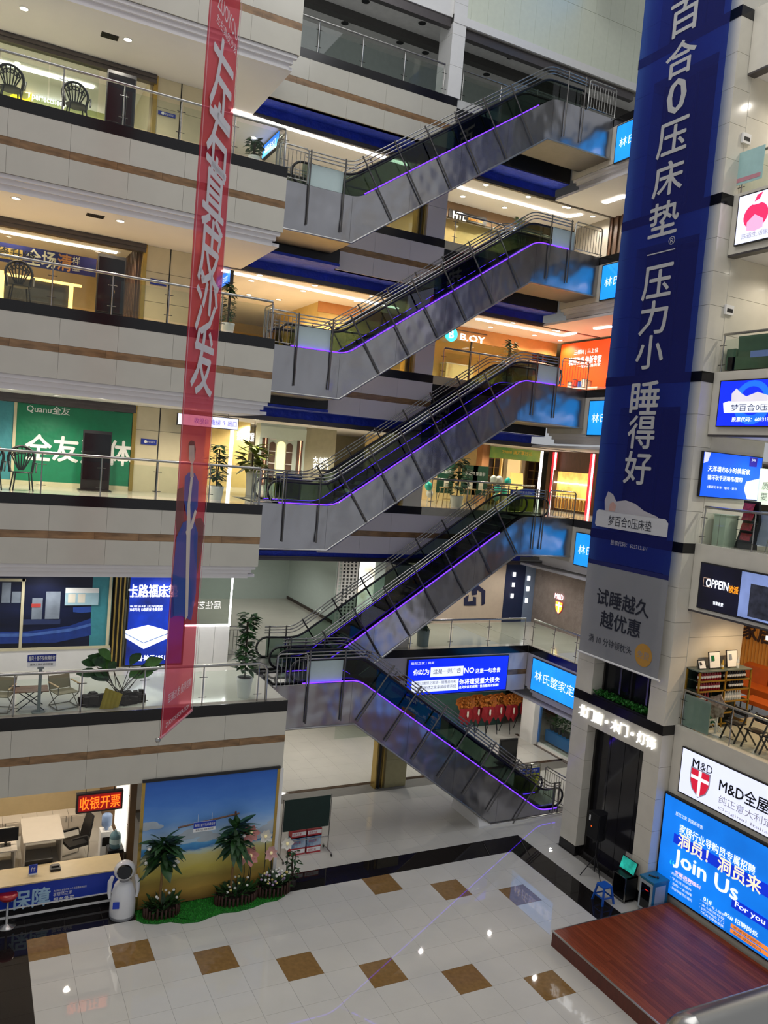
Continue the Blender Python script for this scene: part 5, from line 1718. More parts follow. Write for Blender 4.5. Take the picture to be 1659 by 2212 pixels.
for u0, u1, nm in ((1052, 1078, 'left'), (1141, 1165, 'right')):
    a, b = at(u0, 1000, 1, YS + 1.0), at(u1, 1000, 1, YS + 1.0)
    c_ = thing('display_cabinet', 'dark glass display cabinet on the third floor, %s of the lit doorway' % nm, 'cabinet', ((a.x + b.x) / 2, YS + 1.0, FL[3]))
    MB().box(a.x, b.x, YS + 0.95, YS + 1.28, FL[3], SO[4] - 0.4).build('body', M('dark_walnut', '2C1F18', 0.4), c_)
    for j in range(5):
        MB().box(a.x + 0.04, b.x - 0.04, YS + 0.9, YS + 0.96, FL[3] + 0.4 + j * 0.36, FL[3] + 0.43 + j * 0.36).build('shelf', M('shelf_tan', '8A6A48', 0.5), c_)
    MB().box((a.x + b.x) / 2 - 0.02, (a.x + b.x) / 2 + 0.02, YS + 0.89, YS + 0.95, FL[3], SO[4] - 0.4).build('door_stile', m_gold, c_)
a, b = at(1085, 1010, 1, YS + 1.2), at(1131, 1010, 1, YS + 1.2)
r = thing('doorway_display', 'lit cream doorway display between the dark third floor cabinets', 'display', ((a.x + b.x) / 2, YS + 1.2, FL[3]))
MB().box(a.x, a.x + 0.18, YS + 1.1, YS + 1.28, FL[3], SO[4] - 0.4).build('jamb', m_cream_w, r)
MB().box(b.x - 0.18, b.x, YS + 1.1, YS + 1.28, FL[3], SO[4] - 0.4).build('jamb', m_cream_w, r)
MB().box(a.x, b.x, YS + 1.2, YS + 1.28, FL[3], SO[4] - 0.4).build('lit_back', face('warm_lit_back', 'F0D090', 0.8, 0.1), r)
p = at(1118, 1050, 1, YS)
r = thing('display_board', 'leaning yellow lit display board in front of the third floor doorway', 'board', (p.x, YS, FL[3]))
MB().add([(p.x - 0.35, YS - 0.1, FL[3]), (p.x + 0.3, YS - 0.1, FL[3]), (p.x + 0.36, YS + 0.2, FL[3] + 1.35), (p.x - 0.25, YS + 0.2, FL[3] + 1.35), (p.x - 0.35, YS - 0.06, FL[3]), (p.x + 0.3, YS - 0.06, FL[3]), (p.x + 0.36, YS + 0.24, FL[3] + 1.35), (p.x - 0.25, YS + 0.24, FL[3] + 1.35)],
         [(0, 1, 2, 3), (7, 6, 5, 4), (0, 4, 5, 1), (1, 5, 6, 2), (2, 6, 7, 3), (3, 7, 4, 0)]).build('board', face('yellow_lit_board', 'F4D070', 0.9, 0.1), r)
# dark shop with red edged light columns
wall('wall_dark_level_three', xs1 + 0.1, XSH + 1.0, YS - 0.4, YS - 0.2, FL[3], SO[4], m_walnut)
wall('wall_wing_shop_level_three', XSH, XSH + 0.2, -0.05, YS - 0.4, FL[3], SO[4], m_walnut)
for i, (u, tw_) in enumerate(((1168, 0), (1197, 1), (1279, 1))):
    p = at(u, 1010, 1, YS - 0.8) if i < 2 else at(u, 1010, 0, XSH - 0.4)
    c_ = thing('light_column', ('slim white light column right of the cabinet shop', 'red-edged white light column left of the shop window', 'red-edged white light column beside the ivory shaft')[i], 'light', (p.x, p.y, FL[3]))
    MB().box(p.x - 0.04, p.x + 0.04, p.y - 0.04, p.y + 0.04, FL[3], SO[4] - 0.05).build('tube', face('lit_white_column', 'FFF4EE', 2.2, 0), c_)
    if tw_:
        for s_ in (-1, 1):
            MB().box(p.x + s_ * 0.07 - 0.03, p.x + s_ * 0.07 + 0.03, p.y - 0.02, p.y + 0.04, FL[3], SO[4] - 0.05).build('red_edge', face('red_lit_edge', 'D82838', 0.9, 0), c_)
XG = XSH - 0.06
q = prect(0, XG, (1206, 1018), (1270, 1122))
r = thing('display_window', 'glowing yellow shop window with bottles between the red light columns', 'window', (XG, (q[0] + q[1]) / 2, FL[3]))
MB().box(XG, XG + 0.03, q[0], q[1], FL[3] + 0.1, q[3]).build('lit_back', face('yellow_lit_window', 'D8B45C', 0.75, 0.45, 2.0), r)
for j, zz in enumerate((0.55, 1.1)):
    MB().box(XG - 0.16, XG, q[0], q[1], FL[3] + zz, FL[3] + zz + 0.04).build('shelf', m_litsoft if j else m_white, r)
for i in range(9):
    MB().lathe([(0.06, 0), (0.06, 0.32), (0.03, 0.4)], (XG - 0.09, q[0] + 0.15 + i * (q[1] - q[0] - 0.3) / 8, FL[3] + 0.12), 8).build('bottle', M('amber_bottle', '9A6A2A', 0.3), r)
MB().box(XG - 0.2, XG, q[0] - 0.04, q[0], FL[3], q[3] + 0.04).build('frame', m_walnut, r)
MB().box(XG - 0.2, XG, q[1], q[1] + 0.04, FL[3], q[3] + 0.04).build('frame', m_walnut, r)
# white folding exhibition boards, stools and balloons
m_boardg = M('dark_green_board', '10402E', 0.5)
for i, u in enumerate((960, 1012, 1035)):
    p = at(u, 1060, 1, 7.4)
    b_ = thing('notice_board', ('dark green notice board at left behind the big-leaved plant', 'dark green notice board right of the big-leaved plant', 'dark green notice board beside the balloons')[i], 'board', (p.x, 7.4, FL[3]), 'green notice boards')
    MB().box(p.x - 0.34, p.x + 0.34, 7.4, 7.44, FL[3] + 0.4, FL[3] + 1.5).build('panel', m_boardg, b_)
    letters('家装节', b_, m_prw, (p.x, 7.39, FL[3] + 1.2), (1, 0, 0), UPZ, 0.42, 0.14, 0.0)
    MB().box(p.x - 0.05, p.x + 0.15, 7.39, 7.4, FL[3] + 0.6, FL[3] + 0.9).build('picture', m_crm, b_)
    for dx in (-0.3, 0.3):
        MB().tube([(p.x + dx, 7.42, FL[3]), (p.x + dx, 7.42, FL[3] + 0.42)], 0.015, 6).build('leg', m_steel, b_)
stool = None
for i, u in enumerate((960, 1012, 1050)):
    p = at(u, 1090, 1, 6.4)
    if stool is None:
        stool = thing('bar_stool', 'pale wooden stool left of the big-leaved plant', 'stool', (p.x, 6.4, FL[3]), 'pale wooden stools')
        MB().box(p.x - 0.18, p.x + 0.18, 6.24, 6.56, FL[3] + 0.62, FL[3] + 0.66).build('seat', M('pale_wood', 'C9A878', 0.5), stool)
        for sx in (-1, 1):
            for sy in (-1, 1):
                MB().tube([(p.x + sx * 0.22, 6.4 + sy * 0.2, FL[3]), (p.x + sx * 0.13, 6.4 + sy * 0.12, FL[3] + 0.63)], 0.018, 6).build('leg', M('pale_wood', 'C9A878', 0.5), stool)
        MB().tube([(p.x - 0.19, 6.23, FL[3] + 0.25), (p.x + 0.19, 6.23, FL[3] + 0.25)], 0.012, 6).build('rung', M('pale_wood', 'C9A878', 0.5), stool)
    else:
        copy_thing(stool, (p.x, 6.4, FL[3]), 0, ('', 'pale wooden stool right behind the white plant pot', 'pale wooden stool below the balloons')[i])
bi = 0
for (u, v, hx, rr) in ((1066, 1036, 'C9D6CC', .14), (1078, 1038, 'D6DAD0', .16), (1097, 1040, '28B8A8', .13), (1075, 1056, '3AC0B0', .14), (1090, 1062, '28B8A8', .12), (1072, 1074, '9AD0C4', .13), (926, 1050, '28B8A8', .14), (928, 1066, 'D6DAD0', .13)):
    p = at(u, v, 1, 6.9)
    b_ = thing('balloon', '%s balloon in the %s bunch on the third floor, %s' % ('white' if hx in ('C9D6CC', 'D6DAD0') else 'turquoise', 'left' if u < 1000 else 'right', ('upper left', 'upper middle', 'upper right', 'centre', 'right of centre', 'lowest', 'top of its pair', 'bottom of its pair')[bi]), 'balloon', tuple(p), 'balloons')
    bi += 1
    MB().ball(p, rr, rr, rr * 1.15).build('skin', M('balloon_' + hx, hx, 0.25, spec=0.6), b_)
    MB().lathe([(0.012, -rr * 1.2), (0.004, -rr * 1.1)], p, 6).build('knot', M('balloon_' + hx, hx, 0.25), b_)
p1 = at(1075, 1040, 1, 6.9)
tag(MB().tube([(p1.x, 6.95, FL[3]), (p1.x, 6.95, p1.z)], 0.012, 6).build('balloon_stand', m_white), 'thin white pole carrying the balloon bunch', 'stand')
p1 = at(927, 1052, 1, 6.9)
tag(MB().tube([(p1.x, 6.95, FL[3]), (p1.x, 6.95, p1.z)], 0.012, 6).build('balloon_stand', m_white), 'thin white pole carrying the pair of balloons by the pillar', 'stand')

# second floor shops
x2 = 10.5
r0 = wall('wall_aisle_level_two', x2, x2 + 0.2, 8.7, 16, FL[2], SO[3], m_mint)
MB().box(x2 - 0.02, x2, 8.7, 16, FL[2], FL[2] + 0.12).build('skirting', M('dark_brown_skirting', '3A2A22', 0.4), r0)
wall('wall_aisle_end_level_two', 4.0, x2, 13.5, 13.7, FL[2], SO[3], m_mint)
lw = wall('wall_lattice_level_two', 10.55, 11.4, 8.72, 8.8, FL[2], SO[3], M('dark_grey_recess', '4A4C4C', 0.6))
for j in range(20):
    MB().box(10.55, 11.35, 8.68, 8.72, FL[2] + 0.13 * j, FL[2] + 0.13 * j + 0.045).build('lattice_bar', m_white, lw)
for i in range(6):
    MB().box(10.55 + i * 0.15, 10.61 + i * 0.15, 8.67, 8.71, FL[2], SO[3]).build('lattice_bar', m_white, lw)
q = prect(1, 8.6, (688, 1228), (724, 1345))
tag(MB().box(11.42, 12.05, 8.66, 8.7, FL[2], SO[3]).build('lit_display', face('lit_lamp_display', 'FFF0D0', 1.5, 0.5, 2.5)), 'glowing lamp shop display beside the white lattice on the second floor', 'display')
wall('wall_mint_level_two', 12.05, 13.4, 8.7, 8.9, FL[2], SO[3], m_mint)
wall('wall_dark_gap_level_two', 13.0, 14.6, 9.2, 9.4, FL[2], SO[3], m_dark)
xl0, xl1 = at(905, 1340, 1, YS).x, at(1082, 1350, 1, YS).x
wall('wall_logo_level_two', xl0 - 0.6, xl1, YS, YS + 0.2, FL[2], SO[3], M('beige_logo_wall', 'CDBBA6', 0.5, var=0.03))
m_nav = M('navy_paint', '1C2146', 0.5)
r = thing('wall_logo', 'large navy house-shaped logo on the beige second floor wall', 'logo', (at(1020, 1280, 1, YS).x, YS - 0.01, FL[2] + 0.6))
ppoly([(1002, 1292), (1002, 1308), (1028, 1308), (1028, 1290), (1022, 1289), (1022, 1298), (1010, 1300), (1012, 1285)], 1, YS - 0.01, 0.02).build('logo_piece', m_nav, r)
ppoly([(1018, 1272), (1030, 1262), (1048, 1276), (1047, 1304), (1040, 1308), (1040, 1280), (1030, 1274), (1030, 1284), (1020, 1286)], 1, YS - 0.01, 0.02).build('logo_piece', m_nav, r)
xn1 = at(1124, 1350, 1, YS).x
wall('wall_navy_level_two', xl1, xn1, YS - 0.02, YS + 0.2, FL[2], SO[3], M('navy_wall', '1A2A4E', 0.35, var=0.1))
wall('wall_bluegrey_level_two', xn1, XSH, YS - 0.04, YS + 0.2, FL[2], SO[3], M('bluegrey_wall', '7C8CA6', 0.3, var=0.06))
i = 0
for (u, v) in ((1111, 1241), (1109, 1263), (1106, 1287), (1142, 1249), (1140, 1272), (1137, 1297)):
    p = at(u, v, 1, YS - 0.06)
    tag(MB().box(p.x - 0.06, p.x + 0.06, YS - 0.09, YS - 0.045, p.z - 0.09, p.z + 0.09).build('wall_lamp', m_lightlet), 'small square lit wall lamp, %s of three on the %s wall' % (('top', 'middle', 'bottom')[i % 3], 'navy' if i < 3 else 'blue-grey'), 'lamp', 'square wall lamps')
    i += 1
wall('wall_wing_shop_level_two', XSH, XSH + 0.2, -0.05, YS - 0.04, FL[2], SO[3], M('grey_stone_wall', '8B7E76', 0.6, var=0.15, scale=4, bump=0.2, bscale=8))
r = thing('shop_sign', 'glowing red and yellow shield sign on the grey stone wall of the second floor wing', 'sign', (XSH - 0.05, 5.4, FL[2] + 0.9))
p = at(1207, 1312, 0, XSH - 0.03)
m_yl = face('yellow_lit_letter2', 'FFE040', 1.6, 0)
shield(p.y, p.z, 0.42, (face('red_lit_edge', 'D82838', 0.9, 0), m_yl, m_lightlet), r, XSH - 0.03)
p = at(1208, 1289, 0, XSH - 0.03)
letters('M&D', r, face('pink_lit_letter', 'FFC8D0', 2.2, 0), (XSH - 0.04, p.y, p.z), UY, UPZ, 0.5, 0.2, 0.02)

# ---------------------------------------------------------------- ground floor, left: cash office
m_bei = M('beige_counter', 'C9B48A', 0.4, var=0.04)
m_cabw = M('warm_white_laminate', 'CFC4B4', 0.45, var=0.02)
wall('wall_office_back', -7, 2.6, 6.2, 6.4, 0, 3.0, m_bei)
r0 = wall('wall_office_side', 2.3, 2.45, 1.6, 6.2, 0, 3.0, M('brown_office_wall', '6E5236', 0.5))
for i in range(4):
    for j in range(3):
        MB().box(2.27, 2.3, 1.75 + i * 0.42, 2.12 + i * 0.42, 0.75 + j * 0.72, 1.42 + j * 0.72).build('lit_pane', face('lit_lattice_pane', 'F2ECE0', 1.0, 0.15, 4), r0)
for x, y in ((-0.6, 2.6), (1.2, 2.4), (-0.6, 4.8), (1.2, 4.6), (4.5, 1.6)):
    downlight((x, y, 3.0), 1, 75, (1.0, .88, .72))
Yc = 0.78
cz = 0.86
r = thing('service_counter', 'beige service counter with blue printed front at far left', 'counter', (-1.5, Yc, 0))
MB().box(-5, 2.1, Yc - 0.02, Yc + 0.75, cz - 0.03, cz).build('worktop', m_bei, r)
MB().box(-5, 2.1, Yc, Yc + 0.04, 0.3, cz - 0.03).build('front_panel', M('blue_print', '1438A8', 0.4, var=0.06), r)
MB().box(-5, 2.1, Yc, Yc + 0.7, 0.0, 0.3).build('plinth', m_black, r)
MB().box(-5, 2.1, Yc - 0.015, Yc, 0.1, 0.15).build('white_strip', m_white, r)
MB().box(-5, 2.1, Yc - 0.012, Yc, 0.3, 0.33).build('white_strip', m_white, r)
ptext('保障', r, M('pale_blue_print', 'A9CBE0', 0.5), 1, Yc - .006, (24, 1943), (108, 1938), 0.42, 0.05)
ptext('服务承诺', r, m_prw, 1, Yc - .006, (115, 1945), (160, 1938), 0.12, 0.015)
ptext('享居然之家', r, m_prw, 1, Yc - .006, (115, 1932), (156, 1927), 0.09, 0.0)
ptext('先行赔付 绿色环保 一个月无理由退换货', r, m_prw, 1, Yc - .006, (116, 1924), (187, 1915), 0.05, 0.0)
# LED sign
a, b = at(165, 1738, 1, 0.95), at(266, 1720, 1, 0.95)
r = thing('led_sign', 'red LED sign with four characters hanging over the service counter', 'sign', ((a.x + b.x) / 2, 0.95, a.z - 0.2))
MB().box(a.x, b.x, 0.95, 1.07, a.z - 0.23, a.z + 0.23).build('case', M('maroon_case', '2A1212', 0.4), r)
MB().box(a.x + .04, b.x - .04, 0.945, 0.95, a.z - 0.19, a.z + 0.19).build('lit_face', face('red_led_glow', '7A0806', 0.9, 0.2, 40), r)
letters('收银开票', r, face('orange_led', 'FF6A18', 2.0, 0.0), ((a.x + b.x) / 2, 0.935, a.z), (1, 0, 0), UPZ, (b.x - a.x) * 0.86, 0.3, 0.012)
for x in (a.x + 0.2, b.x - 0.2):
    MB().tube([(x, 1.0, a.z + 0.23), (x, 1.0, 3.0)], 0.012, 5).build('hanger', m_dsteel, r)
# row of office cabinets
prev = None
us = (-60, 5, 48, 80, 114, 147, 180)
for i in range(6):
    xa_, xb_ = at(us[i], 1790, 1, 4.9).x, at(us[i + 1], 1790, 1, 4.9).x
    zt_ = at(140, 1763, 1, 4.9).z
    c_ = thing('office_cabinet', 'white office cabinet behind the desks, %s from the right' % ('sixth', 'fifth', 'fourth', 'third', 'second', 'first')[i], 'cabinet', ((xa_ + xb_) / 2, 5.1, 0), 'white office cabinets')
    MB().box(xa_ + .004, xb_ - .004, 4.9, 5.35, 0, zt_).build('body', m_cabw, c_)
    d = MB().box(xa_ + .015, xb_ - .015, 4.88, 4.9, 0.06, zt_ - 0.03).build('door', m_cabw, c_)
    hx = xb_ - 0.07 if i % 2 == 0 else xa_ + 0.07
    MB().box(hx - .01, hx + .01, 4.85, 4.88, zt_ * 0.6, zt_ * 0.6 + 0.16).build('handle', m_steel, d)
def desk(label, x0, x1, y0, y1, h=0.75):
    r = thing('office_desk', label, 'desk', ((x0 + x1) / 2, (y0 + y1) / 2, 0), 'office desks')
    MB().box(x0, x1, y0, y1, h - 0.03, h).build('top', m_cabw, r)
    MB().box(x0 + .03, x1 - .03, y1 - .05, y1 - .03, 0.1, h - .03).build('modesty_panel', m_cabw, r)
    for x in (x0 + 0.03, x1 - 0.06):
        MB().box(x, x + 0.03, y0 + .03, y1 - .03, 0, h - .03).build('side_panel', m_cabw, r)
    return r
desk('white office desk with papers, right-hand one behind the counter', 0.05, 1.0, 2.9, 4.3)
desk('white office desk with monitor, left-hand one behind the counter', -1.8, -0.1, 2.6, 3.9)
def monitor(label, x, y, z, w=0.55, h=0.33, rz=0.0):
    r = thing('monitor', label, 'monitor', (x, y, z), 'office monitors')
    MB().box(x - w / 2, x + w / 2, y, y + 0.04, z + 0.12, z + 0.12 + h).build('screen', m_dark, r)
    MB().box(x - 0.03, x + 0.03, y + 0.04, y + 0.07, z, z + 0.3).build('stem', m_dsteel, r)
    MB().box(x - 0.12, x + 0.12, y - 0.02, y + 0.16, z, z + 0.015).build('base', m_dsteel, r)
monitor('black monitor back-to-view on the left office desk', -0.35, 2.85, 0.75)
monitor('black monitor standing low behind the counter front', 0.3, 1.55, cz - 0.35, 0.6, 0.32)
r = thing('card_holder', 'blue and white payment card stand on the service counter', 'stand', (0.15, 1.15, cz))
MB().box(0.06, 0.24, 1.12, 1.14, cz, cz + 0.22).build('card', M('blue_print', '1438A8', 0.4), r)
MB().box(0.06, 0.24, 1.08, 1.18, cz, cz + 0.02).build('foot', m_prw, r)
letters('付', r, m_prw, (0.15, 1.115, cz + 0.12), (1, 0, 0), UPZ, 0.1, None, 0.01)
r = thing('telephone', 'black card terminal lying on the service counter', 'device', (0.62, 1.2, cz))
MB().box(0.52, 0.74, 1.1, 1.32, cz, cz + 0.05).build('body', m_dark, r)
MB().box(0.55, 0.71, 1.2, 1.3, cz + 0.05, cz + 0.08).build('screen', m_dsteel, r)
def office_chair(label, x, y, rz):
    r = thing('office_chair', label, 'chair', (x, y, 0))
    MB().box(x - 0.26, x + 0.26, y - 0.26, y + 0.26, 0.42, 0.5).build('seat', m_dark, r)
    fr = MB()
    for s_ in (-1, 1):
        fr.tube([(x - 0.2, y + s_ * 0.27, 0.02), (x + 0.22, y + s_ * 0.27, 0.02), (x + 0.24, y + s_ * 0.27, 0.4), (x + 0.2, y + s_ * 0.27, 0.66), (x - 0.22, y + s_ * 0.27, 0.68)], 0.014, 6)
    fr.build('frame', m_steel, r)
    bk = MB()
    for i in range(7):
        t = i / 6
        bk.obox((x + 0.24 + 0.12 * t, y, 0.52 + 0.55 * t), (0.025, 0, 0), (0, 0.23 - 0.05 * t * t, 0), (0.012, 0, 0.05))
    bk.build('backrest', m_dark, r)
    for s_ in (-1, 1):
        MB().box(x - 0.2, x + 0.18, y + s_ * 0.27 - .03, y + s_ * 0.27 + .03, 0.66, 0.7).build('armrest', m_dark, r)
    r.rotation_euler = (0, 0, rz)
office_chair('black office chair with steel frame beside the right office desk', 1.3, 3.2, 0.3)
p = at(275, 1830, 1, 2.0)
r = thing('water_dispenser', 'white water dispenser with blue bottle at the side wall of the office', 'dispenser', (1.95, 2.6, 0))
MB().box(1.8, 2.1, 2.45, 2.75, 0, 0.98).build('cabinet', m_white, r)
MB().box(1.84, 2.06, 2.44, 2.45, 0.62, 0.85).build('tap_recess', m_dsteel, r)
MB().lathe([(0.05, 0.98), (0.06, 1.04), (0.13, 1.1), (0.13, 1.34), (0.1, 1.38), (0.02, 1.39)], (1.95, 2.6, 0), 16).build('bottle', M('blue_water_bottle', '8FA8D0', 0.1, var=0.1, alpha=0.8), r)
r = thing('water_bottle', 'spare clear water bottle on a small brown cabinet by the dispenser', 'bottle', (2.05, 1.85, 0.86))
MB().lathe([(0.12, 0.0), (0.135, 0.03), (0.135, 0.3), (0.1, 0.37), (0.03, 0.4), (0.03, 0.44)], (2.05, 1.85, 0.86), 16).build('body', M('teal_water_bottle', '6A8C96', 0.1, var=0.1, alpha=0.85), r)
MB().lathe([(0.137, 0.12), (0.137, 0.24)], (2.05, 1.85, 0.86), 16, caps=False).build('label_band', M('pale_label', 'A8C0C4', 0.5), r)
r = thing('side_cabinet', 'small dark brown cabinet under the spare water bottle', 'cabinet', (2.05, 1.85, 0))
MB().box(1.87, 2.24, 1.68, 2.02, 0.0, 0.86).build('body', m_dark, r)
MB().box(1.88, 2.23, 1.665, 1.68, 0.5, 0.78).build('drawer', M('dark_wood', '4A3226', 0.5), r)
# red bar stool at the left edge
p = at(14, 2000, 2, 0)
r = thing('bar_stool', 'red-topped chrome bar stool in front of the blue counter', 'stool', (p.x, p.y, 0))
MB().lathe([(0.2, 0), (0.19, 0.02), (0.03, 0.05), (0.025, 0.62)], (p.x, p.y, 0), 18).build('stand', m_steel, r)
MB().lathe([(0.03, 0.6), (0.17, 0.63), (0.2, 0.68), (0.19, 0.72), (0.05, 0.71)], (p.x, p.y, 0), 18).build('seat', M('red_plastic', '9A1420', 0.35), r)
# service robot
rx, ry = 2.02, 0.28
r = thing('service_robot', 'white service robot with round black face beside the beach backdrop', 'robot', (rx, ry, 0))
m_rw = M('glossy_white_plastic', 'DCDCDC', 0.2, var=0.01, coat=0.3)
MB().lathe([(0.27, 0.03), (0.29, 0.1), (0.285, 0.35), (0.25, 0.6), (0.2, 0.76), (0.15, 0.82), (0.1, 0.84)], (rx, ry, 0), 24).build('body', m_rw, r)
MB().lathe([(0.275, 0.0), (0.285, 0.03), (0.28, 0.08)], (rx, ry, 0), 24).build('base_ring', M('grey_plastic', '8A8A8C', 0.4), r)
MB().lathe([(0.11, 0.82), (0.1, 0.9)], (rx, ry, 0), 16).build('neck', M('grey_plastic', '8A8A8C', 0.4), r)
MB().ball((rx, ry, 1.08), 0.24, 0.22, 0.22, 20, 12).build('head', m_rw, r)
fv = Vector((CAM.x - rx, CAM.y - ry, 4.5)).normalized()
sd = fv.cross(UPZ).normalized()
uu = sd.cross(fv)
hc = Vector((rx, ry, 1.08))
disc = [hc + fv * 0.17 + sd * 0.17 * math.cos(t) + uu * 0.16 * math.sin(t) for t in [2 * math.pi * i / 24 for i in range(24)]]
disc2 = [q + fv * 0.055 - (q - (hc + fv * 0.17)) * 0.12 for q in disc]
MB().add(disc + disc2, [tuple(range(24, 48))] + [(i, (i + 1) % 24, (i + 1) % 24 + 24, i + 24) for i in range(24)]).build('face_screen', M('black_gloss', '060606', 0.06), r)
for s_ in (-1, 1):
    sh_ = Vector((rx, ry, 0.9)) + sd * s_ * 0.25
    MB().tube([sh_ + Vector((0, 0, 0.04)), sh_ + sd * s_ * 0.05 + Vector((0, 0, -0.08)), sh_ + sd * s_ * 0.06 + Vector((0, 0, -0.34)), sh_ + sd * s_ * 0.04 + fv * 0.06 + Vector((0, 0, -0.46))], [0.04, 0.055, 0.045, 0.03], 10).build('arm', m_rw, r)
q = Vector((rx, ry, 0.4)) + Vector((fv.x, fv.y, 0)).normalized() * 0.275 + sd * 0.14
MB().obox(q, sd * 0.07, uu * 0.07, fv * 0.012).build('chest_label', M('blue_print', '1438A8', 0.4), r)

# ---------------------------------------------------------------- beach backdrop with garden
mb_ = bpy.data.materials.new('beach_print')
mb_.use_nodes = True
nt = mb_.node_tree
bs = nt.nodes['Principled BSDF']
bs.inputs['Roughness'].default_value = 0.5
tc = nt.nodes.new('ShaderNodeTexCoord')
sp = nt.nodes.new('ShaderNodeSeparateXYZ')
nz = nt.nodes.new('ShaderNodeTexNoise')
mp = nt.nodes.new('ShaderNodeMapping')
mp.inputs['Scale'].default_value = (1.2, 1.2, 3.0)
nz.inputs['Scale'].default_value = 1.6
nz.inputs['Detail'].default_value = 6
nt.links.new(tc.outputs['Object'], sp.inputs[0])
nt.links.new(tc.outputs['Object'], mp.inputs[0])
nt.links.new(mp.outputs[0], nz.inputs['Vector'])
ml = nt.nodes.new('ShaderNodeMath')
ml.operation = 'MULTIPLY_ADD'
ml.inputs[1].default_value = 0.10
nt.links.new(nz.outputs['Fac'], ml.inputs[0])
dv = nt.nodes.new('ShaderNodeMath')
dv.operation = 'DIVIDE'
dv.inputs[1].default_value = 3.1
nt.links.new(sp.outputs['Z'], dv.inputs[0])
nt.links.new(dv.outputs[0], ml.inputs[2])
rp = nt.nodes.new('ShaderNodeValToRGB')
rp.color_ramp.elements.remove(rp.color_ramp.elements[1])
stops = ((0.06, '7A5A2C'), (0.16, 'A8863E'), (0.24, '8F7A38'), (0.32, 'B0A048'), (0.42, 'B9B070'), (0.455, 'A8B8B0'), (0.47, '2E6EA8'), (0.51, '4A90C0'), (0.53, 'A8BCC8'), (0.60, '9AB4CC'), (0.70, '5E8CC4'), (0.85, '3A6CB4'), (1.0, '2456A4'))
for i, (pos, hx) in enumerate(stops):
    e = rp.color_ramp.elements[0] if i == 0 else rp.color_ramp.elements.new(pos)
    e.position = pos
    e.color = (*[min(1.0, 1.4 * q) for q in lin(hx)], 1)
nt.links.new(ml.outputs[0], rp.inputs[0])
nt.links.new(rp.outputs[0], bs.inputs['Base Color'])
YBD = 0.36
bx0, bx1 = at(308, 1690, 1, YBD).x, at(606, 1655, 1, YBD).x
r = thing('printed_backdrop', 'large beach scene backdrop with blue sky and yellow sand', 'backdrop', ((bx0 + bx1) / 2, YBD, 0))
MB().box(bx0 + .06, bx1 - .03, YBD, YBD + 0.02, 0.02, 3.06).build('print', mb_, r)
MB().box(bx0, bx1, YBD - 0.02, YBD + 0.03, 3.06, 3.12).build('top_rail', m_dark, r)
MB().box(bx0, bx0 + .07, YBD - 0.01, YBD + 0.03, 0, 3.06).build('side_post', m_gold, r)
MB().box(bx1 - .07, bx1, YBD - 0.01, YBD + 0.03, 0, 3.06).build('side_post', m_gold, r)
m_cloud = M('cloud_print', 'B9C4CC', 0.6, var=0.1, scale=3)
rnd = random.Random(5)
for cxp, czp, s_ in ((308 + 12, 1790, 0.34), (420, 1806, 0.42), (455, 1812, 0.3), (585, 1795, 0.42), (560, 1808, 0.35), (600, 1775, 0.25)):
    p = at(cxp, czp, 1, YBD - .002)
    for e_ in range(4):
        ex, ez = p.x + s_ * (-0.6 + 0.4 * e_), p.z + s_ * (0.05, 0.16, 0.2, 0.04)[e_]
        rx_, rz_ = s_ * (0.5, 0.55, 0.5, 0.45)[e_], s_ * (0.2, 0.3, 0.26, 0.16)[e_]
        pts = [(max(bx0 + .075, min(bx1 - .075, ex + rx_ * math.cos(t))), ez + rz_ * math.sin(t)) for t in [2 * math.pi * i / 22 for i in range(22)]]
        MB().prism(pts, 1, YBD - .003 - .001 * e_, YBD - .001).build('cloud_print', m_cloud, r)
wall('wall_beside_backdrop', bx1, bx1 + 0.1, YBD + 0.02, YBD + 0.5, 0, 3.04, m_white)
# grass mat
gp = [at(u, v, 2, 0) for u, v in ((292, 1965), (294, 1988), (310, 1996), (340, 1997), (368, 1992), (395, 1996), (430, 1992), (460, 1980), (482, 1973), (510, 1971), (545, 1962), (575, 1950), (598, 1946), (615, 1936), (622, 1925), (622, 1908))]
poly = [(p.x, p.y) for p in gp] + [(5.9, 0.33), (bx0 - 0.05, 0.33)]
g = MB().prism(poly, 2, 0.0, 0.02)
rr = thing('grass_mat', 'scalloped artificial grass mat in front of the beach backdrop', 'mat', (4, 0, 0))
g.build('mat', M('artificial_grass', '1F7A22', 0.8, var=0.5, scale=25, bump=0.6, bscale=60), rr)
bl_ = MB()
xs_, ys_ = [p[0] for p in poly], [p[1] for p in poly]
def inside(x, y):
    c = False
    for (xa_, ya_), (xb_, yb_) in zip(poly, poly[1:] + poly[:1]):
        if (ya_ > y) != (yb_ > y) and x < (xb_ - xa_) * (y - ya_) / (yb_ - ya_) + xa_:
            c = not c
    return c
cnt = 0
while cnt < 5200:
    x, y = rnd.uniform(min(xs_), max(xs_)), rnd.uniform(min(ys_), max(ys_))
    if not inside(x, y):
        continue
    cnt += 1
    a = rnd.random() * 6.28
    dx, dy = 0.008 * math.cos(a), 0.008 * math.sin(a)
    lx, ly = rnd.uniform(-.02, .02), rnd.uniform(-.02, .02)
    bl_.add([(x - dx, y - dy, 0.02), (x + dx, y + dy, 0.02), (x + lx, y + ly, 0.02 + rnd.uniform(.02, .045))], [(0, 1, 2)])
tag(bl_.build('grass_blades', M('artificial_grass_blade', '2F9A2C', 0.7, var=0.5, scale=30), rr), kind='stuff')

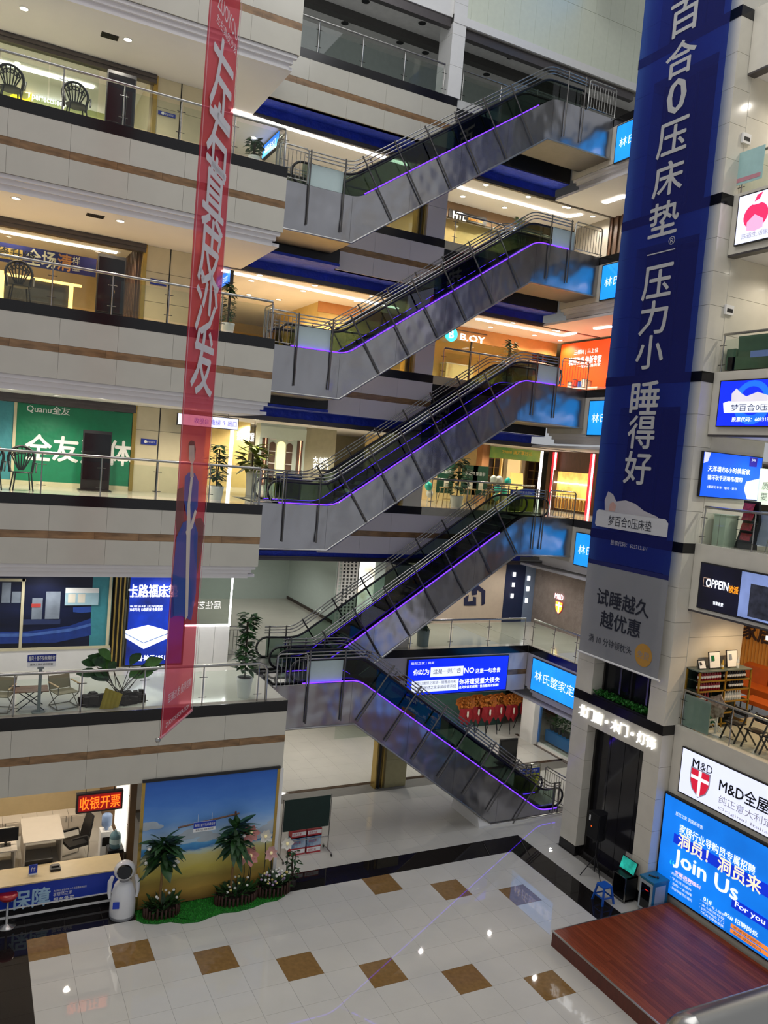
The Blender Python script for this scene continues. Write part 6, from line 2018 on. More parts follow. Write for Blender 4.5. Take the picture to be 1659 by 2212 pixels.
# picket planters
m_pick = M('dark_brown_picket', '3E2216', 0.6, var=0.3, scale=20)
m_flw = M('white_petal', 'E6E4DA', 0.6)
m_fly = M('yellow_petal', 'D8C878', 0.6)
m_flp = M('lilac_petal', 'A88FB0', 0.6)
def planter(label, cx_, cy_, rx_, ry_, h, seed, flowers, arcs=(0, 360)):
    rnd = random.Random(seed)
    r = thing('picket_planter', label, 'planter', (cx_, cy_, 0.02), 'picket planters on the grass mat')
    n = int((rx_ + ry_) * 3.14 / 0.075)
    me = MB().lathe([(0.028, 0), (0.028, 0.9 * h), (0.012, h)], (0, 0, 0), 7).mesh('picket')
    me.materials.append(m_pick)
    for i in range(n):
        t = 2 * math.pi * i / n
        o = bpy.data.objects.new('picket', me)
        COL.objects.link(o)
        o.parent = r
        o.location = (rx_ * math.cos(t), ry_ * math.sin(t), 0)
        o.scale = (1, 1, rnd.uniform(0.85, 1.15))
    MB().lathe([(1.0, h * 0.7), (0.001, h * 0.8)], (0, 0, 0), 20, caps=False)
    s_ = MB()
    for i in range(16):
        t = 2 * math.pi * i / 16
        s_.v.append(Vector((cx_ + 0.97 * rx_ * math.cos(t), cy_ + 0.97 * ry_ * math.sin(t), h * 0.75)))
    s_.f.append(tuple(range(16)))
    s_.sm.append(False)
    s_.build('soil', M('dark_soil', '241A14', 0.9), r)
    fo = MB()
    for i in range(90):
        a, q = rnd.random() * 6.283, math.sqrt(rnd.random()) * 0.85
        p = (cx_ + q * rx_ * math.cos(a), cy_ + q * ry_ * math.sin(a), h * 0.7 + rnd.random() * 0.12)
        fo.leaf(p, (math.cos(a) * .6, math.sin(a) * .6, rnd.uniform(0.3, 1.3)), rnd.uniform(0.16, 0.36), rnd.uniform(0.05, 0.11), droop=rnd.uniform(0.05, 0.4), n=3)
    fo.build('foliage', leaf_mat(), r)
    for i in range(flowers):
        a, q = rnd.random() * 6.283, math.sqrt(rnd.random()) * 0.9
        p = Vector((cx_ + q * rx_ * math.cos(a), cy_ + q * ry_ * math.sin(a) - 0.03, h + rnd.uniform(0.08, 0.34)))
        MB().ball(p, 0.035, 0.035, 0.028, 7, 4).build('blossom', (m_flw, m_flw, m_fly, m_flp)[rnd.randrange(4) if seed == 33 else rnd.randrange(3)], r)
    return r
planter('left oval picket planter below the left palm', 2.86, 0.02, 0.4, 0.24, 0.24, 31, 7)
planter('middle oval picket planter below the right palm', 4.62, 0.02, 0.5, 0.26, 0.24, 32, 12)
planter('right picket planter full of orchids at the end of the backdrop', 5.58, 0.06, 0.42, 0.22, 0.26, 33, 34)

# palm posts
def palm(label, x, y, h, seed, n):
    rnd = random.Random(seed)
    r = thing('artificial_palm', label, 'plant', (x, y, 0.02), 'artificial palms')
    MB().tube([(x, y, 0.02), (x + 0.02, y, h * 0.5), (x, y, h)], [0.035, 0.03, 0.028], 8).build('trunk', M('palm_trunk', '8A6A3E', 0.8, var=0.25, scale=14), r)
    for i in range(n):
        a = rnd.random() * 6.283
        el = rnd.uniform(-0.5, 0.95)
        L = rnd.uniform(0.3, 0.62)
        m = MB()
        m.leaf((x, y - 0.02, h - 0.4 + rnd.random() * 0.55), (math.cos(a), -abs(math.sin(a)) * 0.35, el), L, rnd.uniform(0.08, 0.26), droop=rnd.uniform(0.1, 0.5), n=4)
        m.build('leaf', leaf_mat(), r)
    for i in range(5):
        p = Vector((x + rnd.uniform(-0.4, 0.4), y - 0.12, h - 0.3 + rnd.uniform(-0.25, 0.35)))
        MB().ball(p, 0.045, 0.04, 0.04, 8, 5).build('blossom', m_flw, r)
    return r
p1, p2 = at(358, 1830, 1, 0.12), at(505, 1810, 1, 0.12)
palm('left artificial palm with broad leaves against the beach backdrop', at(345, 1930, 1, 0.12).x, 0.12, 1.62, 41, 78)
palm('right artificial palm with broad leaves against the beach backdrop', at(500, 1890, 1, 0.12).x, 0.12, 1.72, 42, 70)
a, b = at(385, 1788, 1, 0.2), at(517, 1757, 1, 0.2)
r = thing('bamboo_bar', 'thin brown pole spanning the two palms', 'pole', tuple(a))
zbar = (a.z + b.z) / 2
MB().tube([(a.x, 0.2, a.z), (b.x, 0.2, b.z)], 0.022, 8).build('pole', M('bamboo', '6A4A38', 0.6), r)
MB().tube([(at(509, 1760, 1, .2).x, 0.2, 1.5), (at(509, 1760, 1, .2).x, 0.2, b.z + 0.06)], 0.025, 8).build('upright', M('bamboo', '6A4A38', 0.6), r)
a, b = at(418, 1788, 1, 0.15), at(466, 1782, 1, 0.15)
r = thing('slogan_plate', 'small blue and white slogan plate hanging between the palms', 'sign', ((a.x + b.x) / 2, 0.15, a.z - 0.15))
MB().box(a.x, b.x, 0.15, 0.16, a.z - 0.12, a.z + 0.12).build('plate', m_prw, r)
MB().box(a.x, b.x, 0.146, 0.15, a.z - 0.03, a.z + 0.12).build('blue_band', M('blue_print', '1438A8', 0.4), r)
letters('春风十里不及相遇有你', r, m_prw, ((a.x + b.x) / 2, 0.14, a.z + 0.045), (1, 0, 0), UPZ, (b.x - a.x) * 0.92, 0.07, 0.0)
letters('居然之家·洞窝·欢迎您', r, m_prk, ((a.x + b.x) / 2, 0.145, a.z - 0.075), (1, 0, 0), UPZ, (b.x - a.x) * 0.8, 0.045, 0.0)
for x in (a.x + .1, b.x - .1):
    MB().tube([(x, 0.155, a.z + 0.12), (x, 0.16, a.z + 0.3)], 0.004, 4).build('cord', m_prw, r)
# giant paper flowers
def paper_flower(label, u, v, y, rad, hexc, seed):
    p = at(u, v, 1, y)
    rnd = random.Random(seed)
    r = thing('paper_flower', label, 'flower', (p.x, y, 0.2), 'giant paper flowers')
    mt = M('petal_' + hexc, hexc, 0.7, var=0.08)
    fvec = Vector((CAM.x - p.x, CAM.y - y, 6)).normalized()
    s1 = fvec.cross(UPZ).normalized()
    u1 = s1.cross(fvec)
    for i in range(7):
        t = 2 * math.pi * i / 7 + rnd.random() * 0.4
        d = s1 * math.cos(t) + u1 * math.sin(t) + fvec * 0.25
        MB().leaf(p, d, rad * rnd.uniform(0.85, 1.15), rad * 0.7, up=fvec, droop=0.08, n=4).build('petal', mt, r)
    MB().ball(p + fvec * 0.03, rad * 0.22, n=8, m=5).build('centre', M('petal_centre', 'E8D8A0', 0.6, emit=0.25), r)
    MB().tube([(p.x + 0.03, y + 0.03, 0.2), (p.x + 0.05, y + 0.04, p.z * 0.6), tuple(p - fvec * 0.02)], 0.012, 6).build('stem', M('dark_stem', '2A3020', 0.6), r)
for i, (u, v, rad, hx) in enumerate(((542, 1798, 0.22, 'CF8C86'), (541, 1848, 0.24, 'CF8C86'), (574, 1806, 0.17, 'D8D4C8'), (586, 1842, 0.18, 'CFA09A'), (527, 1850, 0.18, 'D69C94'), (621, 1822, 0.17, 'DCD8CC'))):
    paper_flower(('pink giant paper flower highest on the right of the backdrop', 'large pink giant paper flower at mid height right of the palm', 'white giant paper flower near the right edge of the backdrop', 'pink giant paper flower lowest beside the backdrop edge', 'small pale pink paper flower close to the right palm', 'white giant paper flower standing beyond the backdrop edge by the green board')[i], u, v, 0.1, rad, hx, 60 + i)
potted_plant('thin shrub at the right end of the grass mat beside the green board', (6.15, 0.25, 0.0), 0.95, 0.3, 50, 0.12, (0.12, 0.1, 0.2), M('dark_pot', '2A2420', 0.6), seed=70)

# green chalkboard on wheels with gift boxes
a, b = at(611, 1790, 1, 1.6), at(710, 1775, 1, 1.6)
zt_, zb_ = at(660, 1724, 1, 1.6).z, at(660, 1790, 1, 1.6).z
r = thing('chalkboard', 'dark green chalkboard on a wheeled frame by the end of the backdrop', 'board', ((a.x + b.x) / 2, 1.6, 0))
MB().box(a.x, b.x, 1.58, 1.61, zb_, zt_).build('panel', M('chalkboard_green', '0E2A22', 0.6, var=0.1), r)
fr = MB()
for x in (a.x - .03, b.x + .03):
    fr.tube([(x, 1.595, 0.08), (x, 1.595, zt_ + 0.02)], 0.016, 6)
    fr.tube([(x, 1.3, 0.08), (x, 1.9, 0.08)], 0.016, 6)
fr.tube([(a.x - .03, 1.595, 0.45), (b.x + .03, 1.595, 0.45)], 0.014, 6)
fr.build('frame', m_steel, r)
for x in (a.x - .03, b.x + .03):
    for y in (1.32, 1.88):
        MB().lathe([(0.04, -0.015), (0.04, 0.015)], (x, y, 0.04), 12, axis='x').build('castor', m_dark, r)
m_gift = M('red_gift_print', 'B4343A', 0.5, var=0.15, scale=6)
m_giftb = M('sky_gift_print', '5A88B8', 0.5, var=0.3, scale=5, hex2='C8D8E4')
gi = 0
names = ('bottom left', 'bottom right', 'middle left', 'middle right', 'top left', 'top right')
for j, (z0, hh) in enumerate(((0.0, 0.2), (0.2, 0.3), (0.5, 0.18))):
    for i in range(2):
        x0 = a.x + 0.3 + i * 0.46
        b_ = thing('gift_box', 'red and white gift box, %s of the stack under the chalkboard' % names[gi], 'box', (x0 + 0.2, 1.75, z0), 'gift boxes under the chalkboard')
        gi += 1
        MB().box(x0, x0 + 0.42, 1.66, 1.9, z0, z0 + hh - .005).build('carton', m_gift if j != 1 else m_giftb, b_)
        MB().box(x0 + .01, x0 + 0.41, 1.654, 1.66, z0 + hh * 0.25, z0 + hh * 0.8).build('front_print', m_prw if j != 1 else m_giftb, b_)
        letters('居然之家', b_, M('red_print', 'C01C28', 0.5), (x0 + 0.16, 1.65, z0 + hh * 0.5), (1, 0, 0), UPZ, 0.24, 0.07, 0.0)
        if j == 1:
            MB().box(x0, x0 + 0.42, 1.66, 1.9, z0 + hh - .03, z0 + hh - .004).build('red_lid', m_gift, b_)

# ---------------------------------------------------------------- wooden stage
SX0, SX1, SY1, SZ = 10.95, 14.7, -4.05, 0.36
stage = thing('stage', 'low reddish wooden stage below the LED wall', 'stage', (SX0, SY1, 0))
MB().box(SX0 + .01, SX1, -12, SY1 - .01, 0, SZ - 0.02).build('body', M('stage_side_wood', '5A2414', 0.4, var=0.2, scale=3, stretch=(1, 6, 1)), stage)
m_plank = [M('red_wood_plank_%d' % i, h, 0.34, var=0.25, scale=5, stretch=(14, 1, 1), spec=0.3) for i, h in enumerate(('7E381E', '743219', '883F22', '6C2C16'))]
n = 40
w = (SX1 - SX0) / n
rnd = random.Random(9)
for i in range(n):
    y = SY1 - rnd.uniform(0, 1.2)
    segs = [SY1, y - 1.2, -8.6, -12]
    for ya_, yb_ in zip(segs, segs[1:]):
        MB().box(SX0 + i * w + .002, SX0 + (i + 1) * w - .001, yb_ + .002, ya_ - .001, SZ - .02, SZ).build('plank', m_plank[rnd.randrange(4)], stage)
MB().box(SX0 - 0.01, SX0 + 0.025, -12, SY1, SZ - 0.02, SZ + 0.006).build('edge_trim', m_clad_edge, stage)
MB().box(SX0, SX1, SY1 - 0.02, SY1 + 0.005, SZ - 0.02, SZ + 0.006).build('edge_trim', m_clad_edge, stage)

# ---------------------------------------------------------------- equipment beside the stage
sx, sy = 14.12, -1.95
r = thing('speaker_stand', 'black tripod stand under the loudspeaker in front of the shaft doors', 'stand', (sx, sy, 0))
MB().tube([(sx, sy, 0.18), (sx, sy, 1.12)], 0.02, 8).build('pole', m_dark, r)
for i in range(3):
    a = math.radians(20 + 120 * i)
    MB().tube([(sx, sy, 0.62), (sx + 0.36 * math.cos(a), sy + 0.36 * math.sin(a), 0.01)], 0.013, 6).build('leg', m_dark, r)
    MB().tube([(sx, sy, 0.28), (sx + 0.2 * math.cos(a), sy + 0.2 * math.sin(a), 0.28)], 0.009, 5).build('brace', m_dark, r)
r = thing('loudspeaker', 'black loudspeaker on the tripod in front of the shaft doors', 'loudspeaker', (sx, sy, 1.12))
MB().prism([(sx - 0.2, sy - 0.22), (sx - 0.2, sy + 0.22), (sx + 0.08, sy + 0.17), (sx + 0.2, sy + 0.08), (sx + 0.2, sy - 0.08), (sx + 0.08, sy - 0.17)], 2, 1.12, 1.85).build('cabinet', m_dark, r)
MB().box(sx - 0.215, sx - 0.2, sy - 0.19, sy + 0.19, 1.17, 1.8).build('grille', M('black_grille', '0A0A0A', 0.8, var=0.4, scale=90), r)
MB().box(sx - 0.218, sx - 0.214, sy + 0.12, sy + 0.17, 1.6, 1.75).build('label_sticker', m_prw, r)
MB().box(sx - 0.218, sx - 0.214, sy + 0.04, sy + 0.08, 1.45, 1.49).build('badge', face('orange_badge', 'E85A18', 0.8, 0), r)
# blue plastic stool
bx_, by_ = 13.52, -2.98
r = thing('plastic_stool', 'bright blue plastic stool beside the black equipment rack', 'stool', (bx_, by_, 0))
m_bs = M('blue_plastic', '1E5AB4', 0.35)
MB().prism([(bx_ - .15, by_ - .13), (bx_ - .13, by_ - .15), (bx_ + .13, by_ - .15), (bx_ + .15, by_ - .13), (bx_ + .15, by_ + .13), (bx_ + .13, by_ + .15), (bx_ - .13, by_ + .15), (bx_ - .15, by_ + .13)], 2, 0.42, 0.46).build('seat', m_bs, r)
for sx_ in (-1, 1):
    for sy_ in (-1, 1):
        MB().bar((bx_ + sx_ * 0.19, by_ + sy_ * 0.19, 0), (bx_ + sx_ * 0.12, by_ + sy_ * 0.12, 0.43), 0.055, 0.03).build('leg', m_bs, r)
for s_ in (-1, 1):
    MB().bar((bx_ - .16, by_ + s_ * .16, 0.17), (bx_ + .16, by_ + s_ * .16, 0.17), 0.03, 0.03).build('stretcher', m_bs, r)
    MB().bar((bx_ + s_ * .16, by_ - .16, 0.17), (bx_ + s_ * .16, by_ + .16, 0.17), 0.03, 0.03).build('stretcher', m_bs, r)
# flight rack
r = thing('equipment_rack', 'open black flight case rack between the blue stool and the teal cabinet', 'rack', (14.2, -3.0, 0))
x0, x1, y0, y1, h = 13.98, 14.38, -3.26, -2.8, 0.68
for za, zb in ((0.05, 0.09), (h - .04, h)):
    MB().box(x0, x1, y0, y1, za, zb).build('shelf', m_dark, r)
for y in (y0, y1 - .02):
    MB().box(x0, x1, y, y + .02, 0.05, h).build('side', m_dark, r)
MB().box(x1 - .02, x1, y0, y1, 0.05, h).build('back', m_dark, r)
for y in (y0 + 0.0, y1 - .02):
    MB().box(x0 - .012, x0 + .01, y - .005, y + .025, 0.05, h).build('metal_edge', m_steel, r)
for za in (0.06, h - .02):
    MB().box(x0 - .012, x0 + .01, y0, y1, za, za + .02).build('metal_edge', m_steel, r)
for x in (x0 + .05, x1 - .05):
    for y in (y0 + .05, y1 - .05):
        MB().lathe([(0.025, -.012), (0.025, .012)], (x, y, 0.025), 10, axis='y').build('castor', m_dsteel, r)
r = thing('control_screen', 'small lit control screen tilted on top of the black rack', 'screen', (14.25, -3.0, h))
MB().obox((14.28, -3.0, h + 0.18), (0.0, 0.27, 0), (0.05, 0, 0.16), (0.015, 0, -0.005)).build('panel', m_dark, r)
MB().obox((14.262, -3.0, h + 0.186), (0.0, 0.25, 0), (0.048, 0, 0.145), (0.004, 0, -0.001)).build('lit_face', face('green_screen', '1E9A8A', 0.8, 0.6, 4), r)
MB().box(14.2, 14.34, -3.1, -2.9, h, h + 0.05).build('foot', m_dark, r)
# teal cabinet
m_tealc = M('teal_enamel', '1F6E8C', 0.35)
r = thing('metal_cabinet', 'teal and grey metal cabinet with glass door standing at the corner of the stage', 'cabinet', (14.45, -3.76, 0))
x0, x1, y0, y1, h = 14.15, 14.7, -3.98, -3.54, 0.86
MB().box(x0 + .02, x1, y0, y1, 0.06, h).build('body', m_tealc, r)
MB().box(x0 - 0.0, x1, y0 - .02, y1 + .02, h, h + 0.05).build('top', m_tealc, r)
d = MB().box(x0, x0 + .02, y0 + .01, y1 - .01, 0.08, h - .02).build('door', M('pale_grey_enamel', 'A8B0B4', 0.4), r)
MB().box(x0 - .005, x0, y0 + .07, y1 - .07, 0.14, h - .1).build('door_glass', M('black_gloss', '060606', 0.06), d)
MB().box(x0 - .008, x0 - .005, y0 + .12, y1 - .2, h - .24, h - .22).build('indicator', face('red_led_glow2', 'C02010', 1.2, 0), d)
MB().box(x0 + .1, x1 - .1, y0 - .006, y0, 0.12, h - .08).build('side_panel', M('pale_grey_enamel', 'A8B0B4', 0.4), r)
r = thing('microphone', 'small black microphone set lying on the teal cabinet', 'device', (14.4, -3.6, h + .05))
MB().tube([(14.32, -3.66, h + .07), (14.42, -3.82, h + .07)], 0.02, 8).build('body', m_dark, r)
MB().ball((14.44, -3.85, h + .08), 0.03).build('head', m_dsteel, r)
# paper sheet leaning by the door
tag(MB().obox((14.72, -2.6, 0.45), (0.01, 0, 0), (0, 0.2, 0), (0.05, 0, 0.42)).build('leaning_board', M('pale_board', 'B4B0A8', 0.6)), 'pale flat board leaning at the shaft doors behind the rack', 'board')

# green planter strip at the shaft window
r = thing('window_planter', 'strip of bright green artificial leaves on the ledge above the shaft sign', 'plant', (14.55, -1.9, FL[2]))
MB().box(14.46, 14.78, -2.9, -0.82, FL[2], FL[2] + 0.05).build('tray', m_dark, r)
m = MB()
rnd = random.Random(12)
for i in range(900):
    p = (rnd.uniform(14.45, 14.78), rnd.uniform(-2.88, -0.84), FL[2] + 0.05 + rnd.random() * 0.1)
    m.leaf(p, (rnd.uniform(-1, .6), rnd.uniform(-1, 1), rnd.uniform(0.1, 1.0)), 0.09, 0.05, droop=0.2, n=2)
m.build('leaves', M('bright_green_leaf', '2E7A2A', 0.5, var=0.4, scale=20), r)

# ---------------------------------------------------------------- ground floor, behind the escalator
wall('wall_aisle_end_level_one', 5.0, 13.6, 13.2, 13.4, 0, SO[2], m_cream_w)
wall('wall_shop_back_level_one', 13.4, XSH, 9.6, 9.8, 0, SO[2], M('teal_shop_wall', '3E6660', 0.4, var=0.15))
g = MB().box(11.4, 13.4, 9.6, 9.62, 0, SO[2]).build('window_7', m_glass)
tag(g, kind='structure')
p = at(1085, 1695, 2, 0)
a, b = at(1082, 1600, 1, 5.7), at(1119, 1600, 1, 5.7)
r = thing('totem_display', 'tall black switched-off totem display on the ground floor behind the escalator foot', 'display', ((a.x + b.x) / 2, 5.75, 0), 'black totem displays')
MB().box(a.x, b.x, 5.7, 5.78, 0.03, at(1100, 1597, 1, 5.7).z).build('body', m_dark, r)
MB().box(a.x + .03, b.x - .03, 5.69, 5.7, 0.25, at(1100, 1597, 1, 5.7).z - .06).build('screen', M('black_screen', '0E0F12', 0.12, var=0.1), r)
MB().box(a.x - .05, b.x + .05, 5.55, 5.95, 0, 0.03).build('base_plate', m_dsteel, r)
# opening flower baskets
m_of = M('orange_paper', 'B8661C', 0.6, var=0.3, scale=10, bump=0.4, bscale=12)
m_rf = M('red_cloth', '94101E', 0.6, var=0.2)
def flower_basket(label, x, y, seed, top=True):
    rnd = random.Random(seed)
    r = thing('flower_basket', label, 'flowers', (x, y, 0), 'opening ceremony flower baskets')
    H = 1.42
    for a in (0.4, 2.5, 4.6):
        MB().tube([(x + 0.3 * math.cos(a), y + 0.3 * math.sin(a), 0), (x, y, H - 0.35)], 0.016, 6).build('leg', m_dark, r)
    f = MB()
    n = 22
    pts, rim = [], []
    for i in range(n):
        t = 2 * math.pi * i / n
        q = 0.43 * (1 + 0.07 * (i % 2)) * rnd.uniform(0.93, 1.07)
        f.v.append(Vector((x + q * math.cos(t), y - 0.2 + 0.06 * math.sin(3 * t), H + q * 0.72 * math.sin(t))))
    f.v.append(Vector((x, y - 0.05, H - 0.03)))
    for i in range(n):
        f.f.append((i, (i + 1) % n, n))
        f.sm.append(False)
    f.build('paper_fan', m_of, r)
    fl = MB()
    for i in range(26):
        t, q = rnd.random() * 6.28, math.sqrt(rnd.random()) * 0.27
        fl.ball((x + q * math.cos(t), y - 0.2 - 0.05 * rnd.random(), H + q * 0.75 * math.sin(t)), rnd.uniform(.03, .05), n=7, m=4)
    fl.build('blossoms', M('orange_blossom', 'C87A28', 0.6, var=0.4, scale=15), r)
    for i in range(2):
        c = MB()
        dx = (-0.12, 0.12)[i]
        c.add([(x + dx - 0.14, y - 0.22, H - 0.18), (x + dx + 0.14, y - 0.24, H - 0.2), (x + dx + 0.2, y - 0.26, H - 0.55), (x + dx, y - 0.25, H - 0.86 - 0.08 * i), (x + dx - 0.18, y - 0.22, H - 0.58), (x + dx, y - 0.3, H - 0.5)],
              [(0, 1, 5), (1, 2, 5), (2, 3, 5), (3, 4, 5), (4, 0, 5)])
        c.build('red_cloth', m_rf, r)
    MB().add([(x + .04, y - .29, H - .3), (x + .12, y - .29, H - .3), (x + .12, y - .3, H - .5), (x + .08, y - .31, H - .58), (x + .03, y - .3, H - .48)], [(0, 1, 2, 3, 4)]).build('gift_card', m_crm, r)
for i, u in enumerate((1003, 1027, 1051, 1075, 1102, 1133)):
    p = at(u, 1540, 1, 8.55 + 0.12 * (i % 2))
    flower_basket('orange opening flower basket with red cloth, %s from the left in the row' % ('first', 'second', 'third', 'fourth', 'fifth', 'sixth')[i], p.x, 8.7 + 0.14 * (i % 2), 80 + i)
# white shop corner with blue planter
wall('wall_white_pier_level_one', 19.0, 19.4, 7.2, 8.0, 0, SO[2], m_white)
wall('wall_white_shop_level_one', 20.9, 21.1, 2.0, 8.0, 0, SO[2], m_white)
r0 = wall('window_8', 19.28, 19.3, 2.4, 7.2, 0.0, SO[2], m_glass)
MB().box(19.26, 19.34, 2.3, 2.42, 0, SO[2]).build('window_frame', m_dark, r0)
MB().box(19.26, 19.34, 7.12, 7.22, 0, SO[2]).build('window_frame', M('blue_frame', '3A6AA8', 0.5), r0)
MB().box(19.26, 19.36, 2.4, 7.2, 0, 0.1).build('window_sill', m_white, r0)
r = thing('planter_box', 'bright blue long planter box with leafy shrub in the white corner window', 'plant', (19.9, 5.9, 0.1))
p = at(1200, 1590, 0, 19.9)
yy = p.y - 0.35
MB().box(19.7, 20.1, yy - 0.75, yy + 0.75, 0.1, 0.55).build('box', M('bright_blue_box', '1A6AB0', 0.4), r)
for i in range(6):
    MB().lathe([(0.08, 0.55), (0.1, 0.78)], (19.9, yy - 0.6 + i * 0.24, 0), 10).build('pot', m_dark, r)
m = MB()
rnd = random.Random(5)
for i in range(260):
    q = Vector((19.9 + rnd.gauss(0, .16), yy + rnd.gauss(0, .38), 0.8 + abs(rnd.gauss(0, .45))))
    m.leaf(q, (rnd.uniform(-1, 1), rnd.uniform(-1, 1), rnd.uniform(-.2, .8)), 0.16, 0.08, n=2)
m.build('foliage', leaf_mat(), r)
# notice boards at the escalator ends
for i, (u0, u1, v, yy, z, hgt) in enumerate(((1112, 1163, 1690, 3.2, 0.0, 0.85), (592, 650, 1066, 4.85, FL[3], 0.75), (1100, 1152, 1090, 4.85, FL[3], 0.75))):
    a, b = at(u0, v, 1, yy), at(u1, v, 1, yy)
    r = thing('safety_board', ('blue and yellow safety board at the foot of the descending escalator', 'blue and yellow safety board at the foot of the third floor escalator', 'blue and yellow safety board at the head of the escalator reaching the third floor')[i], 'board', ((a.x + b.x) / 2, yy, z), 'escalator safety boards')
    z0 = z + 0.05
    MB().box(a.x, b.x, yy, yy + .02, z0, z0 + hgt).build('panel', M('lime_yellow_print', 'B4BE1E', 0.5, var=0.1), r)
    MB().box(a.x, b.x, yy - .004, yy, z0 + hgt * 0.78, z0 + hgt).build('blue_header', M('blue_print', '1438A8', 0.4), r)
    letters('自动扶梯安全须知', r, m_prw, ((a.x + b.x) / 2, yy - .006, z0 + hgt * .89), (1, 0, 0), UPZ, (b.x - a.x) * .8, 0.08, 0.0)
    for j in range(4):
        MB().box(a.x + .06 + .14 * j, a.x + .15 + .14 * j, yy - .004, yy, z0 + .15, z0 + .45).build('pictogram', M('olive_print', '5A5E20', 0.5), r)
    for x in (a.x + .08, b.x - .08):
        MB().box(x - .015, x + .015, yy + .02, yy + .05, z, z0 + hgt).build('leg', m_steel, r)

# ---------------------------------------------------------------- second floor balcony furniture
def camp_chair(label, x, y, z, rz):
    r = thing('camping_chair', label, 'chair', (x, y, z), 'khaki camping chairs')
    mk = M('khaki_canvas', '8E8468', 0.7, var=0.06)
    mw = M('pale_pole', '6E675A', 0.5)
    MB().box(x - .28, x + .28, y - .22, y + .24, z + 0.40, z + 0.42).build('seat', mk, r)
    MB().obox((x, y + 0.3, z + 0.6), (0.27, 0, 0), (0, 0.05, 0.17), (0, .01, -.003)).build('backrest', mk, r)
    for s_ in (-1, 1):
        f = MB()
        f.tube([(x + s_ * .28, y - .26, z + .02), (x + s_ * .28, y + .26, z + .42), (x + s_ * .28, y + .38, z + .8)], 0.012, 6)
        f.tube([(x + s_ * .28, y + .26, z + .02), (x + s_ * .28, y - .24, z + .42), (x + s_ * .28, y - .24, z + .62)], 0.012, 6)
        f.tube([(x + s_ * .28, y - .26, z + .02), (x + s_ * .28, y + .26, z + .02)], 0.012, 6)
        f.build('frame', mw, r)
        MB().bar((x + s_ * .3, y - .28, z + .63), (x + s_ * .3, y + .28, z + .63), .045, .02).build('armrest', M('pale_wood', 'C9A878', 0.5), r)
    for yy in (-.26, .26):
        MB().tube([(x - .28, y + yy, z + .02), (x + .28, y + yy, z + .02)], 0.012, 6).build('crossbar', mw, r)
    r.rotation_euler = (0, 0, rz)
    r.scale = (0.86, 0.86, 0.86)
    return r
p = at(138, 1520, 1, 1.0)
camp_chair('khaki camping chair right of the small wooden folding table', p.x, 1.05, FL[2], 0.35)
p = at(-2, 1525, 1, 1.0)
camp_chair('khaki camping chair at the left edge, left of the small folding table', p.x, 1.05, FL[2], -0.35)
p = at(66, 1505, 1, 1.0)
r = thing('folding_table', 'small wooden folding table between the camping chairs', 'table', (p.x, 1.1, FL[2]))
z = FL[2]
for i in range(6):
    MB().box(p.x - .36, p.x + .36, 0.86 + i * .08, 0.93 + i * .08, z + .42, z + .44).build('slat', M('folding_table_wood', '7A5436', 0.5, var=0.2), r)
for yy in (0.9, 1.3):
    MB().tube([(p.x - .28, yy, z), (p.x + .25, yy, z + .42)], 0.012, 6).build('leg', m_dark, r)
    MB().tube([(p.x + .28, yy, z), (p.x - .25, yy, z + .42)], 0.012, 6).build('leg', m_dark, r)
p = at(86, 1480, 1, 0.75)
r = thing('sign_stand', 'grey pole sign with blue slogan plate on the second floor balcony', 'sign', (p.x, 0.75, FL[2]))
MB().tube([(p.x, 0.75, z), (p.x, 0.75, z + 1.02)], 0.035, 8).build('pole', M('grey_paint', '7C8484', 0.5), r)
MB().lathe([(.14, 0), (.14, .02)], (p.x, .75, z), 16).build('base', M('grey_paint', '7C8484', 0.5), r)
zz = at(88, 1427, 1, .75).z
xa_, xb_ = at(59, 1428, 1, .75).x, at(121, 1424, 1, .75).x
MB().box(xa_, xb_, .74, .76, zz - .14, zz + .14).build('plate', m_prw, r)
MB().box(xa_, xb_, .735, .74, zz - .02, zz + .14).build('blue_band', M('navy_print', '1C2E86', 0.5), r)
letters('春风十里不及相遇有你', r, m_prw, ((xa_ + xb_) / 2, .73, zz + .06), (1, 0, 0), UPZ, (xb_ - xa_) * .92, .1, .012)
letters('居然之家欢迎您回家', r, m_prk, ((xa_ + xb_) / 2, .735, zz - .08), (1, 0, 0), UPZ, (xb_ - xa_) * .8, .05, 0)
MB().box(p.x - .07, p.x + .07, .73, .77, z + .98, zz - .14).build('bracket', M('grey_paint', '7C8484', 0.5), r)
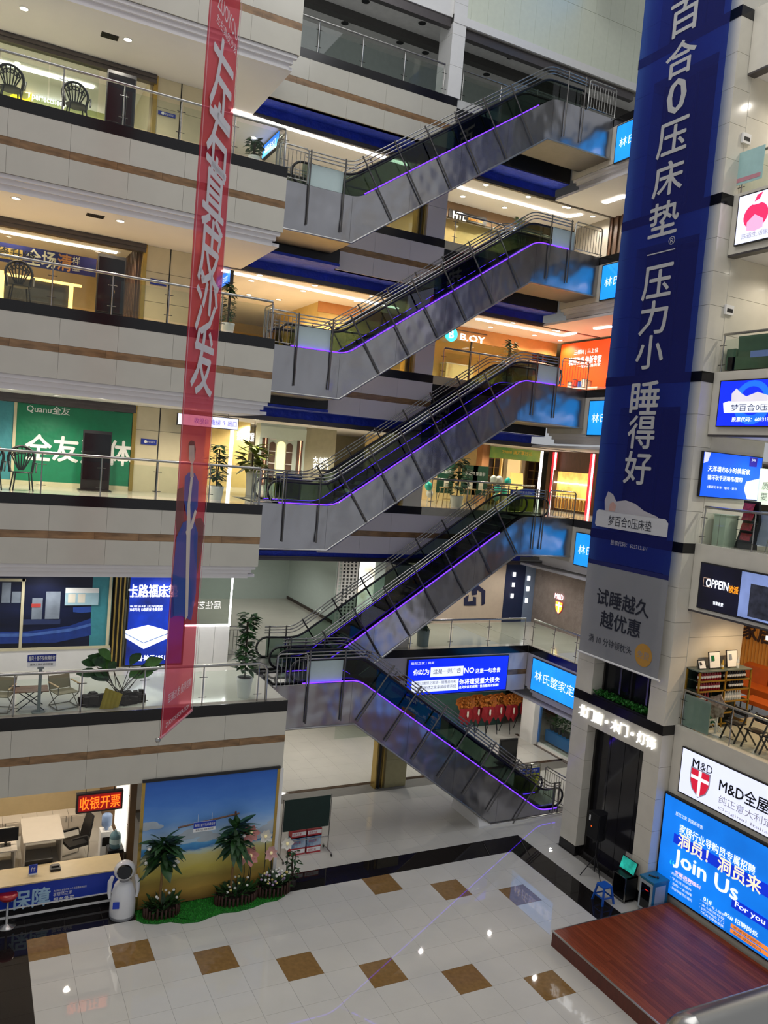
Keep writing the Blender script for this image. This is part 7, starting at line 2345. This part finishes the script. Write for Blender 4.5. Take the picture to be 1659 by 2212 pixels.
# broad-leaved arrangement with bark and yellow pleated fan
p = at(250, 1510, 1, 0.95)
r = thing('plant_arrangement', 'broad-leaved plant arrangement with yellow pleated sheet and bark on the second floor', 'plant', (p.x, 0.95, FL[2]))
rnd = random.Random(21)
bk = MB()
for i in range(60):
    q = (p.x + rnd.uniform(-.72, .62), 0.95 + rnd.uniform(-.06, .35), z + rnd.uniform(0.02, .2) * (1 - .3 * rnd.random()))
    bk.obox(q, (rnd.uniform(.05, .1), rnd.uniform(-.03, .03), 0), (rnd.uniform(-.03, .03), rnd.uniform(.05, .09), 0), (0, .02, rnd.uniform(.04, .1)))
bk.build('bark_pieces', M('dark_bark', '2A211A', 0.9, var=0.3), r)
for i in range(17):
    a = math.radians(rnd.uniform(-30, 210))
    el = rnd.uniform(0.7, 2.2)
    st_ = Vector((p.x + .1 + rnd.uniform(-.12, .12), 0.98, z + .2))
    d = Vector((math.cos(a), -0.25 * abs(math.sin(a)), el)).normalized()
    L = rnd.uniform(.35, .95)
    base = st_ + d * L
    MB().tube([st_, base], .008, 5).build('stalk', M('brown_stem', '3A3020', 0.7), r)
    MB().leaf(base, (d.x, d.y, d.z * .6), rnd.uniform(.4, .6), rnd.uniform(.2, .28), up=(0.1, -1, .5), droop=.35, n=5).build('leaf', leaf_mat() if i % 4 else M('fresh_green_leaf', '3E6A26', .5, var=.3), r)
yf = MB()
c0 = at(222, 1520, 1, .72)
for i in range(9):
    u0_, u1_ = 215 + i * 5.5, 215 + (i + 1) * 5.5
    t0 = at(228 + i * 4.2, 1486 + i * 1.5, 1, .72)
    t1 = at(228 + (i + 1) * 4.2, 1486 + (i + 1) * 1.5, 1, .72)
    b0_ = at(214 + i * 4.6, 1532 - abs(i - 3), 1, .72)
    b1_ = at(214 + (i + 1) * 4.6, 1532 - abs(i - 2), 1, .72)
    o = .03 * (i % 2)
    o2 = .03 * ((i + 1) % 2)
    yf.add([(b0_.x, .66 + o, b0_.z), (b1_.x, .66 + o2, b1_.z), (t1.x, .72 + o2, t1.z), (t0.x, .72 + o, t0.z)], [(0, 1, 2, 3)])
yf.build('yellow_fan', M('mustard_pleats', 'A8901E', .6, var=.1), r)

# ---------------------------------------------------------------- lattice garden chairs in the galleries
def lattice_chair(label, x, y, z, rz=0.0):
    r = thing('garden_chair', label, 'chair', (x, y, z), 'black lattice garden chairs')
    mb2 = M('black_cast_iron', '16181A', 0.5)
    MB().lathe([(.001, .42), (.24, .42), (.25, .44), (.001, .45)], (x, y, z), 18).build('seat', mb2, r)
    for sx_ in (-1, 1):
        for sy_ in (-1, 1):
            MB().tube([(x + sx_ * .17, y + sy_ * .17, z + .42), (x + sx_ * .22, y + sy_ * .22, z)], .016, 6).build('leg', mb2, r)
    arc = [(x + .29 * math.cos(t), y + .22, z + .75 + .29 * math.sin(t)) for t in [math.radians(-20 + 220 * i / 16) for i in range(17)]]
    b_ = MB().tube([(x + .24, y + .2, z + .42)] + arc + [(x - .24, y + .2, z + .42)], .032, 6)
    for i in range(7):
        t = math.radians(25 + i * 21.6)
        b_.tube([(x + .05 * math.cos(t), y + .22, z + .47), (x + .14 * math.cos(t), y + .22, z + .62), (x + .27 * math.cos(t), y + .22, z + .75 + .27 * math.sin(t))], .016, 5)
    for i in range(6):
        t = math.radians(36 + i * 21.6)
        c_ = (x + .2 * math.cos(t), y + .22, z + .75 + .16 * math.sin(t))
        b_.tube([(c_[0] + .035 * math.cos(q), c_[1], c_[2] + .045 * math.sin(q)) for q in [2 * math.pi * k / 8 for k in range(8)]], .013, 4, closed=True)
    b_.build('backrest', mb2, r)
    for s_ in (-1, 1):
        MB().tube([(x + s_ * .25, y + .2, z + .66), (x + s_ * .3, y - .05, z + .66), (x + s_ * .27, y - .15, z + .44)], .018, 6).build('armrest', mb2, r)
    r.rotation_euler = (0, 0, rz)
    return r
for k, u, v, lab in ((5, 163, 250, 'black lattice garden chair left of the fifth floor totem'), (5, 22, 210, 'black lattice garden chair at the far left of the fifth floor'),
                     (4, 42, 620, 'dark lattice garden chair at the far left of the fourth floor'), (3, 46, 1045, 'black lattice garden chair in front of the green hoarding'), (3, -22, 1045, 'black lattice garden chair cut by the left edge on the third floor')):
    p = at(u, v, 1, 3.1)
    lattice_chair(lab, p.x, 2.95, FL[k], 0.1)
for k, u in ((5, 100), (3, 5)):
    pass

# ---------------------------------------------------------------- right-hand galleries
# second floor: drinks shelf
z = FL[2]
x0, x1 = 15.05, 16.95
yb_, yf_ = -3.52, -3.92
r = thing('drinks_shelf', 'brass-framed drinks shelf against the ivory wall of the right second floor', 'shelf', ((x0 + x1) / 2, -3.7, z))
m_br = M('brass_tube', 'A8842E', 0.35, 0.6)
H = 1.5
for x in (x0, (x0 + x1) / 2, x1):
    for y in (yb_, yf_):
        MB().box(x - .02, x + .02, y - .02, y + .02, z, z + H).build('upright', m_br, r)
lv = [0.1, 0.38, 0.68, 0.98, 1.24]
for h_ in lv:
    MB().box(x0, x1, yf_, yb_, z + h_ - .015, z + h_).build('shelf_board', M('dark_olive_glass', '2E3A30', 0.2), r)
    MB().box(x0, x1, yf_ - .02, yf_ + .01, z + h_ - .02, z + h_ + .015).build('shelf_edge', m_br, r)
MB().box(x0 - .02, x1 + .02, yf_ - .02, yb_ + .02, z + H - .02, z + H + .01).build('top', M('grey_green_top', '5E6A62', 0.3), r)
MB().box(x0, x1, yb_ - .01, yb_, z + .1, z + H).build('back_panel', M('dark_green_back', '2A3A30', .5), r)
def bottle_set(xa_, n, h_, body, cap, what):
    proto = None
    for i in range(n):
        x = xa_ + i * .092
        if proto is None:
            o = thing('drink_bottle', what, 'bottle', (x, yf_ + .1, z + h_), what + 's')
            MB().lathe([(.04, 0), (.042, .02), (.042, .15), (.018, .2), (.018, .22)], (x, yf_ + .1, z + h_), 8).build('body', body, o)
            MB().lathe([(.043, .06), (.043, .12)], (x, yf_ + .1, z + h_), 8, caps=False).build('label_band', m_prw, o)
            MB().lathe([(.02, .21), (.02, .24)], (x, yf_ + .1, z + h_), 8).build('cap', cap, o)
            proto = o
        else:
            copy_thing(proto, (x, yf_ + .1, z + h_))
m_rd = M('red_drink', '8A1420', .2)
m_rc = M('red_cap', 'C03038', .4)
m_gr = M('green_drink', '0E6A3A', .2)
m_bk = M('black_drink', '1A1410', .2)
m_gd = M('gold_cap', 'B8952E', .3)
xm = (x0 + x1) / 2
bottle_set(x0 + .1, 9, lv[4], m_rd, m_rc, 'red drink bottle on the brass shelf, top left tier')
bottle_set(xm + .08, 9, lv[4], m_bk, m_gd, 'gold-capped bottle on the brass shelf, top right tier')
bottle_set(x0 + .1, 9, lv[3], m_rd, m_rc, 'red drink bottle on the brass shelf, second left tier')
bottle_set(xm + .3, 6, lv[3], m_bk, m_gd, 'gold-capped bottle on the brass shelf, second right tier')
bottle_set(x0 + .1, 5, lv[2], m_rd, m_rc, 'red drink bottle on the brass shelf, third left tier')
bottle_set(xm + .08, 8, lv[2], M('clear_drink', 'C8D0D0', .15), m_prw, 'clear water bottle on the brass shelf, third right tier')
bottle_set(x0 + .1, 9, lv[1], M('pink_drink', 'A85A64', .2), m_rc, 'pink drink bottle on the brass shelf, fourth left tier')
bottle_set(x0 + .1, 9, lv[0], m_gr, M('green_cap', '1E9A50', .4), 'green drink bottle on the brass shelf, lowest left tier')
for i, (xx, w_, h_, lab) in enumerate(((15.3, .26, .22, 'small white framed picture of a car on the drinks shelf'), (15.75, .42, .42, 'black-backed poster board with green and white print on the drinks shelf'), (16.4, .42, .44, 'white framed certificate on the drinks shelf'))):
    f = thing('picture_frame', lab, 'picture', (xx, -3.72, z + H + .01), 'boards on the drinks shelf')
    MB().obox((xx, -3.72, z + H + .02 + h_ / 2), (w_ / 2, 0, 0), (0, .04, h_ / 2), (0, .012, -.002)).build('frame', m_dark, f)
    MB().obox((xx, -3.735, z + H + .022 + h_ / 2), (w_ / 2 - .02, 0, 0), (0, .04, h_ / 2 - .02), (0, .004, 0)).build('sheet', m_prw, f)
    MB().obox((xx - w_ * .2, -3.742, z + H + .022 + h_ * .62), (w_ * .12, 0, 0), (0, .02, h_ * .15), (0, .004, 0)).build('printed_spot', (m_prk, m_gr, M('grey_print', '7D8794', .5))[i], f)
for i, (xx, hh, mt) in enumerate(((15.98, .24, m_gd), (16.56, .3, M('clear_drink', 'C8D0D0', .15)))):
    o = thing('drink_bottle', ('gold bottle standing beside the green and white poster board', 'slim clear bottle standing before the framed certificate')[i], 'bottle', (xx, -3.8, z + H + .01))
    MB().lathe([(.035, 0), (.036, hh * .6), (.013, hh * .8), (.013, hh)], (xx, -3.8, z + H + .01), 10).build('body', mt, o)
    MB().lathe([(.037, hh * .2), (.037, hh * .45)], (xx, -3.8, z + H + .01), 10, caps=False).build('label_band', m_crm, o)
# frosted end panel of the railing
tag(MB().box(14.98, 15.0, -4.4, -3.56, z + .04, z + .86).build('frosted_panel', M('frosted_grey_green', '8FA096', .4, alpha=.9)), 'frosted grey-green panel closing the railing end before the drinks shelf', 'panel')
# cut-out standee
p = at(1543, 1600, 0, 15.35)
ys = p.y
r = thing('standee', 'cartoon cloud-scroll cut-out standee on a white post behind the right railing', 'standee', (15.35, ys, z))
MB().box(15.2, 15.5, ys - .22, ys + .22, z, z + .03).build('base', m_white, r)
MB().box(15.33, 15.37, ys - .03, ys + .03, z + .03, z + .75).build('post', m_white, r)
pts = [(ys + (.26 + .05 * math.sin(5 * t)) * math.cos(t), z + .72 + (.3 + .05 * math.sin(4 * t)) * math.sin(t)) for t in [2 * math.pi * i / 30 for i in range(30)]]
MB().prism(pts, 0, 15.3, 15.32).build('cutout', M('orange_brown_print', '8A5A3C', .6, var=.6, scale=9, hex2='C8B8A8'), r)
for i, (dy, dz, rr_) in enumerate(((.2, .15, .1), (.02, .2, .12), (-.16, .12, .1))):
    MB().tube([(15.28, ys + dy + rr_ * (1 - k / 22) * math.cos(k * .5), z + dz + .05 + rr_ * (1 - k / 22) * math.sin(k * .5)) for k in range(20)], .012, 5).build('scroll', m_white, r)
# dark folding easel chairs behind the rail
for i, u in enumerate((1585, 1632, 1675)):
    p = at(u, 1600, 0, 15.5)
    c_ = thing('folding_chair', 'dark folding chair behind the right-hand second floor rail, %s from the left' % ('first', 'second', 'third')[i], 'chair', (15.5, p.y, z), 'dark folding chairs')
    for s_ in (-1, 1):
        MB().bar((15.25, p.y + s_ * .2, z), (15.7, p.y + s_ * .2, z + .82), .035, .025).build('leg', m_dark, c_)
        MB().bar((15.75, p.y + s_ * .17, z), (15.35, p.y + s_ * .17, z + .45), .035, .025).build('leg', m_dark, c_)
    MB().box(15.3, 15.65, p.y - .19, p.y + .19, z + .43, z + .46).build('seat', m_dark, c_)
    MB().box(15.64, 15.68, p.y - .19, p.y + .19, z + .62, z + .8).build('backrest', m_dark, c_)
# orange lounge
r0 = wall('wall_slat_level_two', 20.4, 20.6, -8, 0, z, SO[3], M('glowing_timber', '8A5420', .5))
for i in range(60):
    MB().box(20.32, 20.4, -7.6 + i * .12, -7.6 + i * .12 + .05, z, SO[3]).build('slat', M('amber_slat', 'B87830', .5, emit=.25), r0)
m_os = M('orange_leather', 'B4520E', .45, var=.08)
p = at(1640, 1470, 0, 18.9)
yc = p.y
r = thing('sofa', 'long orange sofa in the glowing timber shop on the right second floor', 'sofa', (19.4, yc, z))
MB().box(18.9, 19.8, yc - 1.6, yc + 1.2, z + .2, z + .45).build('seat', m_os, r)
for i in range(3):
    MB().obox((19.72, yc - 1.15 + i * .92, z + .68), (.1, 0, .03), (0, .44, 0), (.05, 0, .26)).build('back_cushion', m_os, r)
for x in (18.98, 19.72):
    for y in (yc - 1.5, yc + 1.1):
        MB().tube([(x, y, z), (x, y, z + .2)], .025, 6).build('leg', m_dark, r)
p = at(1640, 1510, 0, 18.0)
r = thing('footstool', 'low orange footstool in front of the orange sofa', 'stool', (18.1, p.y, z))
MB().box(17.8, 18.4, p.y - .6, p.y + .5, z + .3, z + .42).build('seat', m_os, r)
for x in (17.85, 18.35):
    for y in (p.y - .55, p.y + .45):
        MB().tube([(x, y, z), (x, y, z + .3)], .02, 6).build('leg', m_dark, r)
r = thing('shop_sign', 'dark brown characters on the glowing timber slats of the right second floor shop', 'sign', (20.3, yc, z + 1.4))
letters('家居', r, m_walnut, (20.28, at(1638, 1365, 0, 20.3).y, at(1638, 1365, 0, 20.3).z), UY, UPZ, 1.1, .6, .03, .04)
tag(MB().tube([(20.1, at(1656, 1393, 0, 20.1).y, z + 1.7), (20.1, at(1656, 1393, 0, 20.1).y, z + 1.82)], .05, 10).build('wall_lamp', m_lightlet), 'small glowing wall lamp over the orange sofa', 'lamp')
# third floor
z = FL[3]
def pos(u, v, x):
    return at(u, v, 0, x)
p = pos(1512, 1150, 15.4)
r = thing('reception_cabinet', 'pale green-white cabinet behind the right-hand third floor rail', 'cabinet', (15.4, p.y, z))
ya_, yb2 = -3.6, pos(1565, 1150, 15.3).y
MB().box(15.3, 15.75, yb2, ya_, z, z + .78).build('body', M('celadon_panel', 'B4C4B0', .4), r)
MB().box(15.28, 15.77, yb2 - .02, ya_ + .02, z + .78, z + .8).build('top', M('celadon_panel', 'B4C4B0', .4), r)
MB().box(15.295, 15.3, (ya_ + yb2) / 2 - .005, (ya_ + yb2) / 2 + .005, z, z + .78).build('door_gap', m_joint, r)
ym = yb2 - 0.3
r = thing('magazine_stand', 'curved black magazine stand with red leaflets on the right third floor', 'stand', (15.6, ym, z))
MB().prism([(15.6, z), (15.9, z), (15.85, z + .3), (15.95, z + .7), (15.85, z + 1.2), (15.78, z + 1.2), (15.84, z + .7), (15.7, z + .3)], 1, ym - .22, ym + .22).build('back', m_dark, r)
for i, h_ in enumerate((.2, .45, .7, .95)):
    MB().box(15.58, 15.84, ym - .2, ym + .2, z + h_, z + h_ + .015).build('shelf', m_dark, r)
    MB().obox((15.7, ym, z + h_ + .1), (.01, 0, 0), (0, .15, 0), (.03, 0, .09)).build('leaflets', M('red_leaflet', 'A83038', .5, var=.5, scale=12), r)
for i, u in enumerate((1640, 1700)):
    p = pos(u, 1150, 15.9)
    b_ = thing('display_easel', ('tilted blue-grey display board on an easel behind the right third floor rail', 'second tilted display board at the right edge of the third floor')[i], 'board', (15.9, p.y, z))
    MB().obox((15.95, p.y, z + .55), (.1, 0, .42), (0, .36, 0), (.015, 0, -.004)).build('board', M('bluegrey_board', '8A94A8', .5), b_)
    for s_ in (-1, 1):
        MB().tube([(15.8, p.y + s_ * .3, z), (16.06, p.y + s_ * .3, z + 1.0)], .015, 5).build('leg', m_steel, b_)
    MB().tube([(16.35, p.y, z), (16.05, p.y, z + .95)], .015, 5).build('leg', m_steel, b_)
a, b = at(1640, 1010, 1, -3.9), at(1680, 1095, 1, -3.9)
r = thing('paper_sign', 'pale green hanging sign with grey characters right of the television', 'sign', (a.x, -3.9, b.z))
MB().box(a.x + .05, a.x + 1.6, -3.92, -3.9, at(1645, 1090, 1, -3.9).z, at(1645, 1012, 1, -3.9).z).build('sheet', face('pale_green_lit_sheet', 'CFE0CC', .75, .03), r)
zz = at(1645, 1057, 1, -3.93).z
letters('质的家', r, M('grey_ink', '8C948C', .5), (a.x + .55, -3.93, zz + .1), (1, 0, 0), UPZ, .8, .2, 0)
letters('要有爱', r, M('grey_ink', '8C948C', .5), (a.x + .55, -3.93, zz - .18), (1, 0, 0), UPZ, .8, .2, 0)
# fourth floor: green sofa
z = FL[4]
m_gs = M('dark_green_leather', '4C6A54', .4, var=.08)
y0 = -3.6
r = thing('sofa', 'dark green leather sofa behind the right-hand fourth floor rail', 'sofa', (15.9, y0 - 1.1, z))
MB().box(15.15, 16.05, y0 - 2.3, y0, z + .1, z + .42).build('base', m_gs, r)
for i in range(2):
    MB().box(15.3, 15.9, y0 - 1.2 - i * .93, y0 - .3 - i * .93, z + .42, z + .55).build('seat_cushion', m_gs, r)
    MB().obox((15.2, y0 - .75 - i * .93, z + .6), (.07, 0, 0), (0, .45, 0), (-.03, 0, .3)).build('back_cushion', m_gs, r)
MB().box(15.15, 16.05, y0 - .22, y0 + .05, z + .1, z + .62).build('armrest', m_gs, r)
MB().box(15.15, 16.05, y0 - 2.5, y0 - 2.25, z + .1, z + .62).build('armrest', m_gs, r)
tag(MB().box(14.93, 14.945, at(1648, 777, 0, 14.93).y - .25, at(1618, 790, 0, 14.93).y, z + .33, z + .48).build('window_sticker', M('blue_white_sticker', '7A94C8', .4, alpha=.75)), 'pale blue notice strip stuck on the railing glass before the green sofa', 'sticker')
# fifth floor: pale blue poster hung in the railing
z = FL[5]
a, b = at(1589, 334, 0, 14.9), at(1583, 404, 0, 14.9)
r = thing('hanging_poster', 'pale blue poster hung on the railing glass of the right fifth floor', 'poster', (14.9, a.y - .4, b.z))
MB().box(14.9, 14.91, a.y - .85, a.y - .0, b.z, a.z).build('sheet', M('pale_turquoise_print', 'A8CCC8', .5, var=.05), r)
MB().box(14.895, 14.9, a.y - .8, a.y - .06, b.z + .06, b.z + .16).build('pink_strip', M('pink_print', 'C88A94', .5), r)
# small wall boxes on the ivory side wall
for k, u, v in ((5, 1611, 300), (4, 1574, 670)):
    p = at(u, v, 1, -3.52)
    r = thing('wall_box', 'white wall switch box with dark display on the %s floor side wall' % ORD[k], 'switch box', (p.x, -3.52, p.z - .1), 'wall switch boxes')
    MB().box(p.x - .14, p.x + .14, -3.56, -3.5, p.z - .12, p.z + .12).build('case', m_white, r)
    MB().box(p.x - .1, p.x + .1, -3.565, -3.56, p.z - .06, p.z + .03).build('display', m_dark, r)

# ---------------------------------------------------------------- handrail of the viewer's own gallery
q0, q1 = at(1496, 2256, 2, 10.25), at(1720, 2182, 2, 10.25)
dd = (q1 - q0).normalized()
r = thing('gallery_handrail', 'out-of-focus steel handrail at the bottom right corner, closest to the viewer', 'handrail', tuple(q0))
MB().tube([q0, q1 + dd * 1.5], 0.036, 16).build('tube', m_steel, r)
MB().ball(q0, 0.036, n=16, m=8).build('end_cap', m_steel, r)

# ---------------------------------------------------------------- labels of look-alikes, by their place in view
bpy.context.view_layer.update()
dg = bpy.context.evaluated_depsgraph_get()
SEE = {'railing_glass', 'balustrade_glass', 'dark_glass', 'red_banner_mesh', 'blue_banner_mesh', 'grey_banner_mesh'}


def in_view(ob):
    p = ob.matrix_world.translation.copy()
    if ob.name.startswith('downlight'):
        p.z -= 0.03
    d = ROT @ (p - CAM)
    u, v = CX + FPX * d.x / d.z, CY + FPX * d.y / d.z
    if d.z < 0 or not (0 <= u <= 1659 and 0 <= v <= 2212):
        return None
    o = CAM.copy()
    for _ in range(24):
        r_ = p - o
        hit, loc, nrm, idx, obj, mat = SC.ray_cast(dg, o, r_.normalized(), distance=max(0.01, r_.length - 0.05))
        if not hit:
            return u
        mt = obj.data.materials[0].name if obj.data and obj.data.materials else ''
        if mt not in SEE and not (obj.parent and obj.parent.name == ob.name):
            return None
        o = loc + r_.normalized() * 0.002
    return None


NTH = ('first second third fourth fifth sixth seventh eighth ninth tenth eleventh twelfth thirteenth fourteenth fifteenth sixteenth '
       'seventeenth eighteenth nineteenth twentieth').split()
same = {}
for ob in list(COL.objects):
    if ob.parent is None and 'label' in ob:
        same.setdefault(ob['label'], []).append(ob)
for lab, obs in same.items():
    if len(obs) < 2:
        continue
    seen = [(in_view(ob), ob) for ob in obs] if obs[0].name.startswith('downlight') else [((ROT @ (ob.location - CAM)).x, ob) for ob in obs]
    seen = sorted([q for q in seen if q[0] is not None], key=lambda q: q[0])
    for i, (u, ob) in enumerate(seen[:20]):
        ob['label'] = lab + ', %s from the left' % NTH[i]
